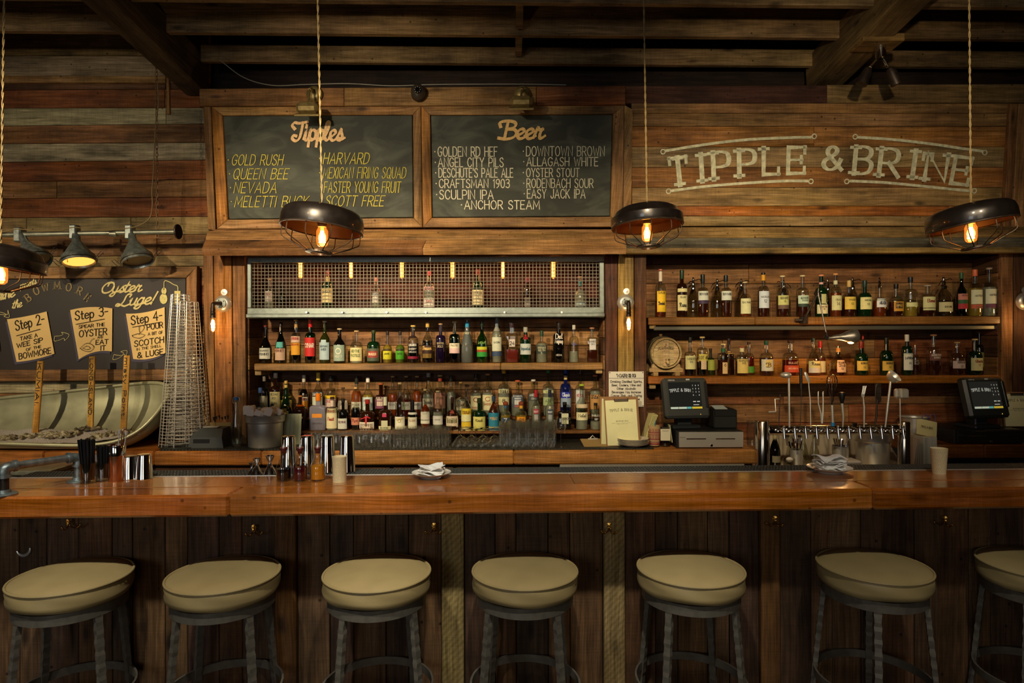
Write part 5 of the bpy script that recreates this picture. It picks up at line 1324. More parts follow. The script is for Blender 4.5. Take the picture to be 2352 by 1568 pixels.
# ------------------------------------------------------------------ soda siphons
SIP = []
def siphon(px, top, w, D, label, s=1, lab=None):
    t = thing('soda_siphon', (W(px, top, D).x, D, ZS2), label, 'siphon', 'soda siphons on the upper right shelf')
    H = W(px, top, D).z - ZS2; r = w*mpp(D)/2
    m = MB(); m.lathe([(0, 0), (r*.9, 0), (r, .01), (r, H*.42), (r*.85, H*.56), (r*.35, H*.70), (r*.3, H*.74), (0, H*.74)], 18); ob('glass_body', m, M_BOTTLE, t, lin('#d8d8cc'))
    m = MB(); m.lathe([(r*.38, H*.70), (r*.42, H*.76), (r*.25, H*.80), (r*.3, H*.86), (r*.16, H*.90), (r*.2, H*.95), (r*.12, H), (0, H)], 12); ob('head', m, M_CHROME, t)
    m = MB(); pa = catmull([(0, 0, H*.88), (s*-.02, -.01, H*.90), (s*-.038, -.015, H*.84), (s*-.046, -.015, H*.77)], 4); m.tube(pa, [.0035]*len(pa)); ob('spout', m, M_CHROME, t)
    m = MB(); pa = catmull([(0, 0, H*.92), (s*.02, -.005, H*.93), (s*.04, -.01, H*.955), (s*.052, -.01, H*.93)], 4); m.tube(pa, .003); ob('lever', m, M_CHROME, t)
    if lab:
        m = MB(); m.lathe([(r*1.012+.0005, H*.12), (r*1.012+.0005, H*.36)], 12, a0=-math.pi/2-1.1, a1=-math.pi/2+1.1); ob('label', m, M_LABEL, t, lin('#cfc894'))
        m = MB(); fit_text(m, lab, .05, .012, .002, lambda u, v: ((r*1.04)*math.sin(u/r), -(r*1.04)*math.cos(u/r), H*.22+v), u0=-.025); ob('label_lettering', m, M_INK, t, lin('#4c442c'))
    return t
siphon(1592, 637, 30, 4.58, 'smoky glass soda siphon, leftmost, behind the arched violet label')
siphon(1647, 640, 30, 4.58, 'smoky glass soda siphon, second from the left on the upper right shelf')
siphon(1702, 640, 30, 4.58, 'smoky glass soda siphon behind the short cream-labelled bottle')
siphon(1800, 643, 30, 4.58, 'soda siphon half hidden behind the olive-labelled bottle', -1)
siphon(1901, 640, 24, 4.58, 'soda siphon next to the dark green bottle with the oval badge', -1)
siphon(1958, 637, 26, 4.58, 'soda siphon behind the golden-labelled bottle')
siphon(2167, 636, 35, 4.49, 'large soda siphon with a cream label at the right of the upper shelf', 1, 'SEVEN BROS')

# ------------------------------------------------------------------ glasses on the back counter
ORD = ['first', 'second', 'third', 'fourth', 'fifth', 'sixth', 'seventh', 'eighth']
RW = ['front', 'second', 'third', 'rearmost']
ZM = ZC + .011
def gl_rocks():
    t = thing('rocks_glass', (0, 0, 0)); m = MB()
    m.lathe([(0, 0), (.034, 0), (.036, .004), (.039, .088)], 16); ob('glass', m, M_GLASS, t, (.985, .99, .97)); return t
def gl_tumbler(h=.115, r=.031):
    t = thing('tumbler' if h < .13 else 'highball_glass', (0, 0, 0)); m = MB()
    m.lathe([(0, 0), (r-.003, 0), (r-.002, .004), (r, h)], 16); ob('glass', m, M_GLASS, t, (.985, .99, .97)); return t
def gl_coupe():
    t = thing('coupe_glass', (0, 0, 0)); m = MB()
    m.lathe([(.047, 0), (.048, .003), (.044, .02), (.030, .038), (.012, .048), (.0035, .054)], 18); ob('bowl', m, M_GLASS, t, (.985, .99, .97))
    m = MB(); m.tube([(0, 0, .050), (0, 0, .105)], .0034, 8); ob('stem', m, M_GLASS, t, (.985, .99, .97))
    m = MB(); m.lathe([(0, .104), (.010, .106), (.034, .110), (.034, .112), (0, .113)], 16); ob('foot', m, M_GLASS, t, (.985, .99, .97)); return t
for i in range(7):
    for j in range(3):
        t = gl_rocks() if i == j == 0 else copy_tree(rock0)
        if i == j == 0: rock0 = t
        t.location = (W(716 + i*27.2 + (3 if j % 2 else 0), 1000, 4.25).x + random.uniform(-.003, .003), 4.235 + j*.088, ZM)
        tag(t, 'low clear rocks glass, %s row, %s from the left' % (RW[j], ORD[i]), 'glass', 'rocks glasses on the back counter')
for i in range(6):
    for j in range(4):
        if i == j == 0: tum0 = t = gl_tumbler()
        else: t = copy_tree(tum0)
        t.location = (W(905 + i*22.4 + (4 if j % 2 else 0), 1000, 4.23).x, 4.21 + j*.072, ZM)
        tag(t, 'clear straight tumbler, %s row, %s from the left of the tumblers' % (RW[j], ORD[i]), 'glass', 'tumblers on the back counter')
for i in range(4):
    for j in range(3):
        if i == j == 0: cou0 = t = gl_coupe()
        else: t = copy_tree(cou0)
        t.location = (W(1053 + i*27 + (11 if j % 2 else 0), 1000, 4.24).x, 4.23 + j*.09, ZM)
        tag(t, 'upturned coupe glass, %s row, %s from the left of the coupes' % (RW[j], ORD[i]), 'glass', 'coupe glasses on the back counter')
for i in range(6):
    for j in range(4):
        if i == j == 0: hi0 = t = gl_tumbler(.158, .032)
        else: t = copy_tree(hi0)
        t.location = (W(1157 + i*21.5 + (4 if j % 2 else 0), 1000, 4.23).x, 4.215 + j*.07, ZM)
        tag(t, 'tall clear highball glass, %s row, %s from the left of the highballs' % (RW[j], ORD[i]), 'glass', 'highball glasses on the back counter')
t = thing('wine_glass', (W(1288, 1020, 4.21).x, 4.205, ZM), 'single stemmed wine glass at the right end of the glass rows', 'glass')
m = MB(); m.lathe([(.033, .195), (.036, .175), (.038, .14), (.030, .112), (.010, .096), (.003, .09)], 18); ob('bowl', m, M_GLASS, t, (.985, .99, .97))
m = MB(); m.tube([(0, 0, .005), (0, 0, .094)], .003, 8); ob('stem', m, M_GLASS, t, (.985, .99, .97))
m = MB(); m.lathe([(0, .006), (.012, .003), (.035, .0015), (.035, 0), (0, 0)], 18); ob('foot', m, M_GLASS, t, (.985, .99, .97))

# ribbon on the squat dark bottle, raffia on the short clear one
t = ROWS['D'][8]
m = MB(); m.box((-.012, -.046, .092), (.055, .004, .006), Matrix.Rotation(R(-20), 3, 'Y')); m.box((0, -.050, .075), (.012, .003, .045)); m.box((.012, -.047, .095), (.04, .004, .006), Matrix.Rotation(R(18), 3, 'Y'))
ob('red_ribbon', m, M_CAP, t, lin('#b81c28'))['kind'] = 'stuff'
t = ROWS['C'][16]
m = MB()
for k in range(4):
    m.tube(catmull([(0, -.03, .14), (-.035, -.04, .12-.01*k), (-.02, -.045, .07), (.02+.006*k, -.045, .10), (.045-.01*k, -.035, .06), (.05, -.03, .03+.01*k)], 5), .0012, 4)
ob('raffia_tie', m, M_CORK, t, lin('#b8a070'))['kind'] = 'stuff'
# ------------------------------------------------------------------ menu boards
M_BOARD = None
def chalkboard(name, base):
    m, nt, b = new_mat(name)
    N, Lk = nt.nodes.new, nt.links.new
    tc = N('ShaderNodeTexCoord'); n1 = N('ShaderNodeTexNoise'); n1.inputs['Scale'].default_value = 3.5; n1.inputs['Detail'].default_value = 7; n1.inputs['Distortion'].default_value = 1.2
    mp = N('ShaderNodeMapping'); mp.inputs['Scale'].default_value = (1, 1, 2.2); mp.inputs['Rotation'].default_value = (0, .3, 0)
    Lk(tc.outputs['Object'], mp.inputs[0]); Lk(mp.outputs[0], n1.inputs['Vector'])
    cr = N('ShaderNodeValToRGB'); cr.color_ramp.elements[0].position = .42; cr.color_ramp.elements[1].position = .82
    cr.color_ramp.elements[0].color = (*lin(base), 1); cr.color_ramp.elements[1].color = (*cmul(lin(base), 3.2), 1)
    Lk(n1.outputs[0], cr.inputs[0]); Lk(cr.outputs[0], b.inputs['Base Color']); b.inputs['Roughness'].default_value = .62
    b.inputs['Specular IOR Level'].default_value = .3
    return m
M_BOARD = chalkboard('chalkboard slate', '#34372e')
DB0, DB1 = 4.285, 4.375      # depth of the board face at the top (y 243) and bottom (y 525)
def db(y): return DB0 + (DB1-DB0)*(y-243)/282
def menu(px0, label, inner, outer, name='menu_board'):
    """inner/outer: x of TL TR BR BL and y of TL TR BR BL"""
    (ix, iy), (ox, oy) = inner, outer
    P = lambda x, y, o=0: W(x, y, db(y)+o)
    c = P(sum(ox)/4, sum(oy)/4)
    t = thing(name, (c.x, c.y, P(ox[0], oy[2]).z), label, 'chalkboard')
    def add_slab(nm, pts, T, mat, col, vert=False, off=0.0, **k):
        Ps = [P(x, y, off) for x, y in pts]
        o = slab(nm, Ps, T, mat, None, col, vert, **k)
        M = o.matrix_basis.copy(); o.parent = t; o.matrix_basis = Matrix.Translation(-t.location) @ M
        return o
    I = list(zip(ix, iy)); O = list(zip(ox, oy))
    add_slab('slate', I, .02, M_BOARD, None, off=.022, gap=-.004)
    add_slab('frame_rail', [O[0], O[1], I[1], I[0]], .05, M_WOOD, jit(MID), bev=.004, gap=.0006)
    add_slab('frame_rail', [I[3], I[2], O[2], O[3]], .05, M_WOOD, jit(MID), bev=.004, gap=.0006)
    add_slab('frame_rail', [O[0], I[0], I[3], O[3]], .05, M_WOOD, jit(lin('#a8743c')), True, bev=.004, gap=.0006)
    add_slab('frame_rail', [I[1], O[1], O[2], I[2]], .05, M_WOOD, jit(MID), True, bev=.004, gap=.0006)
    return t
T1 = menu(0, 'left framed chalkboard menu listing cocktails in yellow chalk', ((510, 948, 950, 523), (265, 263, 500, 504)), ((485, 966, 970, 498), (244, 243, 522, 526)))
T2 = menu(0, 'right framed chalkboard menu listing beers in white chalk', ((988, 1408, 1402, 992), (264, 262, 497, 500)), ((967, 1434, 1431, 971), (243, 241, 521, 522)))
def write(t, items, col, name='lettering', mat=None):
    """items: (text, x0, x1, y_base, height_px, width, slant, font, contrast)"""
    m = MB()
    for (s_, x0, x1, yb, h, w, sl, font, con) in items:
        D = db(yb - h/2) + .020
        A, B = W(x0, yb, D), W(x1, yb, D)
        up = (W(x0, 260, db(260)) - W(x0, 500, db(500)))
        pl = plane_place(A, B-A, up, .0008)
        k = mpp(D)
        if s_.startswith('*'):
            m.add([pl((2+w*.75*math.cos(a_))*k, h*k*.5 + w*.75*math.sin(a_)*k) for a_ in [math.pi*q/4 for q in range(8)]], [tuple(range(8))])
            s_ = s_[1:]
            off = 9*k
            fit_text(m, s_, (B-A).length-off, h*k, w*k, pl, font, sl, 22, u0=off, contrast=con, wig=.06)
        else:
            fit_text(m, s_, (B-A).length, h*k, w*k, pl, font, sl, 22 if font is None else 2, contrast=con)
    m.v = [tuple(Vector(v) - t.location) for v in m.v]
    o = ob(name, m, mat or M_CHALK, t, lin(col)); o['kind'] = 'stuff'
    return o
write(T1, [('Tipples', 676, 788, 322, 40, 7.5, .06, SC, .45)], '#f2c890', 'heading')
h = 23
write(T1, [('*GOLD RUSH', 523, 648, 379, h, 1.9, .32, None, .3), ('*QUEEN BEE', 526, 660, 411, h, 1.9, .32, None, .3), ('*NEVADA', 528, 634, 443, 24, 1.9, .3, None, .3), ('*MELETTI BUCK', 530, 706, 475, 24, 1.9, .3, None, .3),
           ('*HARVARD', 733, 846, 376, 24, 2.3, .3, None, .3), ('*MEXICAN FIRING SQUAD', 733, 931, 409, 24, 1.8, .28, None, .3), ('*FASTER YOUNG FRUIT', 735, 919, 442, 24, 1.9, .24, None, .3), ('*SCOTT FREE', 738, 880, 473, 23, 2.1, .3, None, .3)], '#c9bb50')
write(T2, [('Beer', 1150, 1246, 318, 38, 8, .08, SC, .4)], '#ecc27c', 'heading')
write(T2, [('*GOLDEN RD HEF', 997, 1142, 359, 21, 2.0, 0, None, .1), ('*ANGEL CITY PILS', 998, 1156, 383, 20, 2.0, 0, None, .1), ("*DESCHUTE'S PALE ALE", 999, 1178, 407, 20, 2.0, 0, None, .1), ('*CRAFTSMAN 1903', 1000, 1170, 431, 19, 2.0, 0, None, .1), ('*SCULPIN IPA', 1001, 1133, 457, 20, 2.0, 0, None, .1),
           ('*DOWNTOWN BROWN', 1200, 1388, 358, 21, 1.9, 0, None, .1), ('*ALLAGASH WHITE', 1201, 1373, 381, 19, 2.0, 0, None, .1), ('*OYSTER STOUT', 1200, 1330, 406, 19, 1.9, 0, None, .1), ('*RODENBACH SOUR', 1201, 1362, 431, 20, 1.8, 0, None, .1), ('*EASY JACK IPA', 1202, 1344, 455, 20, 1.8, 0, None, .1),
           ('*ANCHOR STEAM', 1058, 1239, 480, 19, 2.1, 0, None, .1)], '#dedabc')

# ------------------------------------------------------------------ oyster poster on the left wall
DP = 4.60
PT = thing('oyster_poster', (W(200, 850, DP).x, DP, W(200, 875, DP).z), 'framed black poster with hand-lettered steps above the oyster trough', 'poster')
def pslab(nm, pts, T, mat, col, vert=False, off=0.0, **k):
    o = slab(nm, [W(x, y, DP+off) for x, y in pts], T, mat, None, col, vert, **k)
    M = o.matrix_basis.copy(); o.parent = PT; o.matrix_basis = Matrix.Translation(-PT.location) @ M; return o
pslab('panel', [(-260, 642), (427, 638), (427, 848), (-260, 852)], .02, simple('black poster board', lin('#2a2420'), .6, var=.12, vscale=4), None, off=.02)
pslab('frame_rail', [(-260, 614), (452, 611), (427, 638), (-260, 642)], .05, M_WOOD, MID)
pslab('frame_rail', [(-260, 850), (427, 847), (452, 873), (-260, 877)], .05, M_WOOD, BRN)
pslab('frame_rail', [(427, 638), (452, 611), (452, 873), (427, 847)], .05, M_WOOD, BRN, True)
M_CARD = simple('parchment', None, .7, var=.08, vscale=5)
def poly_card(pts, col, off, nm='step_card', T=.003):
    m = MB(); P = [W(x, y, DP+off) - PT.location for x, y in pts]
    n = len(P); Q = [p + Vector((0, T, 0)) for p in P]
    m.add([tuple(p) for p in P+Q], [tuple(range(n))[::-1]] + [(i, (i+1) % n, n+(i+1) % n, n+i) for i in range(n)])
    return ob(nm, m, M_CARD, PT, lin(col))
def curve_card(TL, T2_, TR, BR, B2, BL):
    e = lambda a, b, c, n=8: [(((1-t)**2*a[0]+2*t*(1-t)*b[0]+t*t*c[0]), ((1-t)**2*a[1]+2*t*(1-t)*b[1]+t*t*c[1])) for t in [k/n for k in range(n+1)]]
    return e(TL, T2_, TR) + e(BR, B2, BL)
def ctl(a, m_, b): return (2*m_[0]-(a[0]+b[0])/2, 2*m_[1]-(a[1]+b[1])/2)
C2 = curve_card((16, 733), (60, 728), (107, 715), (125, 812), (80, 828), (38, 831))
C3 = curve_card((161, 712), (205, 700), (258, 708), (257, 807), (218, 800), (181, 825))
C4 = curve_card((289, 720), (330, 722), (378, 705), (380, 810), (345, 830), (306, 824))
for c_ in (C2, C3, C4):
    poly_card([(x-4, y+6) for x, y in c_], '#4a4658', .014, 'card_shadow', .002)
    poly_card(c_, '#e8c47c', .010)
poly_card([(-60, 722), (-8, 730), (0, 806), (-50, 812)], '#e8c47c', .010)
def pwrite(items, col, nm='lettering', off=.017):
    m = MB()
    for it in items:
        (s_, x0, y0, x1, y1, h, w, sl, font, con) = it
        A, B = W(x0, y0, DP+off), W(x1, y1, DP+off)
        pl = plane_place(A, B-A, (0, 0, 1), .0008); k = mpp(DP)
        fit_text(m, s_, (B-A).length, h*k, w*k, pl, font, sl, 20 if font is None else 2, contrast=con)
    m.v = [tuple(Vector(v) - PT.location) for v in m.v]
    o = ob(nm, m, M_CHALK, PT, lin(col)); o['kind'] = 'stuff'; return o
pwrite([('Oyster', 232, 673, 322, 669, 24, 4.4, .25, SC, .35), ('Luge!', 270, 703, 352, 697, 26, 4.6, .28, SC, .35), ('presents', 47, 663, 84, 651, 14, 1.8, .25, SC, .3), ('the', 29, 708, 50, 704, 17, 2.8, .3, SC, .3), ('Tipple', -72, 672, -4, 655, 20, 4, .25, SC, .3), ('Brine', -22, 694, 33, 680, 22, 4.2, .25, SC, .3)], '#e2d08c', 'heading')
# arched outlined word
m = MB()
for k_i, (chx, x, y, rot) in enumerate((('B', 70, 691, .62), ('O', 87, 676, .38), ('W', 106, 668, .2), ('M', 132, 664, .02), ('O', 157, 668, -.16), ('R', 180, 676, -.4), ('E', 196, 690, -.66))):
    st, tw = strokes(chx, 18, 0, .9, 0); st = add_serifs(st, 18, 3)
    c, s = math.cos(rot), math.sin(rot); kk = mpp(DP)
    for dw, du in ((.8, -.9), (.8, .9)):
        out = [([((a-tw/2+du)*c - b*s, (a-tw/2+du)*s + b*c) for a, b in p], q) for p, q in st]
        O_ = W(x, y, DP+.017)
        lettering(m, [([(a*kk, b*kk) for a, b in p], q) for p, q in out], .9*kk, plane_place(O_, (1, 0, 0), (0, 0, 1), .002), .3)
m.v = [tuple(Vector(v) - PT.location) for v in m.v]
o = ob('arched_lettering', m, M_CHALK, PT, lin('#b7a068')); o['kind'] = 'stuff'
pwrite([('Step 2-', 37, 759, 102, 742, 22, 2.6, .15, None, .35), ('TAKE A', 47, 782, 86, 773, 8, 1.4, .12, None, .2), ('WEE SIP', 39, 799, 98, 785, 10, 1.7, .12, None, .2), ('OF THE', 60, 806, 94, 798, 5.5, 1.0, .12, None, .2), ('BOWMORE', 44, 825, 117, 811, 13, 1.8, .12, None, .2),
        ('Step 3-', 173, 735, 247, 724, 20, 2.6, .15, None, .35), ('SPEAR THE', 181, 754, 240, 748, 7, 1.3, .12, None, .2), ('OYSTER', 182, 774, 245, 768, 15, 2.0, .12, None, .2), ('AND', 224, 777, 236, 776, 5, .9, .1, None, .1), ('EAT', 220, 791, 248, 789, 10, 1.8, .1, None, .2), ('IT', 231, 804, 242, 803, 10, 1.8, .1, None, .2),
        ('Step 4-', 302, 746, 372, 733, 20, 2.6, .15, None, .35), ('POUR', 338, 758, 374, 752, 13, 1.9, .1, None, .2), ('A BIT OF', 340, 770, 374, 766, 6.5, 1.1, .1, None, .2), ('SCOTCH', 309, 796, 376, 786, 13, 2.0, .12, None, .2), ('IN THE SHELL', 314, 805, 370, 796, 5.5, .9, .12, None, .2), ('& LUGE', 316, 822, 374, 813, 12, 2.1, .12, None, .2)], '#241c14', 'card_lettering', .008)
m = MB()
def pline(pts, w, off=.006):
    kk = mpp(DP); O_ = W(0, 800, DP+off)
    lettering(m, [([((x)*kk, (800-y)*kk) for x, y in catmull([tuple(p) for p in pts], 5)], True)], w*kk, plane_place(O_, (1, 0, 0), (0, 0, 1), .002), .4)
pline([(38, 771), (92, 756)], 1.6); pline([(175, 745), (240, 733)], 1.6); pline([(305, 752), (366, 741)], 1.6)
for P_ in (((184, 800), (196, 790), (206, 789), (216, 797), (208, 807), (194, 806), (184, 800)), ((190, 800), (200, 795), (208, 800), (200, 803), (190, 800)), ((205, 790), (212, 780), (217, 778)), ((320, 752), (327, 748), (332, 752), (328, 760), (322, 764), (320, 752)), ((322, 764), (320, 769)), ((304, 771), (318, 767), (333, 770), (322, 777), (308, 775), (304, 771))):
    pline(P_, 1.2)
m.v = [tuple(Vector(v) - PT.location) for v in m.v]
o = ob('card_drawing', m, M_CHALK, PT, lin('#2c2418')); o['kind'] = 'stuff'
m = MB()
for P_ in (((127, 772), (140, 771), (146, 768), (143, 763), (160, 769), (150, 782), (148, 777), (138, 781), (126, 783), (127, 772)), ((263, 815), (280, 817), (285, 811), (279, 808), (293, 806), (290, 820), (287, 814), (275, 823), (261, 826), (263, 815)), ((-10, 714), (8, 718), (18, 722), (19, 712), (22, 728), (10, 726), (15, 723), (4, 722), (-10, 720))):
    pline([p for p in P_], 1.1, .016)
m.v = [tuple(Vector(v) - PT.location) for v in m.v]
o = ob('arrow_drawing', m, M_CHALK, PT, lin('#d8c888')); o['kind'] = 'stuff'
# little still drawn at the top right
m = MB(); kk = mpp(DP); O_ = W(375, 690, DP+.016)
pl = plane_place(O_, (1, 0, 0), (0, 0, 1), .002)
lettering(m, [(catmull([(2*kk, 25*kk), (3*kk, 44*kk), (12*kk, 44*kk), (24*kk, 37*kk), (33*kk, 33*kk), (34*kk, 22*kk)], 5), True)], 1.6*kk, pl)
for (cx_, cy_, rx, ry) in ((2, 22, 6, 8), (1, 4, 9, 12)):
    m.add([pl((cx_+rx*math.cos(a))*kk, (cy_+ry*math.sin(a))*kk) for a in [2*math.pi*i/16 for i in range(16)]], [tuple(range(16))])
m.add([pl(x*kk, y*kk) for x, y in ((26, 22), (40, 22), (40, -10), (27, -10))], [(0, 1, 2, 3)])
m.v = [tuple(Vector(v) - PT.location) for v in m.v]
o = ob('still_drawing', m, M_CHALK, PT, lin('#d8cc84')); o['kind'] = 'stuff'
# ------------------------------------------------------------------ pendants over the bar
def pendant(px, py, D, w_px, tilt, ridge, label, cab_top=None, power=2.2):
    """px,py: middle of the shade rim plane; tilt: roll in degrees (right side down)"""
    c = W(px, py, D)
    t = thing('pendant_lamp', c, label, 'lamp', 'caged pendant lamps over the bar')
    r = w_px*mpp(D)/2
    Mt = Matrix.Rotation(R(tilt), 3, 'Y') @ Matrix.Rotation(R(-3), 3, 'X')
    m = MB()
    if ridge: pr = [(r*.97, -.012), (r, .0), (r*.99, .030), (r*.95, .036), (r*.90, .040), (r*.84, .060), (r*.70, .074), (r*.45, .082), (.02, .086), (0, .086)]
    else: pr = [(r*.985, -.012), (r, .0), (r*.995, .030), (r*.955, .052), (r*.86, .066), (r*.66, .076), (r*.35, .082), (.02, .085), (0, .085)]
    m.lathe(pr, 48, M=Mt)
    inn = [(a*.975 if a > .03 else a, b-.004) for a, b in pr]
    inn[0] = (pr[0][0], pr[0][1])
    ob('shade', m, M_SHADE, t)
    m = MB(); m.lathe([(a, b) for a, b in inn][::-1], 48, M=Mt); ob('inner_face', m, M_INNER, t)
    m = MB(); m.tube([tuple(Mt @ Vector((r*.985*math.cos(a), r*.985*math.sin(a), -.012))) for a in [2*math.pi*k/48 for k in range(48)]], .0035, 6, closed=True); ob('rim', m, M_DARKIRON, t)
    # cage
    rb = .050; zb_ = -.106
    for k in range(10):
        a = 2*math.pi*(k+.35)/10
        p = [(r*.93, -.008), (r*.935, -.045), (r*.88, -.062), (r*.60, -.083), (rb, zb_)]
        pts = [tuple(Mt @ Vector((q*math.cos(a), q*math.sin(a), z))) for q, z in p]
        pts = catmull([tuple(x) for x in pts], 4)
        m = MB(); m.tube(pts, .0021, 6); ob('cage_wire', m, M_DARKIRON, t)
    m = MB(); m.lathe([(rb+.004, zb_+.004), (rb+.004, zb_-.004), (rb-.016, zb_-.007), (rb-.016, zb_+.001), (rb+.004, zb_+.004)], 32, M=Mt, smooth=False); ob('cage_ring', m, M_DARKIRON, t)
    m = MB(); m.lathe([(0, .075), (.019, .075), (.019, .005), (.017, .0), (0, 0)], 20); ob('socket', m, simple('socket brass grey', lin('#8f8676'), .5, .5), t)
    m = MB(); m.lathe([(.013, .002), (.017, -.004), (.0235, -.018), (.0235, -.060), (.021, -.074), (.012, -.082), (0, -.083)], 20); ob('bulb_glass', m, M_BULBG, t, (1, .55, .16))
    m = MB()
    for s_ in range(6):
        a = s_*math.pi/3
        m.tube([(.004*math.cos(a), .004*math.sin(a), -.016), (.011*math.cos(a+.4), .011*math.sin(a+.4), -.066)], .0030, 6)
    ob('filament', m, M_FILW, t)
    top = cab_top if cab_top is not None else (0, CZ+2.3 - c.z)
    # twisted cord
    for ph in (0, math.pi):
        m = MB(); n = 150; L = top[1]
        m.tube([(top[0]*((k/n)) + .0024*math.cos(ph+k*.9), .0024*math.sin(ph+k*.9), .085 + (L-.085)*k/n) for k in range(n+1)], .0023, 5)
        ob('cord_strand', m, M_CORD, t)
    d = bpy.data.lights.new('bulb_light', 'POINT'); d.energy = power; d.color = (1, .47, .16); d.shadow_soft_size = .02
    o = bpy.data.objects.new('bulb_light', d); COL.objects.link(o); o.location = Vector((c.x, c.y, c.z-.040)); 
    return t
pendant(740, 521, 2.60, 186, 6.5, False, 'caged pendant lamp with smooth dark shade hanging before the left menu board', (-.03, 1.75))
pendant(1486, 514, 2.90, 164, -3, True, 'caged pendant lamp with ridged dark shade hanging between boards and painted sign', (-.02, 1.75))
pendant(2230, 513, 2.72, 179, -9, False, 'caged pendant lamp with tilted dark shade at the right before the painted sign', (-.008, 1.75))
pendant(2, 607, 2.60, 176, 9, True, 'caged pendant lamp half cut off by the left picture edge', (.03, 1.95))

# ------------------------------------------------------------------ wall sconces
def sconce(px, py, D, ex_px, ey_px, D2, label, bulb_py):
    c = W(px, py, D); e = W(ex_px, ey_px, D2); b = W(ex_px, bulb_py, D2)
    t = thing('wall_sconce', c, label, 'lamp', 'bare bulb sconces on the posts')
    RX = Matrix.Rotation(R(90), 3, 'X')
    m = MB(); m.lathe([(0, .030), (.030, .029), (.045, .024), (.056, .012), (.060, .0), (0, 0)], 28, M=RX); ob('wall_plate', m, M_STEEL, t)
    m = MB(); m.lathe([(0, .040), (.034, .040), (.034, .028), (0, .028)], 24, M=RX); ob('flange', m, M_PIPE, t)
    for k in range(4):
        a = k*math.pi/2+.6
        m = MB(); m.lathe([(0, .043), (.005, .042), (.005, .038)], 8, (.025*math.cos(a), 0, .025*math.sin(a)), RX); ob('screw', m, M_DARKIRON, t)
    e_ = e-c; b_ = b-c
    m = MB(); p = catmull([(0, -.03, 0), (e_.x*.4, e_.y*.55, e_.z*.5+.002), (e_.x*.92, e_.y*.95, e_.z), (e_.x, e_.y, e_.z-.015), (e_.x, e_.y, e_.z-.035)], 5)
    m.tube(p, .0125, 12); m.tube([(e_.x, e_.y, e_.z-.03), (e_.x, e_.y, e_.z-.052)], .0155, 12); m.tube([(e_.x*.05, -.042, 0), (e_.x*.12, e_.y*.3, 0)], .016, 12)
    ob('pipe_elbow', m, M_DARKIRON, t)
    zt = e_.z - .052
    m = MB(); m.lathe([(.010, zt), (.016, zt-.004), (.017, zt-.02), (.014, zt-.024), (.017, zt-.028), (.017, zt-.045), (0, zt-.045)], 16, (e_.x, e_.y, 0)); ob('socket', m, M_DARKIRON, t)
    z0 = zt-.045
    m = MB(); m.lathe([(.010, z0), (.014, z0-.014), (.024, z0-.05), (.026, z0-.066), (.020, z0-.084), (.008, z0-.094), (0, z0-.098)], 18, (e_.x, e_.y, 0)); ob('bulb_glass', m, M_BULBC, t, (1, .88, .70))
    m = MB()
    for s_ in range(6):
        a = s_*math.pi/3
        m.tube([(e_.x+.007*math.cos(a), e_.y+.007*math.sin(a), z0-.018), (e_.x+.010*math.cos(a+.3), e_.y+.010*math.sin(a+.3), z0-.066)], .0024, 6)
    ob('filament', m, M_FILW, t)
    cc_ = W(px+2, py-26, D)
    m = MB(); m.lathe([(0, .004), (.022, .003), (.023, 0)], 20, cc_-c, RX); m.lathe([(0, .010), (.006, .009), (.006, .003)], 10, cc_-c, RX); ob('washer_disc', m, M_STEEL, t)
    d = bpy.data.lights.new('bulb_light', 'POINT'); d.energy = 1.6; d.color = (1, .55, .22); d.shadow_soft_size = .02
    o = bpy.data.objects.new('bulb_light', d); COL.objects.link(o); o.location = c + Vector((e_.x, e_.y, z0-.045))
sconce(513, 697, 4.398, 489, 697, 4.27, 'pipe wall sconce with clear bulb on the left post beside the cage', 752)
sconce(1437, 695, 4.385, 1444, 694, 4.26, 'pipe wall sconce with glowing bulb on the tan post between the bays', 750)
sconce(2352, 692, 4.398, 2372, 692, 4.27, 'pipe wall sconce on the right post cut by the picture edge', 750)

# ------------------------------------------------------------------ picture lights, camera dome, ceiling spots
def picture_light(px, py, D, hx, hy, label):
    c = W(px, py, D); h = W(hx, hy, D-.17) - c
    t = thing('picture_light', c, label, 'lamp', 'picture lights over the menu boards')
    RX = Matrix.Rotation(R(90), 3, 'X')
    m = MB(); m.lathe([(0, .028), (.030, .026), (.048, .016), (.056, 0), (0, 0)], 26, M=RX); ob('wall_plate', m, M_OLDBRASS, t)
    m = MB(); p = catmull([(0, -.02, 0), (h.x*.2, -.06, .010), (h.x*.6, -.12, -.02), (h.x, h.y, h.z+.03)], 6); m.tube(p, .0075, 10); m.tube([p[8], p[12]], .011, 10); ob('arm', m, M_OLDBRASS, t)
    m = MB()
    m.box((h.x, h.y, h.z), (.145, .075, .070), Matrix.Rotation(R(25), 3, 'X'), bev=.022)
    ob('lamp_head', m, M_OLDBRASS, t)
    m = MB(); m.box((h.x, h.y+.012, h.z-.040), (.165, .09, .014), Matrix.Rotation(R(25), 3, 'X'), bev=.004); ob('lamp_lip', m, M_OLDBRASS, t)
picture_light(722, 216, 4.24, 707, 247, 'brass picture light above the cocktail board')
picture_light(1200, 216, 4.24, 1197, 233, 'brass picture light above the beer board')
c = W(962, 216, 4.24)
t = thing('security_camera', c, 'small dark security camera ball between the two picture lights', 'camera')
RX = Matrix.Rotation(R(90), 3, 'X')
m = MB(); m.lathe([(0, .03), (.045, .02), (.052, 0), (0, 0)], 22, M=RX); ob('mount', m, M_DARKIRON, t)
m = MB(); m.sphere((0, -.035, 0), (.048, .048, .052), 20); ob('ball_housing', m, simple('camera housing', lin('#3a342c'), .4), t)
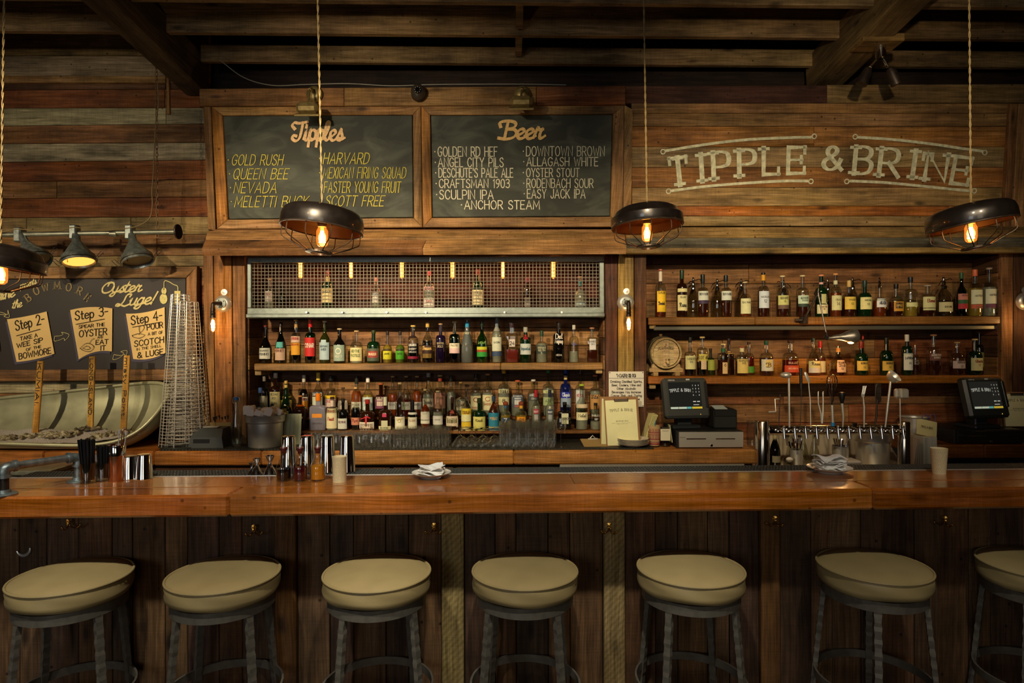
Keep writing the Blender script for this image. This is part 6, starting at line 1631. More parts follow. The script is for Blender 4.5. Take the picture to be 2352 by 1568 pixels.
m = MB(); m.lathe([(0, .010), (.020, .008), (.024, 0)], 18, (.004, -.080, -.004), RX); ob('lens', m, simple('black lens', lin('#0c0c0e'), .1), t)
for k in range(8):
    a = k*math.pi/4
    m = MB(); m.sphere((.004+.018*math.cos(a), -.087, -.004+.018*math.sin(a)), .003, 8); ob('led', m, simple('clear led', lin('#b8b8b0'), .2) if k == 0 else bpy.data.materials['clear led'], t)
c = W(2022, 98, 4.0)
t = thing('twin_spotlight', c, 'dark twin spotlight hanging from the right ceiling beam', 'spotlight')
m = MB(); m.box((-.02, 0, .0), (.26, .16, .05), bev=.006); ob('mount_board', m, M_WOOD, t, lin('#8a6c42'))
m = MB(); m.lathe([(0, -.10), (.03, -.10), (.034, -.02), (0, -.02)], 20); ob('canopy', m, M_CHROME, t)
for s_, dx in ((-1, -.10), (1, .06)):
    m = MB(); m.tube([(s_*.015, 0, -.10), (dx*.7, -.01, -.16)], .009, 8); ob('arm', m, M_CHROME, t)
    m = MB()
    m.lathe([(0, .03), (.022, .03), (.03, .0), (.034, -.08), (.030, -.08), (0, -.07)], 18, (dx, -.02, -.2), Matrix.Rotation(R(s_*-24), 3, 'Y')); ob('spot_head', m, M_DARKIRON, t)
c = W(323, -8, 4.0)
t = thing('ceiling_lamp', c, 'small pale round ceiling lamp beside the left beam', 'lamp')
m = MB(); m.sphere((0, 0, 0), .050, 16); ob('globe', m, simple('opal globe', lin('#c8ccb0'), .3), t)
m = MB(); m.lathe([(0, .04), (.03, .04), (.03, .30), (0, .30)], 14); ob('holder', m, M_DARKIRON, t)

# ------------------------------------------------------------------ pipe with work lamps, chain and cord (left)
DL = 4.32
LP = t = thing('lamp_pipe', W(200, 538, DL), 'horizontal galvanised pipe carrying the old work lamps at the left', 'pipe')
a, b = W(-260, 544, DL) - t.location, W(405, 532, DL) - t.location
m = MB(); m.tube([a, b], .0165, 14); ob('pipe', m, M_GALV, t)
m = MB(); q = W(262, 537, DL) - t.location; m.tube([q-Vector((.022, 0, 0)), q+Vector((.022, 0, 0))], .021, 14); ob('coupling', m, M_GALV, t)
m = MB(); m.lathe([(0, -.006), (.050, -.005), (.052, .0), (.050, .005), (0, .006)], 28, b + Vector((.012, 0, 0)), Matrix.Rotation(R(90), 3, 'Y') @ Matrix.Identity(3)); ob('flange', m, M_DARKIRON, t)
def worklamp(px, py_top, px2, py2, w_px, yaw, label, lit=False):
    c = W(px, py_top, DL)
    t = thing('work_lamp', c, label, 'lamp', 'old work lamps on the pipe')
    h = W(px2, py2, DL-.05) - c
    r = w_px*mpp(DL)/2
    ax = h.normalized(); L = h.length
    q = Vector((0, 0, -1)).rotation_difference(ax).to_matrix()
    m = MB(); m.box((0, 0, -.02), (.050, .060, .10), bev=.008); ob('neck_clamp', m, M_PIPE, t)
    m = MB(); m.lathe([(0, 0), (.022, 0), (.026, -L*.35), (r*.80, -L*.72), (r*.98, -L*.80), (r, -L*.98), (r*.96, -L), (r*.92, -L*.98), (r*.9, -L*.82), (r*.7, -L*.74)], 26, M=q); ob('reflector', m, M_PIPE, t)
    m = MB(); m.lathe([(r*.9, -L*.93), (0, -L*.93)], 24, M=q)
    ob('lens', m, emission('lit lamp glass', (1, .36, .06), 2.2) if lit else simple('dull lamp glass', lin('#5c4630'), .3), t)
    cen = q @ Vector((0, 0, -L*.95))
    m = MB(); m.tube([q @ Vector((r*1.05*math.cos(a_), r*1.05*math.sin(a_), -L*.93)) for a_ in [2*math.pi*k/20 for k in range(20)]], .0025, 6, closed=True); ob('wire_guard', m, M_DARKIRON, t)
    for s_ in (-1, 1):
        e1 = q @ Vector((s_*r*1.0, 0, -L*.9))
        m = MB(); m.tube([e1, e1+Vector((s_*.03, -.01, -.02)), e1+Vector((s_*.075, -.01, .022)), e1+Vector((s_*.055, -.01, .03)), e1+Vector((s_*.02, 0, -.005))], .0022, 6); ob('clip', m, M_DARKIRON, t)
    m = MB(); m.tube([q @ Vector((-r*.35, -.03, -L*.55)), q @ Vector((-r*.35, -.06, -L*.75)), q @ Vector((-r*.36, -.06, -L*1.02))], .0028, 6); ob('pull_chain', m, M_BRASS, t)
worklamp(172, 527, 182, 604, 68, 0, 'old metal work lamp glowing orange, middle of the pipe', True)
worklamp(299, 527, 318, 603, 66, 0, 'old metal work lamp, unlit, nearest the end of the pipe')
worklamp(45, 533, 84, 604, 66, 0, 'old metal work lamp partly hidden behind the left pendant')
# cord along the pipe and up
pts = [W(x, y, DL-.03) for x, y in ((-200, 528), (-60, 536), (0, 533), (40, 526), (80, 529), (130, 530), (172, 522), (230, 530), (265, 527), (305, 522), (330, 512), (345, 498), (350, 470), (349, 440), (352, 400), (355, 330), (359, 270), (364, 240), (362, 190))]
m = MB(); m.tube(catmull([tuple(p) for p in pts], 6), .0035, 6)
m.v = [tuple(Vector(v)-LP.location) for v in m.v]
ob('cord', m, M_CORD, LP)
# chain
t = thing('hanging_chain', W(360, 545, DL), 'rusty iron chain holding the lamp pipe from the beam', 'chain')
P0, P1 = W(361, 545, DL), W(359, 120, DL)
n = 46
M_RUST = simple('rusty chain', lin('#8a6c4a'), .6, .3, var=.2)
for i in range(n):
    f = (i+.5)/n; p = P0.lerp(P1, f) - t.location
    L = (P1-P0).length/n*.66
    pts = [(.0085*math.cos(a_), 0, L*math.sin(a_)) for a_ in [2*math.pi*k/10 for k in range(10)]]
    if i % 2: pts = [(0, x, z) for x, y, z in pts]
    m = MB(); m.tube([Vector(q_)+p for q_ in pts], .0024, 5, closed=True); ob('chain_link', m, M_RUST, t)

# ------------------------------------------------------------------ oyster trough
RIM_R = [(-310, 956, 4.62), (-150, 935, 4.62), (0, 914, 4.62), (100, 904, 4.61), (200, 893, 4.60), (280, 884, 4.60), (335, 879, 4.58), (368, 880, 4.53), (390, 888, 4.46)]
RIM_F = [(-310, 1013, 4.16), (-150, 1015, 4.16), (0, 1018, 4.16), (100, 1021, 4.16), (190, 1022, 4.17), (262, 1014, 4.19), (316, 990, 4.24), (356, 952, 4.30), (388, 906, 4.40)]
TR = thing('oyster_trough', W(150, 1035, 4.35), 'big tilted galvanised trough filled with crushed ice and oysters', 'trough')
rr_ = catmull([tuple(W(*p)) for p in RIM_R], 4); rf_ = catmull([tuple(W(*p)) for p in RIM_F], 4)
m = MB(); ns = 14; vs = []
for A, B in zip(rr_, rf_):
    A, B = Vector(A), Vector(B); Mi = (A+B)/2
    dep = min(.17, .55*(A-B).length)
    low = Vector((0, .35, -1)).normalized()*dep
    for k in range(ns+1):
        a_ = math.pi*k/ns
        p = Mi + (A-Mi)*math.cos(a_) + low*math.sin(a_)
        p.z = max(p.z, ZC+.012)
        vs.append(p - TR.location)
fs = [(i*(ns+1)+k, i*(ns+1)+k+1, (i+1)*(ns+1)+k+1, (i+1)*(ns+1)+k) for i in range(len(rr_)-1) for k in range(ns)]
m.add(vs, fs, True); m.add(vs[-(ns+1):], [tuple(range(ns+1))])
M_TROUGH = simple('trough zinc', lin('#b4b491'), .45, .55, var=.16, vscale=7, bump=.08, bscale=12)
ob('basin', m, M_TROUGH, TR, sharp=0)
m = MB(); rim = [Vector(p)-TR.location for p in rr_] + [Vector(p)-TR.location for p in rf_[::-1]]
m.tube(rim, .0125, 10, caps=True); ob('rolled_rim', m, M_TROUGH, TR)
# ice
m = MB(); nx_, ny_ = 60, 12; vs = []
for i in range(nx_+1):
    px = -300 + (322+300)*i/nx_
    e = max(0, (px-200)/122)
    yb_, yf = 985 + 6*e, 1017 - 20*e
    A = W(px, yb_ + 3*math.sin(px*.05), 4.50-.1*e) ; B = W(px, yf, 4.19+.06*e)
    for k in range(ny_+1):
        p = A.lerp(B, k/ny_); p.z += random.uniform(-.003, .003); vs.append(p)
m.add(vs, [(i*(ny_+1)+k, i*(ny_+1)+k+1, (i+1)*(ny_+1)+k+1, (i+1)*(ny_+1)+k) for i in range(nx_) for k in range(ny_)], True)
o = tag(ob('crushed_ice', m, M_ICE, sharp=0), 'pale crushed ice filling the oyster trough', 'ice', kind='stuff')
def icez(px, py):
    return py
# oysters
def oyster_mesh(seed):
    rn_ = random.Random(seed); m = MB(); m.sphere((0, 0, 0), (.034, .022, .009), 12)
    v2 = []
    for x, y, z in m.v:
        a_ = math.atan2(y, x); k = 1 + .14*math.sin(3*a_+seed) + .1*math.sin(7*a_+seed*2)
        v2.append((x*k*(1+.25*x/.034), y*k, z*(1+.4*math.sin(x*180+seed)) + .002*math.sin(a_*9) + rn_.uniform(-.0012, .0012)))
    m.v = v2; return m
protos = [ob('oyster', oyster_mesh(s_), M_SHELL, None, None, (0, 0, 0)) for s_ in range(5)]
used = set()
piles = [('the pile at the left edge', 0, 108, 996, 1012, 24), ('the pile left of the middle stake', 100, 180, 988, 1012, 24), ('the small heap under the middle stake', 185, 225, 980, 990, 7), ('the pile by the right stake', 205, 300, 988, 1012, 22)]
OC = ['#8c8064', '#a49a78', '#6e644c', '#b3a988', '#584e3a']
cnt = 0
for nm, x0, x1, y0, y1, n in piles:
    for i in range(n):
        f = random.random(); g = random.random()
        px = x0 + (x1-x0)*f; py = y1 - (y1-y0)*(.55*f+.45*g) if x0 != 185 else y0+(y1-y0)*g
        D = 4.20 + (1016-py)/32*.26
        src = protos[cnt % 5]
        o = src if cnt < 5 else src.copy()
        if cnt >= 5: COL.objects.link(o)
        o.location = W(px, py, D) + Vector((0, 0, .004 + .006*random.random()))
        o.rotation_euler = (random.uniform(-.5, .5), random.uniform(-.4, .4), random.uniform(0, 6.28))
        s_ = random.uniform(.75, 1.15); o.scale = (s_, s_, s_*1.2)
        o.color = (*lin(random.choice(OC)), 1)
        tag(o, 'rough grey-brown oyster in %s' % nm, 'oyster', 'oysters in ' + nm)
        cnt += 1
# stakes
def stake(x0, y0, x1, y1, D0, D1, w_px, word, label):
    A, B = W(x0, y0, D0), W(x1, y1, D1)
    t = thing('name_stake', B, label, 'stake', 'burnt wooden name stakes')
    wd = w_px*mpp(D0)
    ax = (A-B).normalized(); ex = Vector((1, 0, 0)); ex = (ex-ax*ex.dot(ax)).normalized()
    Ps = [A-ex*wd/2, A+ex*wd/2, B+ex*wd/2-ax*.03, B-ex*wd/2-ax*.03]
    o = slab('board', Ps, .012, M_WOOD, None, lin('#cf9c50'), True, gap=0)
    Mx = o.matrix_basis.copy(); o.parent = t; o.matrix_basis = Matrix.Translation(-t.location) @ Mx
    m = MB()
    L = .62 if len(word) < 8 else .82
    pl = plane_place(A - ax*.018 - ex*wd*.30, -ax, ex, .0015) 
    h = wd*.55
    fit_text(m, word, (A-B).length*L, h, h*.2, pl)
    m.v = [tuple(Vector(v)-t.location) for v in m.v]
    ob('burnt_lettering', m, M_INK, t, lin('#1e140c'))
    for f in (.12, .86, .55):
        pass
stake(92, 829, 80, 984, 4.42, 4.40, 14, 'KUMIAI.', 'wooden stake lettered downward with burnt edges in the left pile')
stake(211, 818, 206, 979, 4.46, 4.44, 13.5, 'LONG-ISLAND.', 'wooden name stake in the middle of the trough')
stake(291, 816, 282, 985, 4.44, 4.40, 14, 'misty Point.', 'wooden name stake nearest the wire towers')

# ------------------------------------------------------------------ stack of wire seafood towers
TW = thing('wire_tower_stack', Vector((W(424, 1030, 4.33).x, 4.33, ZC+.013)), 'tall tapering stack of chromed wire baskets beside the trough', 'baskets')
base = TW.location
def tower_cage(cx, zb_, zt, r0, r1, n, k, rings):
    m = MB()
    for i in range(n):
        a_ = 2*math.pi*(i+k*.37)/n
        m.tube([(cx+r0*math.cos(a_), r0*math.sin(a_), zb_), (cx+r1*math.cos(a_), r1*math.sin(a_), zt)], .0027, 5, caps=False)
    o = ob('upright_wires', m, M_WIRE, TW); o['kind'] = 'stuff'
    for j in range(rings):
        f = j/(rings-1); r_ = r0+(r1-r0)*f; z = zb_+(zt-zb_)*f
        m = MB(); m.tube([(cx+r_*math.cos(a_), r_*math.sin(a_), z) for a_ in [2*math.pi*q/18 for q in range(18)]], .0022, 5, closed=True)
        ob('wire_ring', m, M_WIRE, TW)
k9 = mpp(4.4)
tower_cage(-.025, 0, 1.03, .135, .056, 9, 0, 50)
tower_cage(.03, .03, .98, .128, .060, 8, 1, 38)
tower_cage(0, .0, .80, .105, .050, 8, 2, 30)
tower_cage(.01, .0, .60, .125, .09, 7, 3, 22)
m = MB(); m.lathe([(0, .004), (.16, .004), (.16, -.002), (0, -.002)], 30); ob('base_plate', m, M_RUBBER, TW)
# wooden stick leaning behind the towers
m = MB(); m.tube([W(452, 870, 4.5), W(480, 990, 4.38)], .009, 6)
tag(ob('wooden_stick', m, M_CORK, None, lin('#c8a05c')), 'thin pale wooden stick leaning behind the wire towers', 'stick')

# ------------------------------------------------------------------ things on the back counter, left
def on(px, D, z=None): return Vector((W(px, 1030, D).x, D, ZC+.011 if z is None else z))
t = thing('receipt_printer', on(487, 4.30), 'small dark receipt printer between the wire towers and the bottle', 'printer')
m = MB(); vs = [(-.118, -.09, 0), (.118, -.09, 0), (.118, .12, 0), (-.118, .12, 0), (-.105, -.085, .07), (.105, -.085, .07), (.088, -.03, .122), (-.088, -.03, .122), (.095, .12, .128), (-.095, .12, .128)]
m.add(vs, [(0, 1, 5, 4), (4, 5, 6, 7), (7, 6, 8, 9), (1, 2, 8, 6, 5), (0, 4, 7, 9, 3), (2, 3, 9, 8), (0, 3, 2, 1)]); ob('housing', m, M_PLAST, t, lin('#3c4040'))
m = MB(); m.box((-.03, -.083, .045), (.11, .012, .028), bev=.002); ob('paper_slot', m, M_PLAST, t, lin('#101112'))
m = MB(); m.box((-.01, .02, .128), (.10, .05, .004)); ob('receipt_paper', m, M_PAPER, t, lin('#b8b8a8'))
m = MB(); fit_text(m, 'micros', .05, .009, .0018, lambda u, v: (u-.03, -.060+v*.5, .0955+v*.0+.002)); ob('lettering', m, M_INK, t, lin('#a8a8a0'))
t = thing('water_bottle', on(543, 4.28), 'clear swing-top water bottle with blue stopper left of the steel bucket', 'bottle')
m = MB(); m.lathe([(0, 0), (.030, 0), (.034, .01), (.034, .10), (.031, .15), (.018, .235), (.013, .27), (.014, .31), (.012, .315)], 20); ob('glass_body', m, M_BOTTLE, t, (.85, .9, .86))
m = MB(); m.lathe([(0, .006), (.030, .01), (.030, .10), (.029, .135), (0, .136)], 18); ob('water', m, M_BOTTLE, t, (.9, .93, .88))
m = MB(); m.lathe([(.015, .312), (.016, .325), (.012, .333), (0, .334)], 14); ob('stopper', m, M_CAP, t, lin('#2c6cb0'))
m = MB(); m.tube([(-.016, 0, .29), (-.024, 0, .30), (-.020, 0, .33), (0, 0, .338), (.020, 0, .33), (.024, 0, .30), (.016, 0, .29)], .0016, 6); ob('wire_bail', m, M_STEEL, t)
t = thing('straw_box', on(512, 4.42), 'open cardboard box with dark cutlery handles behind the printer', 'box')
m = MB(); m.box((0, 0, .075), (.16, .10, .15), bev=.002); ob('carton', m, M_PAPER, t, lin('#8c7444'))
for i in range(6):
    m = MB(); m.tube([(-.05+i*.02, -.01, .14), (-.055+i*.02, -.02, .185+.006*(i % 3))], .007, 8); ob('handle', m, M_PLAST, t, lin('#1c1c1c'))
def bucket(name, loc, r, h, label, cloths, col=None):
    t = thing(name, loc, label, 'bucket')
    m = MB(); m.lathe([(0, 0), (r*.84, 0), (r*.87, .008), (r*.90, h*.74), (r*.98, h*.78), (r*1.0, h*.96), (r*1.05, h), (r*1.0, h*.985), (r*.9, h*.75), (r*.85, .02), (0, .015)], 36); ob('pot', m, M_STEEL, t)
    for i in range(cloths[0]):
        a_ = i*2.4; q = r*.75*math.sqrt((i+.5)/cloths[0])
        m = MB(); rr2 = random.uniform(.024, .032); hh = random.uniform(.035, .06)
        m.lathe([(0, 0), (rr2, .004), (rr2*1.05, hh*.6), (rr2*.9, hh), (rr2*.3, hh*.93), (0, hh*.96)], 9, sq=.4)
        m.v = [(x+random.uniform(-.003, .003), y+random.uniform(-.003, .003), z+random.uniform(-.003, .003)) for x, y, z in m.v]
        M_ = Matrix.Translation((q*math.cos(a_), q*math.sin(a_)*.9, h-.012)) @ Matrix.Rotation(random.uniform(-.5, .5), 4, 'Y') @ Matrix.Rotation(random.uniform(-.4, .4), 4, 'X')
        mm = MB(); mm.merge(m, M_)
        tag(ob('rolled_cloth', MB().merge(mm, Matrix.Translation(loc)), M_CLOTH, None), cloths[1], 'cloth', cloths[2])
    return t
bucket('steel_bucket', on(610, 4.30), .128, .215, 'brushed steel bucket full of white cloths on the back counter', (13, 'rolled white cloth in the bucket on the back counter', 'white cloths in the left bucket'))
tt = W(573, 945, 4.27); m = MB(); m.lathe([(0, 0), (.034, .002), (.036, .05), (.030, .062), (.02, .058), (0, .06)], 12, tt-Vector((0, 0, .02)), sq=.3)
m.v = [(x+random.uniform(-.002, .002), y, z+random.uniform(-.003, .003)) for x, y, z in m.v]
tag(ob('rolled_cloth', m, M_CLOTH), 'tall rolled white cloth sticking up at the left side of the bucket', 'cloth')
t = thing('menu_sheet', on(672, 4.36), 'upright pale printed drinks list beside the steel bucket', 'menu')
m = MB(); m.box((0, 0, .105), (.118, .004, .21), Matrix.Rotation(R(-8), 3, 'X')); ob('sheet', m, M_PAPER, t, lin('#a3aa8c'))
m = MB()
for c_ in range(4):
    for l_ in range(26):
        if (l_*7+c_*3) % 9 == 0: continue
        m.box((-.045+c_*.028, .0115-.0026-.003*0, .03+l_*.0065), (.002, .0005, .004))
m.v = [(x, (z-.105)*math.tan(R(-8))*-1-.0035, z) for x, y, z in m.v]
o = ob('print', m, M_INK, t, lin('#5c6450')); o['kind'] = 'stuff'

# flat clipboard, clipboards, plates etc.
def clipboard(name, c, w, h, tilt, yaw, label, title=True, roll=0):
    t = thing(name, c, label, 'clipboard'); t.rotation_euler = (R(tilt), R(roll), R(yaw))
    m = MB(); m.box((0, 0, h/2), (w, .005, h), bev=.002); ob('board', m, M_CORK, t, lin('#8a6844'))
    m = MB(); m.box((-.004, -.0045, h/2-.006), (w*.90, .003, h*.93)); ob('paper', m, M_PAPER, t, lin('#d8d8a8'))
    m = MB(); m.box((0, -.009, h-.016), (w*.42, .004, .012), bev=.001); m.tube([(-w*.2, -.010, h-.006), (-w*.2, -.012, h-.026), (w*.2, -.012, h-.026), (w*.2, -.010, h-.006)], .0022, 6); ob('clip', m, M_DARKIRON, t)
    if title:
        m = MB(); y = -.0065
        sts, tw = strokes('TIPPLE & BRINE', .017, 0, 1, 26); k = w*.66/tw; sts = [([(a*k, b + .006*(1-((a*k-w*.33)/(w*.33))**2)) for a, b in p], q) for p, q in sts]
        sts = add_serifs(sts, .017, .003)
        lettering(m, sts, .0022, lambda u, v: (u-w*.35, y, h*.70+v), .2)
        fit_text(m, 'BEVERAGE MENU', w*.35, .007, .0011, lambda u, v: (u-w*.18, y, h*.50+v))
        for q in range(2): fit_text(m, 'OPEN DAILY FROM NOON UNTIL LATE'[:22-q*9], w*(.6-.3*q), .003, .0006, lambda u, v: (u-w*(.31-.15*q), y, h*(.465-.02*q)+v))
        ob('lettering', m, M_INK, t, lin('#4c4c38'))
    return t
c_ = W(1434, 1022, 4.22); clipboard('menu_clipboard', Vector((c_.x, 4.24, ZC+.012)), .232, .325, -9, 0, 'upright clipboard with the printed beverage menu leaning on the post', roll=-2)
c_ = W(1426, 1022, 4.26); t = thing('menu_sheets', Vector((c_.x-.01, 4.283, ZC+.012)), 'second clipboard with loose sheets just behind the beverage menu', 'clipboard'); t.rotation_euler = (R(-9), 0, 0)
m = MB(); m.box((0, 0, .165), (.25, .006, .325), bev=.002); ob('board', m, M_CORK, t, lin('#8a6844')); m = MB(); m.box((.004, -.006, .155), (.236, .004, .31), Matrix.Rotation(R(2), 3, 'Y')); ob('paper', m, M_PAPER, t, lin('#c8c898'))
a, b = W(1338, 1010, 4.38), W(1397, 1024, 4.2)
t = thing('flat_clipboard', Vector(((a.x+b.x)/2, 4.28, ZC+.012)), 'brown clipboard lying flat on the rubber mat with its clip up', 'clipboard', rz=R(6)); t.rotation_euler = (R(12), 0, R(5))
m = MB(); m.box((0, 0, .006), (.17, .20, .006), bev=.002); ob('board', m, M_CORK, t, lin('#a88c54'))
m = MB(); m.box((0, .08, .014), (.07, .018, .008), bev=.002); m.tube([(-.02, .09, .014), (0, .095, .034), (.02, .09, .014)], .003, 6); ob('clip', m, M_STEEL, t)
for i in range(5):
    t = thing('side_plate', W(1456, 1024, 4.20) * 1.0, ['bottom white plate of the stack before the clipboards', 'second white plate from the bottom of the counter stack', 'middle white plate of the stack on the back counter', 'second white plate from the top of the counter stack', 'top white plate of the stack before the clipboards'][i], 'plate', 'stack of plates on the back counter')
    t.location.z = ZC + .012 + i*.0085; t.location.y = 4.235; t.location.x += random.uniform(-.002, .002)
    m = MB(); m.lathe([(0, .003), (.05, .003), (.055, 0), (.058, .003), (.080, .010), (.104, .019), (.105, .021), (.10, .0205), (.075, .0125), (.05, .006), (0, .006)], 36); ob('dish', m, M_CERAMIC, t)
# leaning folded papers
t = thing('folded_menus', on(1484, 4.32), 'folded yellowish menus leaning between clipboard and patterned cup', 'menu')
for i in range(5):
    m = MB(); A = Vector((-.03+i*.007, .01*i, 0)); m.box((.0, 0, 0), (.004, .13, .21), Matrix.Rotation(R(17+i*1.5), 3, 'Y'))
    m.v = [(x+.012+i*.008-.01, y+.01*i, z+.105) for x, y, z in m.v]; ob('sheet', m, M_PAPER, t, lin('#cfc98a'))
t = thing('patterned_cup', on(1503, 4.26), 'paper cup with dark red geometric pattern beside the plates', 'cup')
m = MB(); m.lathe([(0, .002), (.033, .002), (.036, .03), (.040, .135), (.037, .135), (.034, .01), (0, .008)], 26); ob('cup_body', m, M_PAPER, t, lin('#b09468'))
m = MB()
def cupr(z): return .0365 + (.040-.036)*(z/.135) + .0008
for z0_, z1_ in ((.012, .020), (.026, .030), (.044, .049), (.076, .080), (.088, .093)):
    m.lathe([(cupr(z0_), z0_), (cupr(z1_), z1_)], 26)
for rz_, zz in ((0, .062), (1, .105)):
    for i in range(12):
        a0 = i*math.pi/6+.1; dz, da = .010, .17
        for (u0, u1, w0, w1) in ((-da, da, dz*.75, dz), (-da, da, -dz, -dz*.75), (-da, -da*.7, -dz, dz), (da*.7, da, -dz, dz), (-da*.25, da*.25, -dz*.3, dz*.3)):
            m.lathe([(cupr(zz+w0), zz+w0), (cupr(zz+w1), zz+w1)], 1, a0=a0+u0, a1=a0+u1)
ob('pattern', m, M_INK, t, lin('#8c1c34')).__setitem__('kind', 'stuff')
m = MB(); m.tube([(0, 0, .06), (.008, 0, .165)], .003, 6); ob('straw', m, M_PLAST, t, lin('#1c7c8c'))
t = thing('card_glass', on(1528, 4.28), 'dark glass holding cards and a small white printed card', 'glass')
m = MB(); m.lathe([(0, 0), (.034, 0), (.037, .10)], 20); ob('glass', m, M_BOTTLE, t, (.6, .6, .5))
m = MB(); m.box((-.008, -.039, .075), (.066, .002, .078)); ob('card', m, M_PAPER, t, lin('#d8d4b8'))
m = MB(); m.box((0, .01, .07), (.05, .03, .10)); ob('dark_cards', m, M_PAPER, t, lin('#2c2a20'))
m = MB(); m.box((.034, 0, .08), (.004, .05, .12), Matrix.Rotation(R(-8), 3, 'Y')); ob('side_card', m, M_PAPER, t, lin('#c8c890'))
m = MB(); fit_text(m, 'COMMUNITY', .045, .006, .001, lambda u, v: (u-.03, -.0405, .098+v)); ob('lettering', m, M_INK, t, lin('#3c3c30'))
# warning sign
c0, c1 = W(1398, 853, 4.372), W(1479, 934, 4.372)
t = thing('warning_sign', Vector(((c0.x+c1.x)/2, 4.372, c1.z)), 'white metal warning sign with black serif text on the centre post', 'sign')
sw, shh = c1.x-c0.x, c0.z-c1.z
m = MB(); m.box((0, 0, shh/2), (sw, .003, shh), bev=.001); ob('plate', m, M_PAINT, t, lin('#cfccbc'))
m = MB(); k = shh/81
m.box((0, -.0022, (81-15.5)*k), (sw*.985, .0006, .7*k))
fit_text(m, 'WARNING', 43*k, 7*k, 1.6*k, lambda u, v: (u-21.5*k, -.0028, (81-13)*k+v), serif=.9*k)
for i, (s_, w_) in enumerate((('Drinking Distilled Spirits,', 72), ('Beer, Coolers, Wine and', 66), ('Other Alcoholic', 43), ('Beverages May Increase', 66), ('Cancer Risk, and, During', 70), ('Pregnancy, Can Cause', 60), ('Birth Defects', 36))):
    fit_text(m, s_, w_*k, 5*k, .95*k, lambda u, v, i=i, w_=w_: (u-w_/2*k, -.0028, (81-25.5-i*8)*k+v))
ob('lettering', m, M_INK, t, lin('#16140f'))
for x_, z_ in ((-.47, .97), (.47, .97), (.47, .03)):
    m = MB(); m.sphere((x_*sw, -.003, z_*shh), (.004, .003, .004), 8); ob('rivet', m, M_DARKIRON, t)

# ------------------------------------------------------------------ tills
M_SCREEN = emission('till screen', lin('#2c2a24'), .55)
def till(px, D, z, yaw, tilt, label, bright=1.0, fc='#3a3e3c'):
    t = thing('till_terminal', Vector((W(px, 900, D).x, D, z)), label, 'till'); t.rotation_euler = (0, 0, R(yaw))
    m = MB(); m.box((0, .05, .012), (.20, .18, .024), bev=.006); m.box((.01, .06, .05), (.10, .08, .09), bev=.006); ob('stand', m, M_PLAST, t, lin('#24282a'))
    T = Matrix.Translation((0, 0, .205)) @ Matrix.Rotation(R(tilt), 4, 'X')
    def part(nm, mb_, mat, col=None):
        o = ob(nm, MB().merge(mb_, T), mat, t, col); return o
    m = MB(); m.box((0, .0, 0), (.315, .07, .275), bev=.016); part('housing', m, M_PLAST, lin(fc))
    m = MB(); m.box((.140, -.005, .02), (.022, .075, .18), bev=.004); part('card_reader', m, M_PLAST, lin('#181b1c'))
    m = MB(); m.box((-.012, -.036, .013), (.228, .003, .186)); part('screen', m, M_SCREEN)
    y = -.0385
    m = MB()
    sts, tw = strokes('TIPPLE & BRIN', .020, 0, 1, 22); k = .150/tw; sts = [([(a*k, b+.006*(1-((a*k-.08)/.08)**2)) for a, b in p], q) for p, q in sts]; sts = add_serifs(sts, .02, .0022)
    lettering(m, sts, .0024, lambda u, v: (u-.120, y, .036+v))
    for i, r_ in enumerate(('789', '456', '123', '0.0')):
        for j, chx in enumerate(r_):
            fit_text(m, chx, None, .008, .0018, lambda u, v, i=i, j=j: (u+.045+j*.021, y, .078-i*.022+v), wf0=.8)
    for i in range(2):
        m.box((.050+i*.028, y, -.028), (.020, .0006, .006))
    m.box((.060, y, -.050), (.04, .0006, .004))
    part('screen_lettering', m, emission('screen white', lin('#e0dccb'), .75 * bright))['kind'] = 'stuff'
    m = MB(); m.box((-.095, y, -.070), (.055, .0008, .013)); m.box((-.037, y, -.070), (.055, .0008, .013)); part('screen_buttons', m, emission('screen cream', lin('#d8e0c0'), .7*bright))
    m = MB(); m.box((.009, y, -.070), (.032, .0008, .013)); part('screen_button', m, emission('screen teal', lin('#6cc0b8'), .7*bright))
    m = MB(); m.box((.065, y, -.070), (.072, .0008, .013)); part('screen_button', m, emission('screen yellow', lin('#e8c43c'), .75*bright))
    m = MB(); fit_text(m, 'micros', .044, .010, .0022, lambda u, v: (u-.122, y+.002, .117+v)); part('lettering', m, M_INK, lin('#b8b8b0'))
    m = MB(); m.box((.018, y+.002, .124), (.027, .001, .010)); part('badge', m, M_PAINT, lin('#b8bcb0'))
    m = MB(); m.box((.085, y+.002, -.115), (.002, .001, .006)); part('led', m, emission('amber led', (1, .7, .1), 1.5))
    return t
def drawer(px0, px1, D, z, h, label, front, mat, yaw=0):
    a, b = W(px0, 1000, D), W(px1, 1000, D); w = b.x-a.x
    t = thing('cash_drawer', Vector(((a.x+b.x)/2, D, z)), label, 'drawer')
    m = MB(); m.box((-.004, .19, h/2), (w+.004, .36, h), bev=.004); ob('case', m, M_PLAST, t, lin('#1c1e1e'))
    m = MB(); m.box((.004, .003, h/2), (w-.012, .012, h-.014), bev=.002); ob('front_panel', m, mat, t, front)
    for s_ in (-1, 1):
        m = MB(); m.box((s_*w*.22, -.006, h*.55), (w*.30, .006, .008), bev=.0025); ob('slot', m, M_CHROME if mat is M_STEEL else M_PLAST, t, lin('#101010'))
    m = MB(); m.lathe([(0, .006), (.008, .005), (.009, 0)], 14, (.005, -.003, h*.18), Matrix.Rotation(R(90), 3, 'X')); ob('lock', m, M_CHROME, t)
    m = MB(); fit_text(m, 'micros', .036, .006, .0012, lambda u, v: (u-w*.47, -.0045, h*.62+v)); ob('lettering', m, M_INK, t, lin('#3c3c3c'))
    return t, h
HD_ = W(1630, 986, 4.20).z - W(1630, 1026, 4.20).z
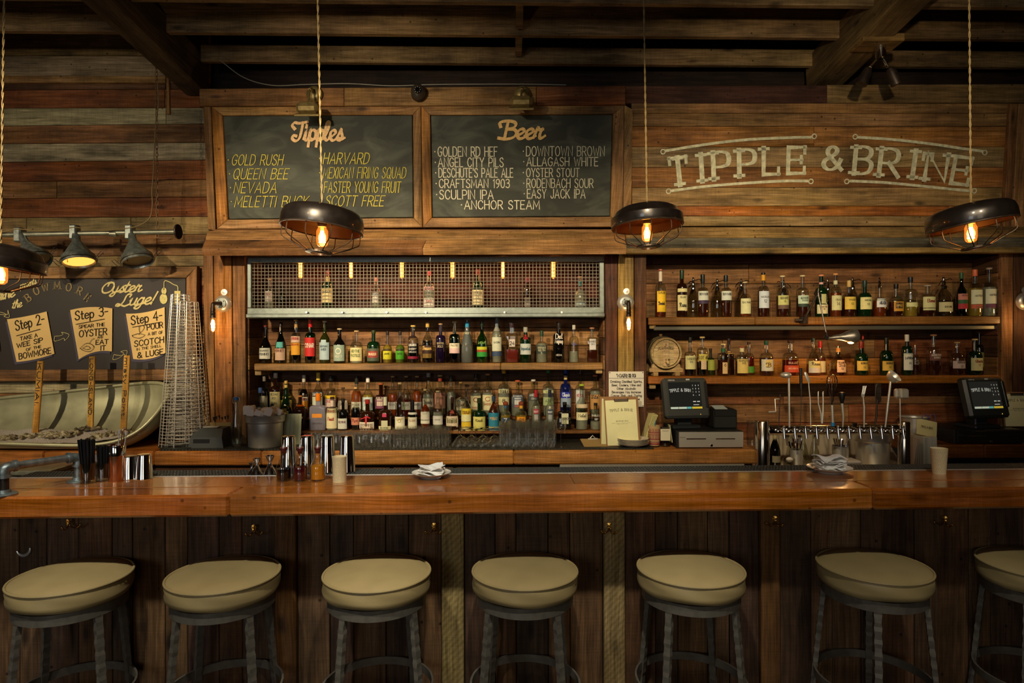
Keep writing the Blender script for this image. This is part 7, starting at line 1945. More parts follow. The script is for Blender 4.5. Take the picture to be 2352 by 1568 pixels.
drawer(1556, 1708, 4.20, ZC+.001, HD_, 'steel fronted cash drawer under the left till', None, M_STEEL)
till(1573, 4.32, ZC+HD_+.002, 8, -14, 'left till with lit touch screen on the steel cash drawer')
t = thing('slip_printer', Vector((W(1660, 960, 4.36).x, 4.40, ZC+HD_+.002)), 'black receipt printer right of the left till', 'printer')
m = MB(); m.box((0, 0, .065), (.16, .20, .13), bev=.008); ob('housing', m, M_PLAST, t, lin('#1f2121'))
m = MB(); m.box((0, -.10, .105), (.15, .01, .045), bev=.003); ob('cover', m, M_PLAST, t, lin('#141515'))
m = MB(); m.box((-.02, -.03, .137), (.085, .10, .003), Matrix.Rotation(R(10), 3, 'X')); ob('receipt_paper', m, M_PAPER, t, lin('#b0c0c0'))
HD2 = W(2270, 988, 4.30).z - W(2270, 1018, 4.30).z
drawer(2196, 2352, 4.22, ZR+.001, .095, 'black cash drawer under the right till', lin('#1a1815'), M_PLAST)
till(2258, 4.30, ZR+.097, 10, -14, 'right till in shadow with lit touch screen', .75, '#2a302e')
c_ = W(2334, 985, 4.36); clipboard('menu_clipboard', Vector((c_.x+.03, 4.36, ZR+.098)), .22, .24, -10, 0, 'clipboard with beverage menu right of the right till')

# small jars near the tap post
for px, h, lb in ((1727, .17, 'small clear glass jug beside the left tap post'), (2178, .085, 'short clear glass beside the right till drawer')):
    D = 4.34; z = ZC+.002 if px < 1800 else ZR+.001
    t = thing('glass_jug' if px < 1800 else 'clear_glass', Vector((W(px, 1000, D).x, D, z)), lb, 'glass')
    m = MB(); m.lathe([(0, 0), (.034, 0), (.036, h*.5), (.033, h*.8), (.035, h)], 18); ob('glass', m, M_GLASS, t, (.9, .92, .88))

# ------------------------------------------------------------------ beer tap tower
DT = 4.10
TT = thing('tap_tower', Vector((W(1910, 1080, DT).x, DT, ZW)), 'chrome bridge tap tower with a row of taps on two posts', 'taps')
def tl(px, py, D=DT): return W(px, py, D) - TT.location
M_COL = simple('polished column', lin('#cfcac0'), .16, 1.0)
for px, r_, yt in ((1751, .044, 966), (2076, .036, 968)):
    p = tl(px, yt); m = MB(); m.lathe([(0, 0), (r_*1.25, 0), (r_*1.25, .01), (r_, .012), (r_, p.z-.006), (r_*.92, p.z), (0, p.z)], 30, (p.x, 0, 0)); ob('post', m, M_COL, TT)
a, b = tl(1757, 987), tl(2070, 985)
m = MB(); m.tube([a, b], .033, 24); ob('cross_pipe', m, M_COL, TT)
for px in (1765, 2062):
    q = tl(px, 986); m = MB(); m.tube([q-Vector((.006, 0, 0)), q+Vector((.006, 0, 0))], .038, 24); ob('collar', m, M_CHROME, TT)
taps = [1789+24.45*i for i in range(12)]
for i, px in enumerate(taps):
    q = tl(px, 987)
    m = MB(); m.lathe([(.013, 0), (.013, .01), (.008, .014), (.008, .03), (.012, .034), (.012, .05), (0, .052)], 12, q+Vector((0, -.03, 0)), Matrix.Rotation(R(90), 3, 'X')); ob('shank', m, M_CHROME, TT)
    m = MB(); f = q+Vector((0, -.075, 0)); m.tube([f+Vector((0, 0, .028)), f+Vector((0, 0, .01)), f+Vector((0, -.004, -.01)), f+Vector((0, -.012, -.045))], [.007, .010, .009, .006], 10); m.sphere(f+Vector((0, 0, .03)), .009, 10); ob('faucet', m, M_CHROME, TT)
    m = MB(); g_ = q+Vector((-.027, -.034, .002)); m.tube([g_+Vector((.011*math.cos(a_), 0, .011*math.sin(a_))) for a_ in [2*math.pi*k/12 for k in range(12)]], .003, 6, closed=True); ob('union_ring', m, M_CHROME, TT)
# tap handles made of kitchen tools: each unscrews, all are parts of the tower
FY = DT-.075
def tp(px, py): return W(px, py, FY) - TT.location
def hook(nm, mb_, mat=None, col=None): return ob(nm, mb_, mat or M_STEEL, TT, col)
B0 = lambda i: tp(taps[i], 981)
# 0 hand-drill peeler with crank
m = MB(); m.tube([B0(0), tp(1790, 940), tp(1792, 905)], [.003, .004, .005]); hook('tool_handle', m, M_DARKIRON)
m = MB(); m.tube([tp(1792, 916), tp(1780, 916), tp(1782, 945), tp(1779, 945)], .0035, 8); m.tube([tp(1765, 946), tp(1781, 945)], .006, 8); hook('crank', m, M_STEEL)
# 1 ladle
m = MB(); m.tube([B0(1), tp(1813, 940), tp(1812, 868)], [.006, .0065, .0075], 10); m.sphere(tp(1805, 861), (.034, .034, .020), 18); hook('ladle_handle', m)
# 2 black handled knife steel
m = MB(); m.tube([B0(2), tp(1841, 893)], .0025, 6); hook('skewer_rod', m, M_DARKIRON); m = MB(); m.tube([tp(1840, 893), tp(1839, 845)], .0095, 10); hook('black_grip', m, M_PLAST, lin('#171513'))
# 3 slotted spoon
m = MB(); m.tube([B0(3), tp(1861, 920), tp(1857, 876)], [.0035, .004, .003]); q = Matrix.Rotation(R(-22), 3, 'Y'); m.sphere(tp(1854, 867), (.012, .006, .040), 14, q); hook('spoon_handle', m)
# 4 tongs
for dx, x1 in ((-3, 1879), (3, 1890)):
    m = MB(); m.tube([tp(1888+dx*.2, 972), tp(1888+dx*.7, 950), tp(x1+.5, 925), tp(x1, 900)], [.005, .0055, .004, .0035]); 
    for k in range(5): m.sphere(tp(x1+.8, 900+k*4.5), .0042, 8)
    hook('tongs_arm', m)
# 5 whisk
c0_, c1_ = tp(1913, 970), tp(1911, 930)
m = MB(); m.tube([c0_, c1_], .0085, 12); hook('whisk_grip', m)
m = MB(); m.tube([tp(1913, 978), tp(1913, 970)], .012, 12); hook('blue_tape', m, M_PLAST, lin('#1c7cb8'))
for k in range(6):
    a_ = k*math.pi/6; pts = []
    for s_ in range(17):
        th = math.pi*s_/16; f = math.sin(th)
        z = c1_.z + (tp(1908, 860).z-c1_.z)*(.5-.5*math.cos(th*2)) if False else 0
    up_ = tp(1908, 860).z - c1_.z
    prof = [(.004, 0), (.012, .28), (.024, .55), (.032, .76), (.026, .92), (.008, 1.0)]
    L_ = [(c1_.x + s*math.cos(a_), c1_.y + s*math.sin(a_), c1_.z + h_*up_) for s, h_ in prof] + [(c1_.x - s*math.cos(a_), c1_.y - s*math.sin(a_), c1_.z + h_*up_) for s, h_ in prof[::-1]]
    m = MB(); m.tube(catmull(L_, 4), .0014, 5); hook('whisk_wire', m, M_CHROME)
# 6 masher with black knob
m = MB(); m.tube([B0(6), tp(1937, 955), tp(1934, 925)], [.004, .007, .009], 10); hook('masher_rod', m); m = MB(); q = tp(1934, 926); m.lathe([(0, 0), (.009, 0), (.014, .02), (.021, .055), (.020, .068), (.010, .073), (0, .073)], 18, q); hook('black_knob', m, M_PLAST, lin('#121110'))
# 7 short black knob
m = MB(); q = tp(1963, 980); m.lathe([(0, 0), (.012, 0), (.014, .012), (.017, .022), (.014, .025), (0, .025)], 16, q); hook('black_knob', m, M_PLAST, lin('#121110'))
# 8 fork
m = MB(); m.tube([B0(8), tp(1985, 935), tp(1982.5, 909)], [.005, .0065, .0035], 10); m.box(tp(1982, 908), (.022, .004, .02), bev=.003)
for k in range(4): m.tube([tp(1979.5+k*2, 905), tp(1982.5+k*2.4, 886)], .0015, 6)
hook('fork_handle', m)
# 9 cheese slicer / palette
m = MB(); m.tube([B0(9), tp(2013, 955), tp(2015, 918)], [.005, .007, .004], 10); m.tube(catmull([tp(2011, 924), tp(2010.5, 900), tp(2013, 884), tp(2019, 880)], 5), .0022, 6); m.add([tuple(tp(2009, 921)), tuple(tp(2024, 921)), tuple(tp(2019, 926)), tuple(tp(2012, 926))], [(0, 1, 2, 3)]); m.box(tp(2017, 901), (.040, .0015, .115), bev=.0005); hook('slicer_handle', m, M_DARKIRON)
# 10 big ladle turned to the side
m = MB(); m.tube([B0(10), tp(2038, 940), tp(2046, 873)], [.005, .008, .007], 10); q = Matrix.Rotation(R(35), 3, 'Y'); m.lathe([(.046, .018), (.044, .004), (.034, -.016), (.018, -.028), (0, -.032)], 26, tp(2051, 866), q @ Matrix.Rotation(R(35), 3, 'X')); hook('ladle_handle', m)
# 11 meat tenderiser
m = MB(); m.tube([tp(2068, 984), tp(2067, 915)], .004, 8); hook('mallet_rod', m)
m = MB(); m.box(tp(2060, 903), (.030, .036, .060), bev=.010); m.box(tp(2074, 903.5), (.050, .050, .062), bev=.008); hook('mallet_head', m, M_STEEL)
m = MB(); q = tp(2074, 903.5)
for i in range(7):
    for j in range(8): m.box(q+Vector((-.018+i*.006, -.026, -.022+j*.0063)), (.0035, .004, .0038))
o = hook('mallet_studs', m, M_STEEL); o['kind'] = 'stuff'

# ------------------------------------------------------------------ on the work bench
def wk(px, D): return Vector((W(px, 1030, D).x, D, ZW))
bucket('steel_bucket', wk(2004, 4.34), .118, .245, 'brushed steel bucket of white cloths behind the taps', (15, 'rolled white cloth in the bucket behind the taps', 'white cloths in the right bucket'))
t = thing('sauce_bottle', wk(1780, 4.36), 'small dark bottle with cream capsule below the first taps', 'bottle')
m = MB(); m.lathe([(0, 0), (.034, 0), (.036, .01), (.035, .12), (.026, .155), (.013, .19), (.012, .26), (0, .26)], 20); ob('glass_body', m, M_BGL, t, lin('#140c08'))
m = MB(); m.lathe([(.0135, .19), (.014, .20), (.0135, .262), (0, .263)], 16); ob('capsule', m, M_CAP, t, lin('#a89c78'))
m = MB(); m.lathe([(.0365, .04), (.0365, .085)], 12, a0=-math.pi/2-.9, a1=-math.pi/2+.9); ob('label', m, M_LABEL, t, lin('#8c8468'))
def cutlery(px, D, r, h, n, label, ln, steel=True):
    t = thing('cutlery_pot', wk(px, D), label, 'pot')
    m = MB(); m.lathe([(0, 0), (r, 0), (r*1.03, h), (r*.97, h), (r*.93, .01), (0, .008)], 24); ob('pot', m, M_STEEL, t)
    for i in range(n):
        a_ = i*2.4; q = r*.7*math.sqrt((i+.5)/n); x, y = q*math.cos(a_), q*math.sin(a_)
        m = MB(); L_ = h+ln*random.uniform(.6, 1)
        e = Vector((x*1.0+x*.9, y*1.5, L_)); m.tube([(x*.5, y*.5, .02), e*.6, e], [.003, .004, .0065], 6); ob('cutlery_handle', m, M_CHROME, t)
cutlery(1829, 4.30, .040, .135, 12, 'steel pot full of spoon and fork handles under the taps', .075)
cutlery(1930, 4.36, .052, .150, 9, 'steel pot with a few thin tools left of the cloth bucket', .055)
for px, lb in ((1817, 'clear cruet bottle with dark pourer behind the spoon pot'), (1845, 'clear cruet bottle with dark pourer right of the spoon pot'), (1870, 'clear cruet bottle with dark pourer standing apart')):
    t = thing('cruet_bottle', wk(px, 4.50), lb, 'bottle', 'clear cruets under the taps')
    m = MB(); m.lathe([(0, 0), (.034, 0), (.036, .01), (.034, .08), (.014, .16), (.012, .20)], 18); ob('glass_body', m, M_BOTTLE, t, (.8, .82, .72))
    m = MB(); m.lathe([(0, .19), (.013, .19), (.014, .22), (.010, .262), (0, .264)], 14, M=Matrix.Rotation(R(-8 if px < 1860 else 4), 3, 'Y')); ob('pourer', m, M_CAP, t, lin('#2c2018'))
t = thing('lemon_glass', wk(1812, 4.20), 'small glass with a cut lemon beside the spoon pot', 'glass')
m = MB(); m.lathe([(0, 0), (.030, 0), (.038, .09)], 20); ob('glass', m, M_BOTTLE, t, (.7, .68, .6))
m = MB(); m.sphere((0, -.01, .085), (.024, .02, .018), 14); ob('lemon', m, M_CLOTH, t); bpy.data.objects[t.name]
t = thing('folded_towels', wk(1960, 4.15), 'folded striped bar towels behind the napkin plate', 'towel')
t.location = Vector((W(1945, 1075, 3.9).x, 3.94, ZW+.06))
for i in range(3):
    m = MB(); m.box((0, 0, .012+i*.026), (.17, .12, .022), bev=.009); ob('towel_fold', m, M_CLOTH, t)
m = MB()
for k in (-.004, .008): m.box((-.02+k, -.0615, .064), (.003, .001, .022), Matrix.Rotation(R(25), 3, 'Y'))
ob('stripe', m, M_INK, t, lin('#2c3048'))
# towels need something to stand on
m = MB(); m.box((t.location.x, 3.94, ZW/2+.03), (.24, .17, ZW+.06-.002), bev=.004)
tag(ob('ice_bin', m, M_STEEL), 'steel ice bin end just behind the napkin plate', 'bin')
# stack of paper and binders right of the tower
t = thing('paper_binder', wk(2118, 4.22), 'tall grey stack of papers in an upright binder', 'binder')
for i in range(3):
    m = MB(); m.box((.026+i*.030-.02, .05, .115), (.029, .16, .235), bev=.002); ob('paper_block', m, M_PAPER, t, lin('#b4b4a8'))
m = MB()
for k in range(24): m.box((.004, -.0312, .015+k*.009), (.018, .001, .003))
ob('spiral_edge', m, M_INK, t, lin('#7c7c70'))['kind'] = 'stuff'
for i in range(4):
    m = MB(); m.box((-.045+i*.011-.02, .05, .11), (.003, .16, .22), Matrix.Rotation(R(8-i*3), 3, 'Y')); ob('loose_sheet', m, M_PAPER, t, lin('#a89c8c'))
t = thing('folded_menus', wk(2130, 4.22)+Vector((0, 0, .245)), 'bundle of folded cream menus lying on the paper binder', 'menu')
for i in range(6):
    m = MB(); m.box((.005+i*.007, .03+i*.004, .038), (.115, .004, .10), Matrix.Rotation(R(12), 3, 'Y') @ Matrix.Rotation(R(-14), 3, 'X')); ob('sheet', m, M_PAPER, t, lin('#cfc68e'))
m = MB(); fit_text(m, 'TIPPLE & BRINE', .08, .012, .0018, lambda u, v: (u-.035, .010, .050+v-.2*u)); ob('lettering', m, M_INK, t, lin('#5c5840'))
t = thing('steel_pan', Vector((W(2100, 970, 4.52).x, 4.52, ZR+.001)), 'round steel insert pan behind the folded menus', 'pan')
zt_ = W(2110, 957, 4.5).z - ZR
m = MB(); m.lathe([(0, 0), (.080, 0), (.086, zt_-.01), (.105, zt_), (.085, zt_-.006), (.078, .01), (0, .01)], 30); ob('pan', m, M_STEEL, t)
c_ = W(2134, 960, 4.46); t = thing('scissors', c_-Vector((0, 0, .05)), 'purple handled scissors standing behind the menus', 'scissors')
for dx in (-.027, .025):
    m = MB(); m.tube([(dx+.021*math.cos(a_), 0, .05+.027*math.sin(a_)) for a_ in [2*math.pi*k/18 for k in range(18)]], .0035, 8, closed=True); ob('finger_ring', m, M_PLAST, t, lin('#5c4c78'))
    m = MB(); m.tube([(dx*.8, 0, .022), (-dx*.1, 0, -.06), (-dx*.2, 0, -.12)], .004, 6); ob('blade', m, M_STEEL, t)

# ------------------------------------------------------------------ on the bar
def onbar(px, py):
    u, v = px-CX, CY-py
    v2 = -u*ROLL + v
    D = (CZ-ZB)*F/(-v2)
    p = W(px, py, D); p.z = ZB
    return p
# pipe rail
fr, bk = onbar(10, 1136), onbar(180, 1106)
t = thing('pipe_rail', fr, 'galvanised pipe rail bridging the bar top at the far left', 'rail')
hz = .104
for p in (Vector((0, 0, 0)), bk-fr):
    m = MB(); m.lathe([(0, 0), (.042, 0), (.043, .004), (.040, .007), (.022, .009), (.020, .020), (0, .02)], 28, p); ob('flange', m, M_PIPE, t)
    m = MB(); m.tube([p+Vector((0, 0, .01)), p+Vector((0, 0, hz-.025))], .0150, 16); ob('riser', m, M_DARKIRON if p.length < .01 else M_PIPE, t)
d_ = (bk-fr); dn = d_.normalized()
for p, s_ in ((Vector((0, 0, 0)), 1), (d_, -1)):
    pts = catmull([tuple(p+Vector((0, 0, hz-.034))), tuple(p+Vector((0, 0, hz-.012))), tuple(p+dn*s_*.014+Vector((0, 0, hz-.002))), tuple(p+dn*s_*.036+Vector((0, 0, hz)))], 5)
    m = MB(); m.tube(pts, .0195, 16); m.tube([p+Vector((0, 0, hz-.040)), p+Vector((0, 0, hz-.030))], .0225, 16); m.tube([p+dn*s_*.030+Vector((0, 0, hz)), p+dn*s_*.040+Vector((0, 0, hz))], .0225, 16); ob('elbow', m, M_PIPE, t)
m = MB(); m.tube([dn*.03+Vector((0, 0, hz)), d_-dn*.03+Vector((0, 0, hz))], .0150, 16); ob('cross_pipe', m, M_PIPE, t)
pr_ = fr + Vector((-.55, 0, 0))
# straws
def strawglass(px, py, r, h, n, top, label, spread=.35):
    t = thing('straw_glass', onbar(px, py), label, 'glass')
    m = MB(); m.lathe([(0, 0), (r*.95, 0), (r*.97, .006), (r, h), (r*.94, h), (r*.9, .014), (0, .012)], 24); ob('glass', m, M_BOTTLE, t, (.85, .86, .8))
    for i in range(n):
        a_ = i*2.4; q = r*.80*math.sqrt((i+.5)/n); x, y = q*math.cos(a_), q*math.sin(a_)
        m = MB(); L_ = top*random.uniform(.95, 1.0)
        m.tube([(x*.8, y*.8, .014), (x*(1+spread*.7)-spread*.02, y*1.05, L_)], .0030, 5); ob('black_straw', m, M_PLAST, t, lin('#0e0d0c'))
    return t
strawglass(203, 1109, .031, .083, 34, .182, 'clear glass packed with black straws, foremost on the bar')
strawglass(238, 1104, .028, .075, 30, .150, 'second glass of black straws behind the first', .1)
t = thing('name_tag', onbar(222, 1100), 'narrow pinkish paper tag standing between the straw glasses', 'tag')
m = MB(); m.box((0, .01, .055), (.017, .002, .095), Matrix.Rotation(R(-8), 3, 'Y')); ob('paper', m, M_PAPER, t, lin('#b8a090'))
m = MB(); m.lathe([(0, 0), (.010, 0), (.010, .008), (0, .008)], 12, (.002, .01, 0)); ob('foot', m, M_STEEL, t)
t = thing('copper_mug', onbar(268, 1104), 'tall copper and steel mixing cup holding bar spoons', 'cup')
m = MB(); m.lathe([(0, 0), (.029, 0), (.030, .004), (.034, .145), (.031, .145), (.027, .01), (0, .008)], 30); ob('cup_body', m, M_COPPER, t)
m = MB(); m.lathe([(.0325, .098), (.0348, .146), (.033, .149), (.031, .146)], 30); ob('steel_band', m, M_CHROME, t)
for x_, tx, kn, h_ in ((-.006, .012, 1, .195), (.004, .024, 0, .205), (.010, .035, 0, .215), (.012, .040, 1, .190)):
    m = MB(); m.tube([(x_, 0, .02), ((x_+tx)/2, 0, h_*.55), (tx, 0, h_)], .0022, 6)
    if kn: m.lathe([(0, 0), (.006, 0), (.0075, .016), (0, .016)], 12, (tx, 0, h_))
    else: m.sphere((tx, 0, h_), (.004, .003, .010), 10)
    ob('bar_spoon', m, M_COPPER if kn == 0 else M_STEEL, t)
def tin(px, py, rb, rt, h, label, D=None):
    p = onbar(px, py) if D is None else Vector((W(px, 1050, D).x, D, ZB))
    t = thing('shaker_tin', p, label, 'shaker', 'steel shaker tins')
    m = MB(); m.lathe([(rb, 0), (rb*1.03, .002), (rb*1.0, .006), (rt*1.03, h*.96), (rt, h*.985), (rt*.93, h), (0, h*.992)], 32); ob('cup_body', m, M_CHROME, t); return t
tin(298, 1100, .032, .026, .098, 'upturned steel shaker tin right of the copper cup')
tin(331, 1099, .034, .027, .103, 'upturned steel shaker tin, rightmost of the left pair')
for px, lb in ((663, 'tall steel shaker tin behind the black bitters bottle'), (706, 'tall steel shaker tin behind the red bitters bottle'), (752, 'tall steel shaker tin behind the amber bitters bottle'), (797, 'tall steel shaker tin behind the paper cup')):
    tin(px, 0, .036, .028, .160, lb, Dbar((px-CX)/F*2.8)+BD+.075)
def jigger(px, r1, r2, h, label):
    D = Dbar((px-CX)/F*2.7)+BD+.05
    t = thing('jigger', Vector((W(px, 1050, D).x, D, ZB)), label, 'jigger', 'steel jiggers on the bar mat')
    m = MB(); m.lathe([(r1, 0), (r1*.93, .004), (r2*.30, h*.58), (r2*.30, h*.62), (r2, h), (r2*.92, h), (0, h*.66)], 22); ob('double_cone', m, M_CHROME, t)
jigger(590, .024, .018, .066, 'taller steel jigger, leftmost pair')
jigger(578, .016, .013, .048, 'smallest steel jigger at the far left of the jiggers')
jigger(620, .028, .020, .078, 'wide-footed steel jigger next to the black bitters bottle')
def bitters(px, py, liq, col, label):
    t = thing('bitters_bottle', onbar(px, py), label, 'bottle', 'dasher bottles on the bar')
    m = MB(); m.lathe([(0, 0), (.029, 0), (.031, .004), (.031, .052), (.028, .064), (.014, .092), (.0125, .120), (.0135, .124)], 24); ob('glass_body', m, M_BOTTLE, t, (.86, .86, .82))
    m = MB(); m.lathe([(0, .004), (.028, .006), (.0285, liq), (0, liq)], 22)
    M_ = simple('bitters ' + label[:12], lin(col), .15); 
    ob('liquid', m, M_, t)
    m = MB(); m.lathe([(.011, .112), (.0125, .130), (.016, .134), (.014, .138), (0, .138)], 16); ob('stopper', m, M_CAP, t, lin('#5c1c1c'))
    m = MB(); m.tube([(0, 0, .136), (0, 0, .145), (.001, 0, .152), (.003, -.004, .168)], [.008, .005, .003, .0024], 10); ob('spout', m, M_STEEL, t)
bitters(652, 1103, .050, '#0a0706', 'dasher bottle of black bitters, leftmost of three')
bitters(690, 1103, .056, '#520a18', 'dasher bottle of dark red bitters, middle of three')
bitters(730, 1102, .062, '#e8921c', 'dasher bottle of amber bitters, rightmost of three')
def papercup(px, py, rb, rt, h, label):
    t = thing('paper_cup', onbar(px, py), label, 'cup', 'printed paper cups on the bar')
    m = MB(); m.lathe([(0, .002), (rb, .002), (rb, 0), (rt, h), (rt*1.01, h+.001), (rt*.95, h-.002), (rb*.9, .01), (0, .01)], 32); ob('cup_wall', m, M_PAPER, t, lin('#d8c494'))
    m = MB()
    for i in range(26):
        for j in range(16):
            if random.random() < .22: continue
            z0_ = .006 + j*.0058; 
            if z0_ > h-.008: continue
            a_ = i*.24 + j*.075
            r_ = rb+(rt-rb)*z0_/h+.0005
            m.add([(r_*math.cos(a_), r_*math.sin(a_), z0_), (r_*math.cos(a_+.022), r_*math.sin(a_+.022), z0_), (r_*math.cos(a_+.072), r_*math.sin(a_+.072), z0_+.0045), (r_*math.cos(a_+.05), r_*math.sin(a_+.05), z0_+.0045)], [(0, 1, 2, 3)])
    o = ob('slanted_print', m, M_INK, t, lin('#4c4434')); o['kind'] = 'stuff'
papercup(780, 1105, .0275, .0290, .102, 'printed paper cup right of the amber bitters on the bar')
papercup(2157, 1087, .0255, .0330, .108, 'printed paper cup standing alone toward the right of the bar')
def plate_napkins(px, py, r, n, label, nl, g):
    p = onbar(px, py); t = thing('side_plate', p, label, 'plate')
    m = MB(); m.lathe([(0, .003), (r*.52, .003), (r*.55, 0), (r*.58, .004), (r*.80, .012), (r*.985, .020), (r, .022), (r*.96, .0215), (r*.78, .0145), (r*.5, .007), (0, .007)], 48); ob('dish', m, M_CERAMIC, t)
    for i in range(n):
        w_, d2 = r*random.uniform(1.08, 1.28), r*random.uniform(.8, 1.0)
        nxx, nyy = 10, 6; m = MB(); vs = []
        rot = random.uniform(-.3, .3); z0_ = .010 + i*(.0055 if n > 6 else .0078)
        for a_ in range(nxx+1):
            for b_ in range(nyy+1):
                u, v = (a_/nxx-.5), (b_/nyy-.5)
                x, y = u*w_, v*d2
                z = z0_ + .009*math.sin(u*5+i*1.7)*math.cos(v*4+i) + .016*abs(u)*(1 if i == n-1 else .3) + .006*math.sin(9*u*v+i) + random.uniform(-.001, .001)
                vs.append((x*math.cos(rot)-y*math.sin(rot), x*math.sin(rot)+y*math.cos(rot), z))
        vs2 = [(x, y, z+.0035) for x, y, z in vs]; N_ = len(vs)
        q = [(a_*(nyy+1)+b_, (a_+1)*(nyy+1)+b_, (a_+1)*(nyy+1)+b_+1, a_*(nyy+1)+b_+1) for a_ in range(nxx) for b_ in range(nyy)]
        m.add(vs+vs2, [f_[::-1] for f_ in q] + [tuple(k+N_ for k in f_) for f_ in q] + [(a_*(nyy+1), a_*(nyy+1)+N_, (a_+1)*(nyy+1)+N_, (a_+1)*(nyy+1)) for a_ in range(nxx)][:nxx] + [(b_, b_+1, b_+1+N_, b_+N_) for b_ in range(nyy)] + [(nxx*(nyy+1)+b_, nxx*(nyy+1)+b_+N_, nxx*(nyy+1)+b_+1+N_, nxx*(nyy+1)+b_+1) for b_ in range(nyy)], True)
        m.v = [tuple(Vector(v_)+p) for v_ in m.v]
        tag(ob('napkin', m, M_CLOTH, sharp=30), nl % (['bottom', 'second lowest', 'third lowest', 'fourth lowest', 'fifth lowest', 'sixth lowest', 'seventh lowest', 'second highest'][i] if i < n-1 else 'topmost'), 'napkin', g)
plate_napkins(991, 1095, .083, 5, 'white side plate with a few napkins in the middle of the bar', '%s folded white napkin on the plate in the middle of the bar', 'napkins on the middle plate')
plate_napkins(1905, 1083, .093, 9, 'white side plate with a thick napkin stack before the taps', '%s folded white napkin of the thick stack before the taps', 'napkins on the right plate')

# ------------------------------------------------------------------ small barrel on the lower right shelf
bc_ = W(1531, 811, 4.43)
t = thing('rum_barrel', Vector((bc_.x, 4.43, ZS3+.001)), 'small pale oak barrel on a wooden cradle at the left of the lower right shelf', 'barrel')
rB = .121; zc = bc_.z - ZS3; LB_ = .20
M_OAK = wood('pale oak', .6, .5, 0, .3, .15, .3)
t.rotation_euler = (0, 0, R(4))
for k in range(18):
    a0 = 2*math.pi*k/18
    m = MB(); vs = []; fs = []
    for i in range(7):
        f = i/6; r_ = rB*(.905 + .095*math.sin(math.pi*f)); y = f*LB_
        for da in (.004, 2*math.pi/18-.004):
            for dr in (0, -.012):
                vs.append(((r_+dr)*math.cos(a0+da), y, zc+(r_+dr)*math.sin(a0+da)))
    for i in range(6):
        b_ = i*4
        fs += [(b_, b_+2, b_+6, b_+4), (b_+1, b_+5, b_+7, b_+3), (b_, b_+4, b_+5, b_+1), (b_+2, b_+3, b_+7, b_+6)]
    fs += [(0, 1, 3, 2), (24, 26, 27, 25)]
    m.add(vs, fs); ob('stave', m, M_OAK, t, jit(lin('#b8a070'), .08))
for y0, y1 in ((.014, .034), (.052, .068), (.135, .150), (.168, .188)):
    m = MB(); rr_ = lambda y: rB*(.905+.095*math.sin(math.pi*y/LB_))+.0015
    m.lathe([(rr_(y0), y0), (rr_(y1), y1)], 36, (0, 0, zc), Matrix.Rotation(R(-90), 3, 'X')); ob('hoop', m, M_GALV, t)
for k in range(5):
    x0, x1 = -.094+k*.0376, -.094+(k+1)*.0376-.0008
    n = 8; top = []; bot = []
    for i in range(n+1):
        x = x0+(x1-x0)*i/n; h_ = math.sqrt(max(0, .094**2-x*x))
        top.append((x, .012, zc+h_)); bot.append((x, .012, zc-h_))
    m = MB(); m.add(top+bot[::-1], [tuple(range(2*n+2))[::-1]]); m.add([(a, b+.01, c) for a, b, c in top+bot[::-1]], [tuple(range(2*n+2))]); ob('head_board', m, M_OAK, t, jit(lin('#c8b080'), .06))
m = MB(); m.lathe([(0, 0), (.010, 0), (.012, .016), (0, .016)], 14, (-.010, .10, zc+rB-.002)); ob('bung', m, M_CORK, t, lin('#8c6c44'))
m = MB(); fit_text(m, 'PLANTATION', .112, .017, .0026, lambda u, v: (u-.056, .0105, zc+.020+v+.010*(1-(u-.056)**2/.056**2)), serif=.003); fit_text(m, '-RUM-', .05, .009, .0014, lambda u, v: (u-.025, .0105, zc+.008+v))
for z_ in (.052, .060): m.add([(-.004, .0105, zc+z_), (.004, .0105, zc+z_), (.004, .0105, zc+z_+.005), (-.004, .0105, zc+z_+.005)], [(0, 1, 2, 3)])
ob('head_lettering', m, M_INK, t, lin('#4c3a28'))['kind'] = 'stuff'
m = MB(); m.tube([(0, .012, zc-.062), (0, -.03, zc-.062), (0, -.036, zc-.075)], [.008, .010, .007], 12); m.tube([(0, -.02, zc-.062), (0, -.02, zc-.040)], .005, 8); m.box((0, -.02, zc-.036), (.034, .008, .010), bev=.003); ob('wooden_tap', m, M_CORK, t, lin('#c0a878'))
for y in (.02, .16):
    m = MB(); pts = [(-.118, .028), (-.122, .050), (-.104, .058), (-.100, .080), (-.088, .086)] + [(.104*math.sin(a_), zc-.104*math.cos(a_)*1.0-.018) for a_ in [R(q_) for q_ in range(-48, 49, 12)]] + [(.088, .086), (.100, .080), (.104, .058), (.122, .050), (.118, .028)]
    n = len(pts); m.add([(x, y-.012, z) for x, z in pts] + [(x, y+.012, z) for x, z in pts], [tuple(range(n))[::1], tuple(range(n, 2*n))[::-1]] + [(i, (i+1) % n, n+(i+1) % n, n+i) for i in range(n)]); ob('cradle_board', m, M_OAK, t, lin('#b09468'))
for x in (-.078, .078):
    m = MB(); m.box((x, .09, .014), (.034, .20, .028), bev=.003); ob('cradle_foot', m, M_OAK, t, lin('#a88c60'))

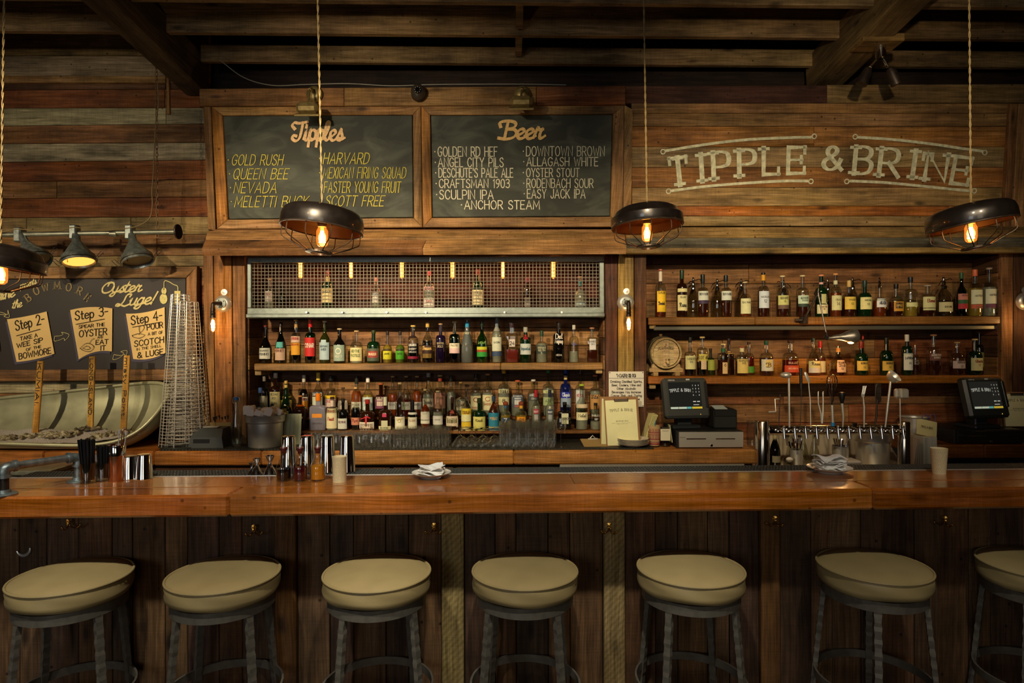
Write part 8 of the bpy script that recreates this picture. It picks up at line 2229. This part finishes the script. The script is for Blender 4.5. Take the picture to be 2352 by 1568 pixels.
# ------------------------------------------------------------------ articulated lamp clamped to the upper right shelf
cl = W(1846, 735, 4.395)
t = thing('clamp_lamp', cl, 'grey metal swing-arm lamp clamped to the upper right shelf', 'lamp')
def lp(px, py, D): return W(px, py, D) - cl
M_AL = simple('worn aluminium', lin('#8c877c'), .4, .75, var=.2, vscale=30)
m = MB(); m.tube([lp(1826, 735, 4.38), lp(1842, 735, 4.37)], .010, 12); m.box(lp(1846, 735, 4.394), (.05, .034, .05), bev=.004); m.tube([lp(1846, 742, 4.37), lp(1852, 722, 4.35)], .011, 12); ob('clamp', m, M_DARKIRON, t)
m = MB(); m.tube([lp(1851, 726, 4.35), lp(1878, 674, 4.30)], .0065, 10); ob('lower_arm', m, M_DARKIRON, t)
m = MB(); m.tube([lp(1872, 674, 4.29), lp(1882, 674, 4.30)], .013, 12); m.tube([lp(1880, 662, 4.29), lp(1878, 680, 4.29)], .006, 8); ob('elbow_joint', m, M_DARKIRON, t)
m = MB(); m.tube([lp(1879, 672, 4.285), lp(1899, 772, 4.25)], .0052, 10); ob('upper_arm', m, M_AL, t)
m = MB(); m.tube([lp(1893, 773, 4.25), lp(1901, 777, 4.25)], .012, 12); m.tube([lp(1898, 762, 4.25), lp(1901, 780, 4.25)], .008, 10); ob('head_joint', m, M_DARKIRON, t)
A = lp(1902, 776, 4.25); B = lp(1972, 771, 4.22); ax = (B-A).normalized(); L_ = (B-A).length
q = Vector((0, 0, 1)).rotation_difference(ax).to_matrix() @ Matrix.Rotation(R(0), 3, 'Z')
m = MB(); m.lathe([(0, 0), (.009, 0), (.010, L_*.12), (.016, L_*.2), (.020, L_*.38), (.022, L_*.44), (.036, L_*.62), (.046, L_*.78), (.047, L_*.88), (.040, L_*.97), (.020, L_*1.02), (0, L_*1.03)], 26, A, q)
# the bell is cut open towards lower right
m.v = [(x, y, max(z, A.z - .040) if (Vector((x, y, z))-A).dot(ax) > L_*.55 else z) for x, y, z in m.v]
ob('bell_shade', m, M_AL, t)
c_ = A + ax*L_*.75 + Vector((0, .0, -.040))
m = MB(); m.sphere(c_, (.020, .020, .010), 14); ob('bulb_glass', m, M_FIL, t)
d = bpy.data.lights.new('bulb_light', 'POINT'); d.energy = 1.3; d.color = (1, .45, .14); d.shadow_soft_size = .02
o = bpy.data.objects.new('bulb_light', d); COL.objects.link(o); o.location = cl + c_ + Vector((-.04, .05, -.035))
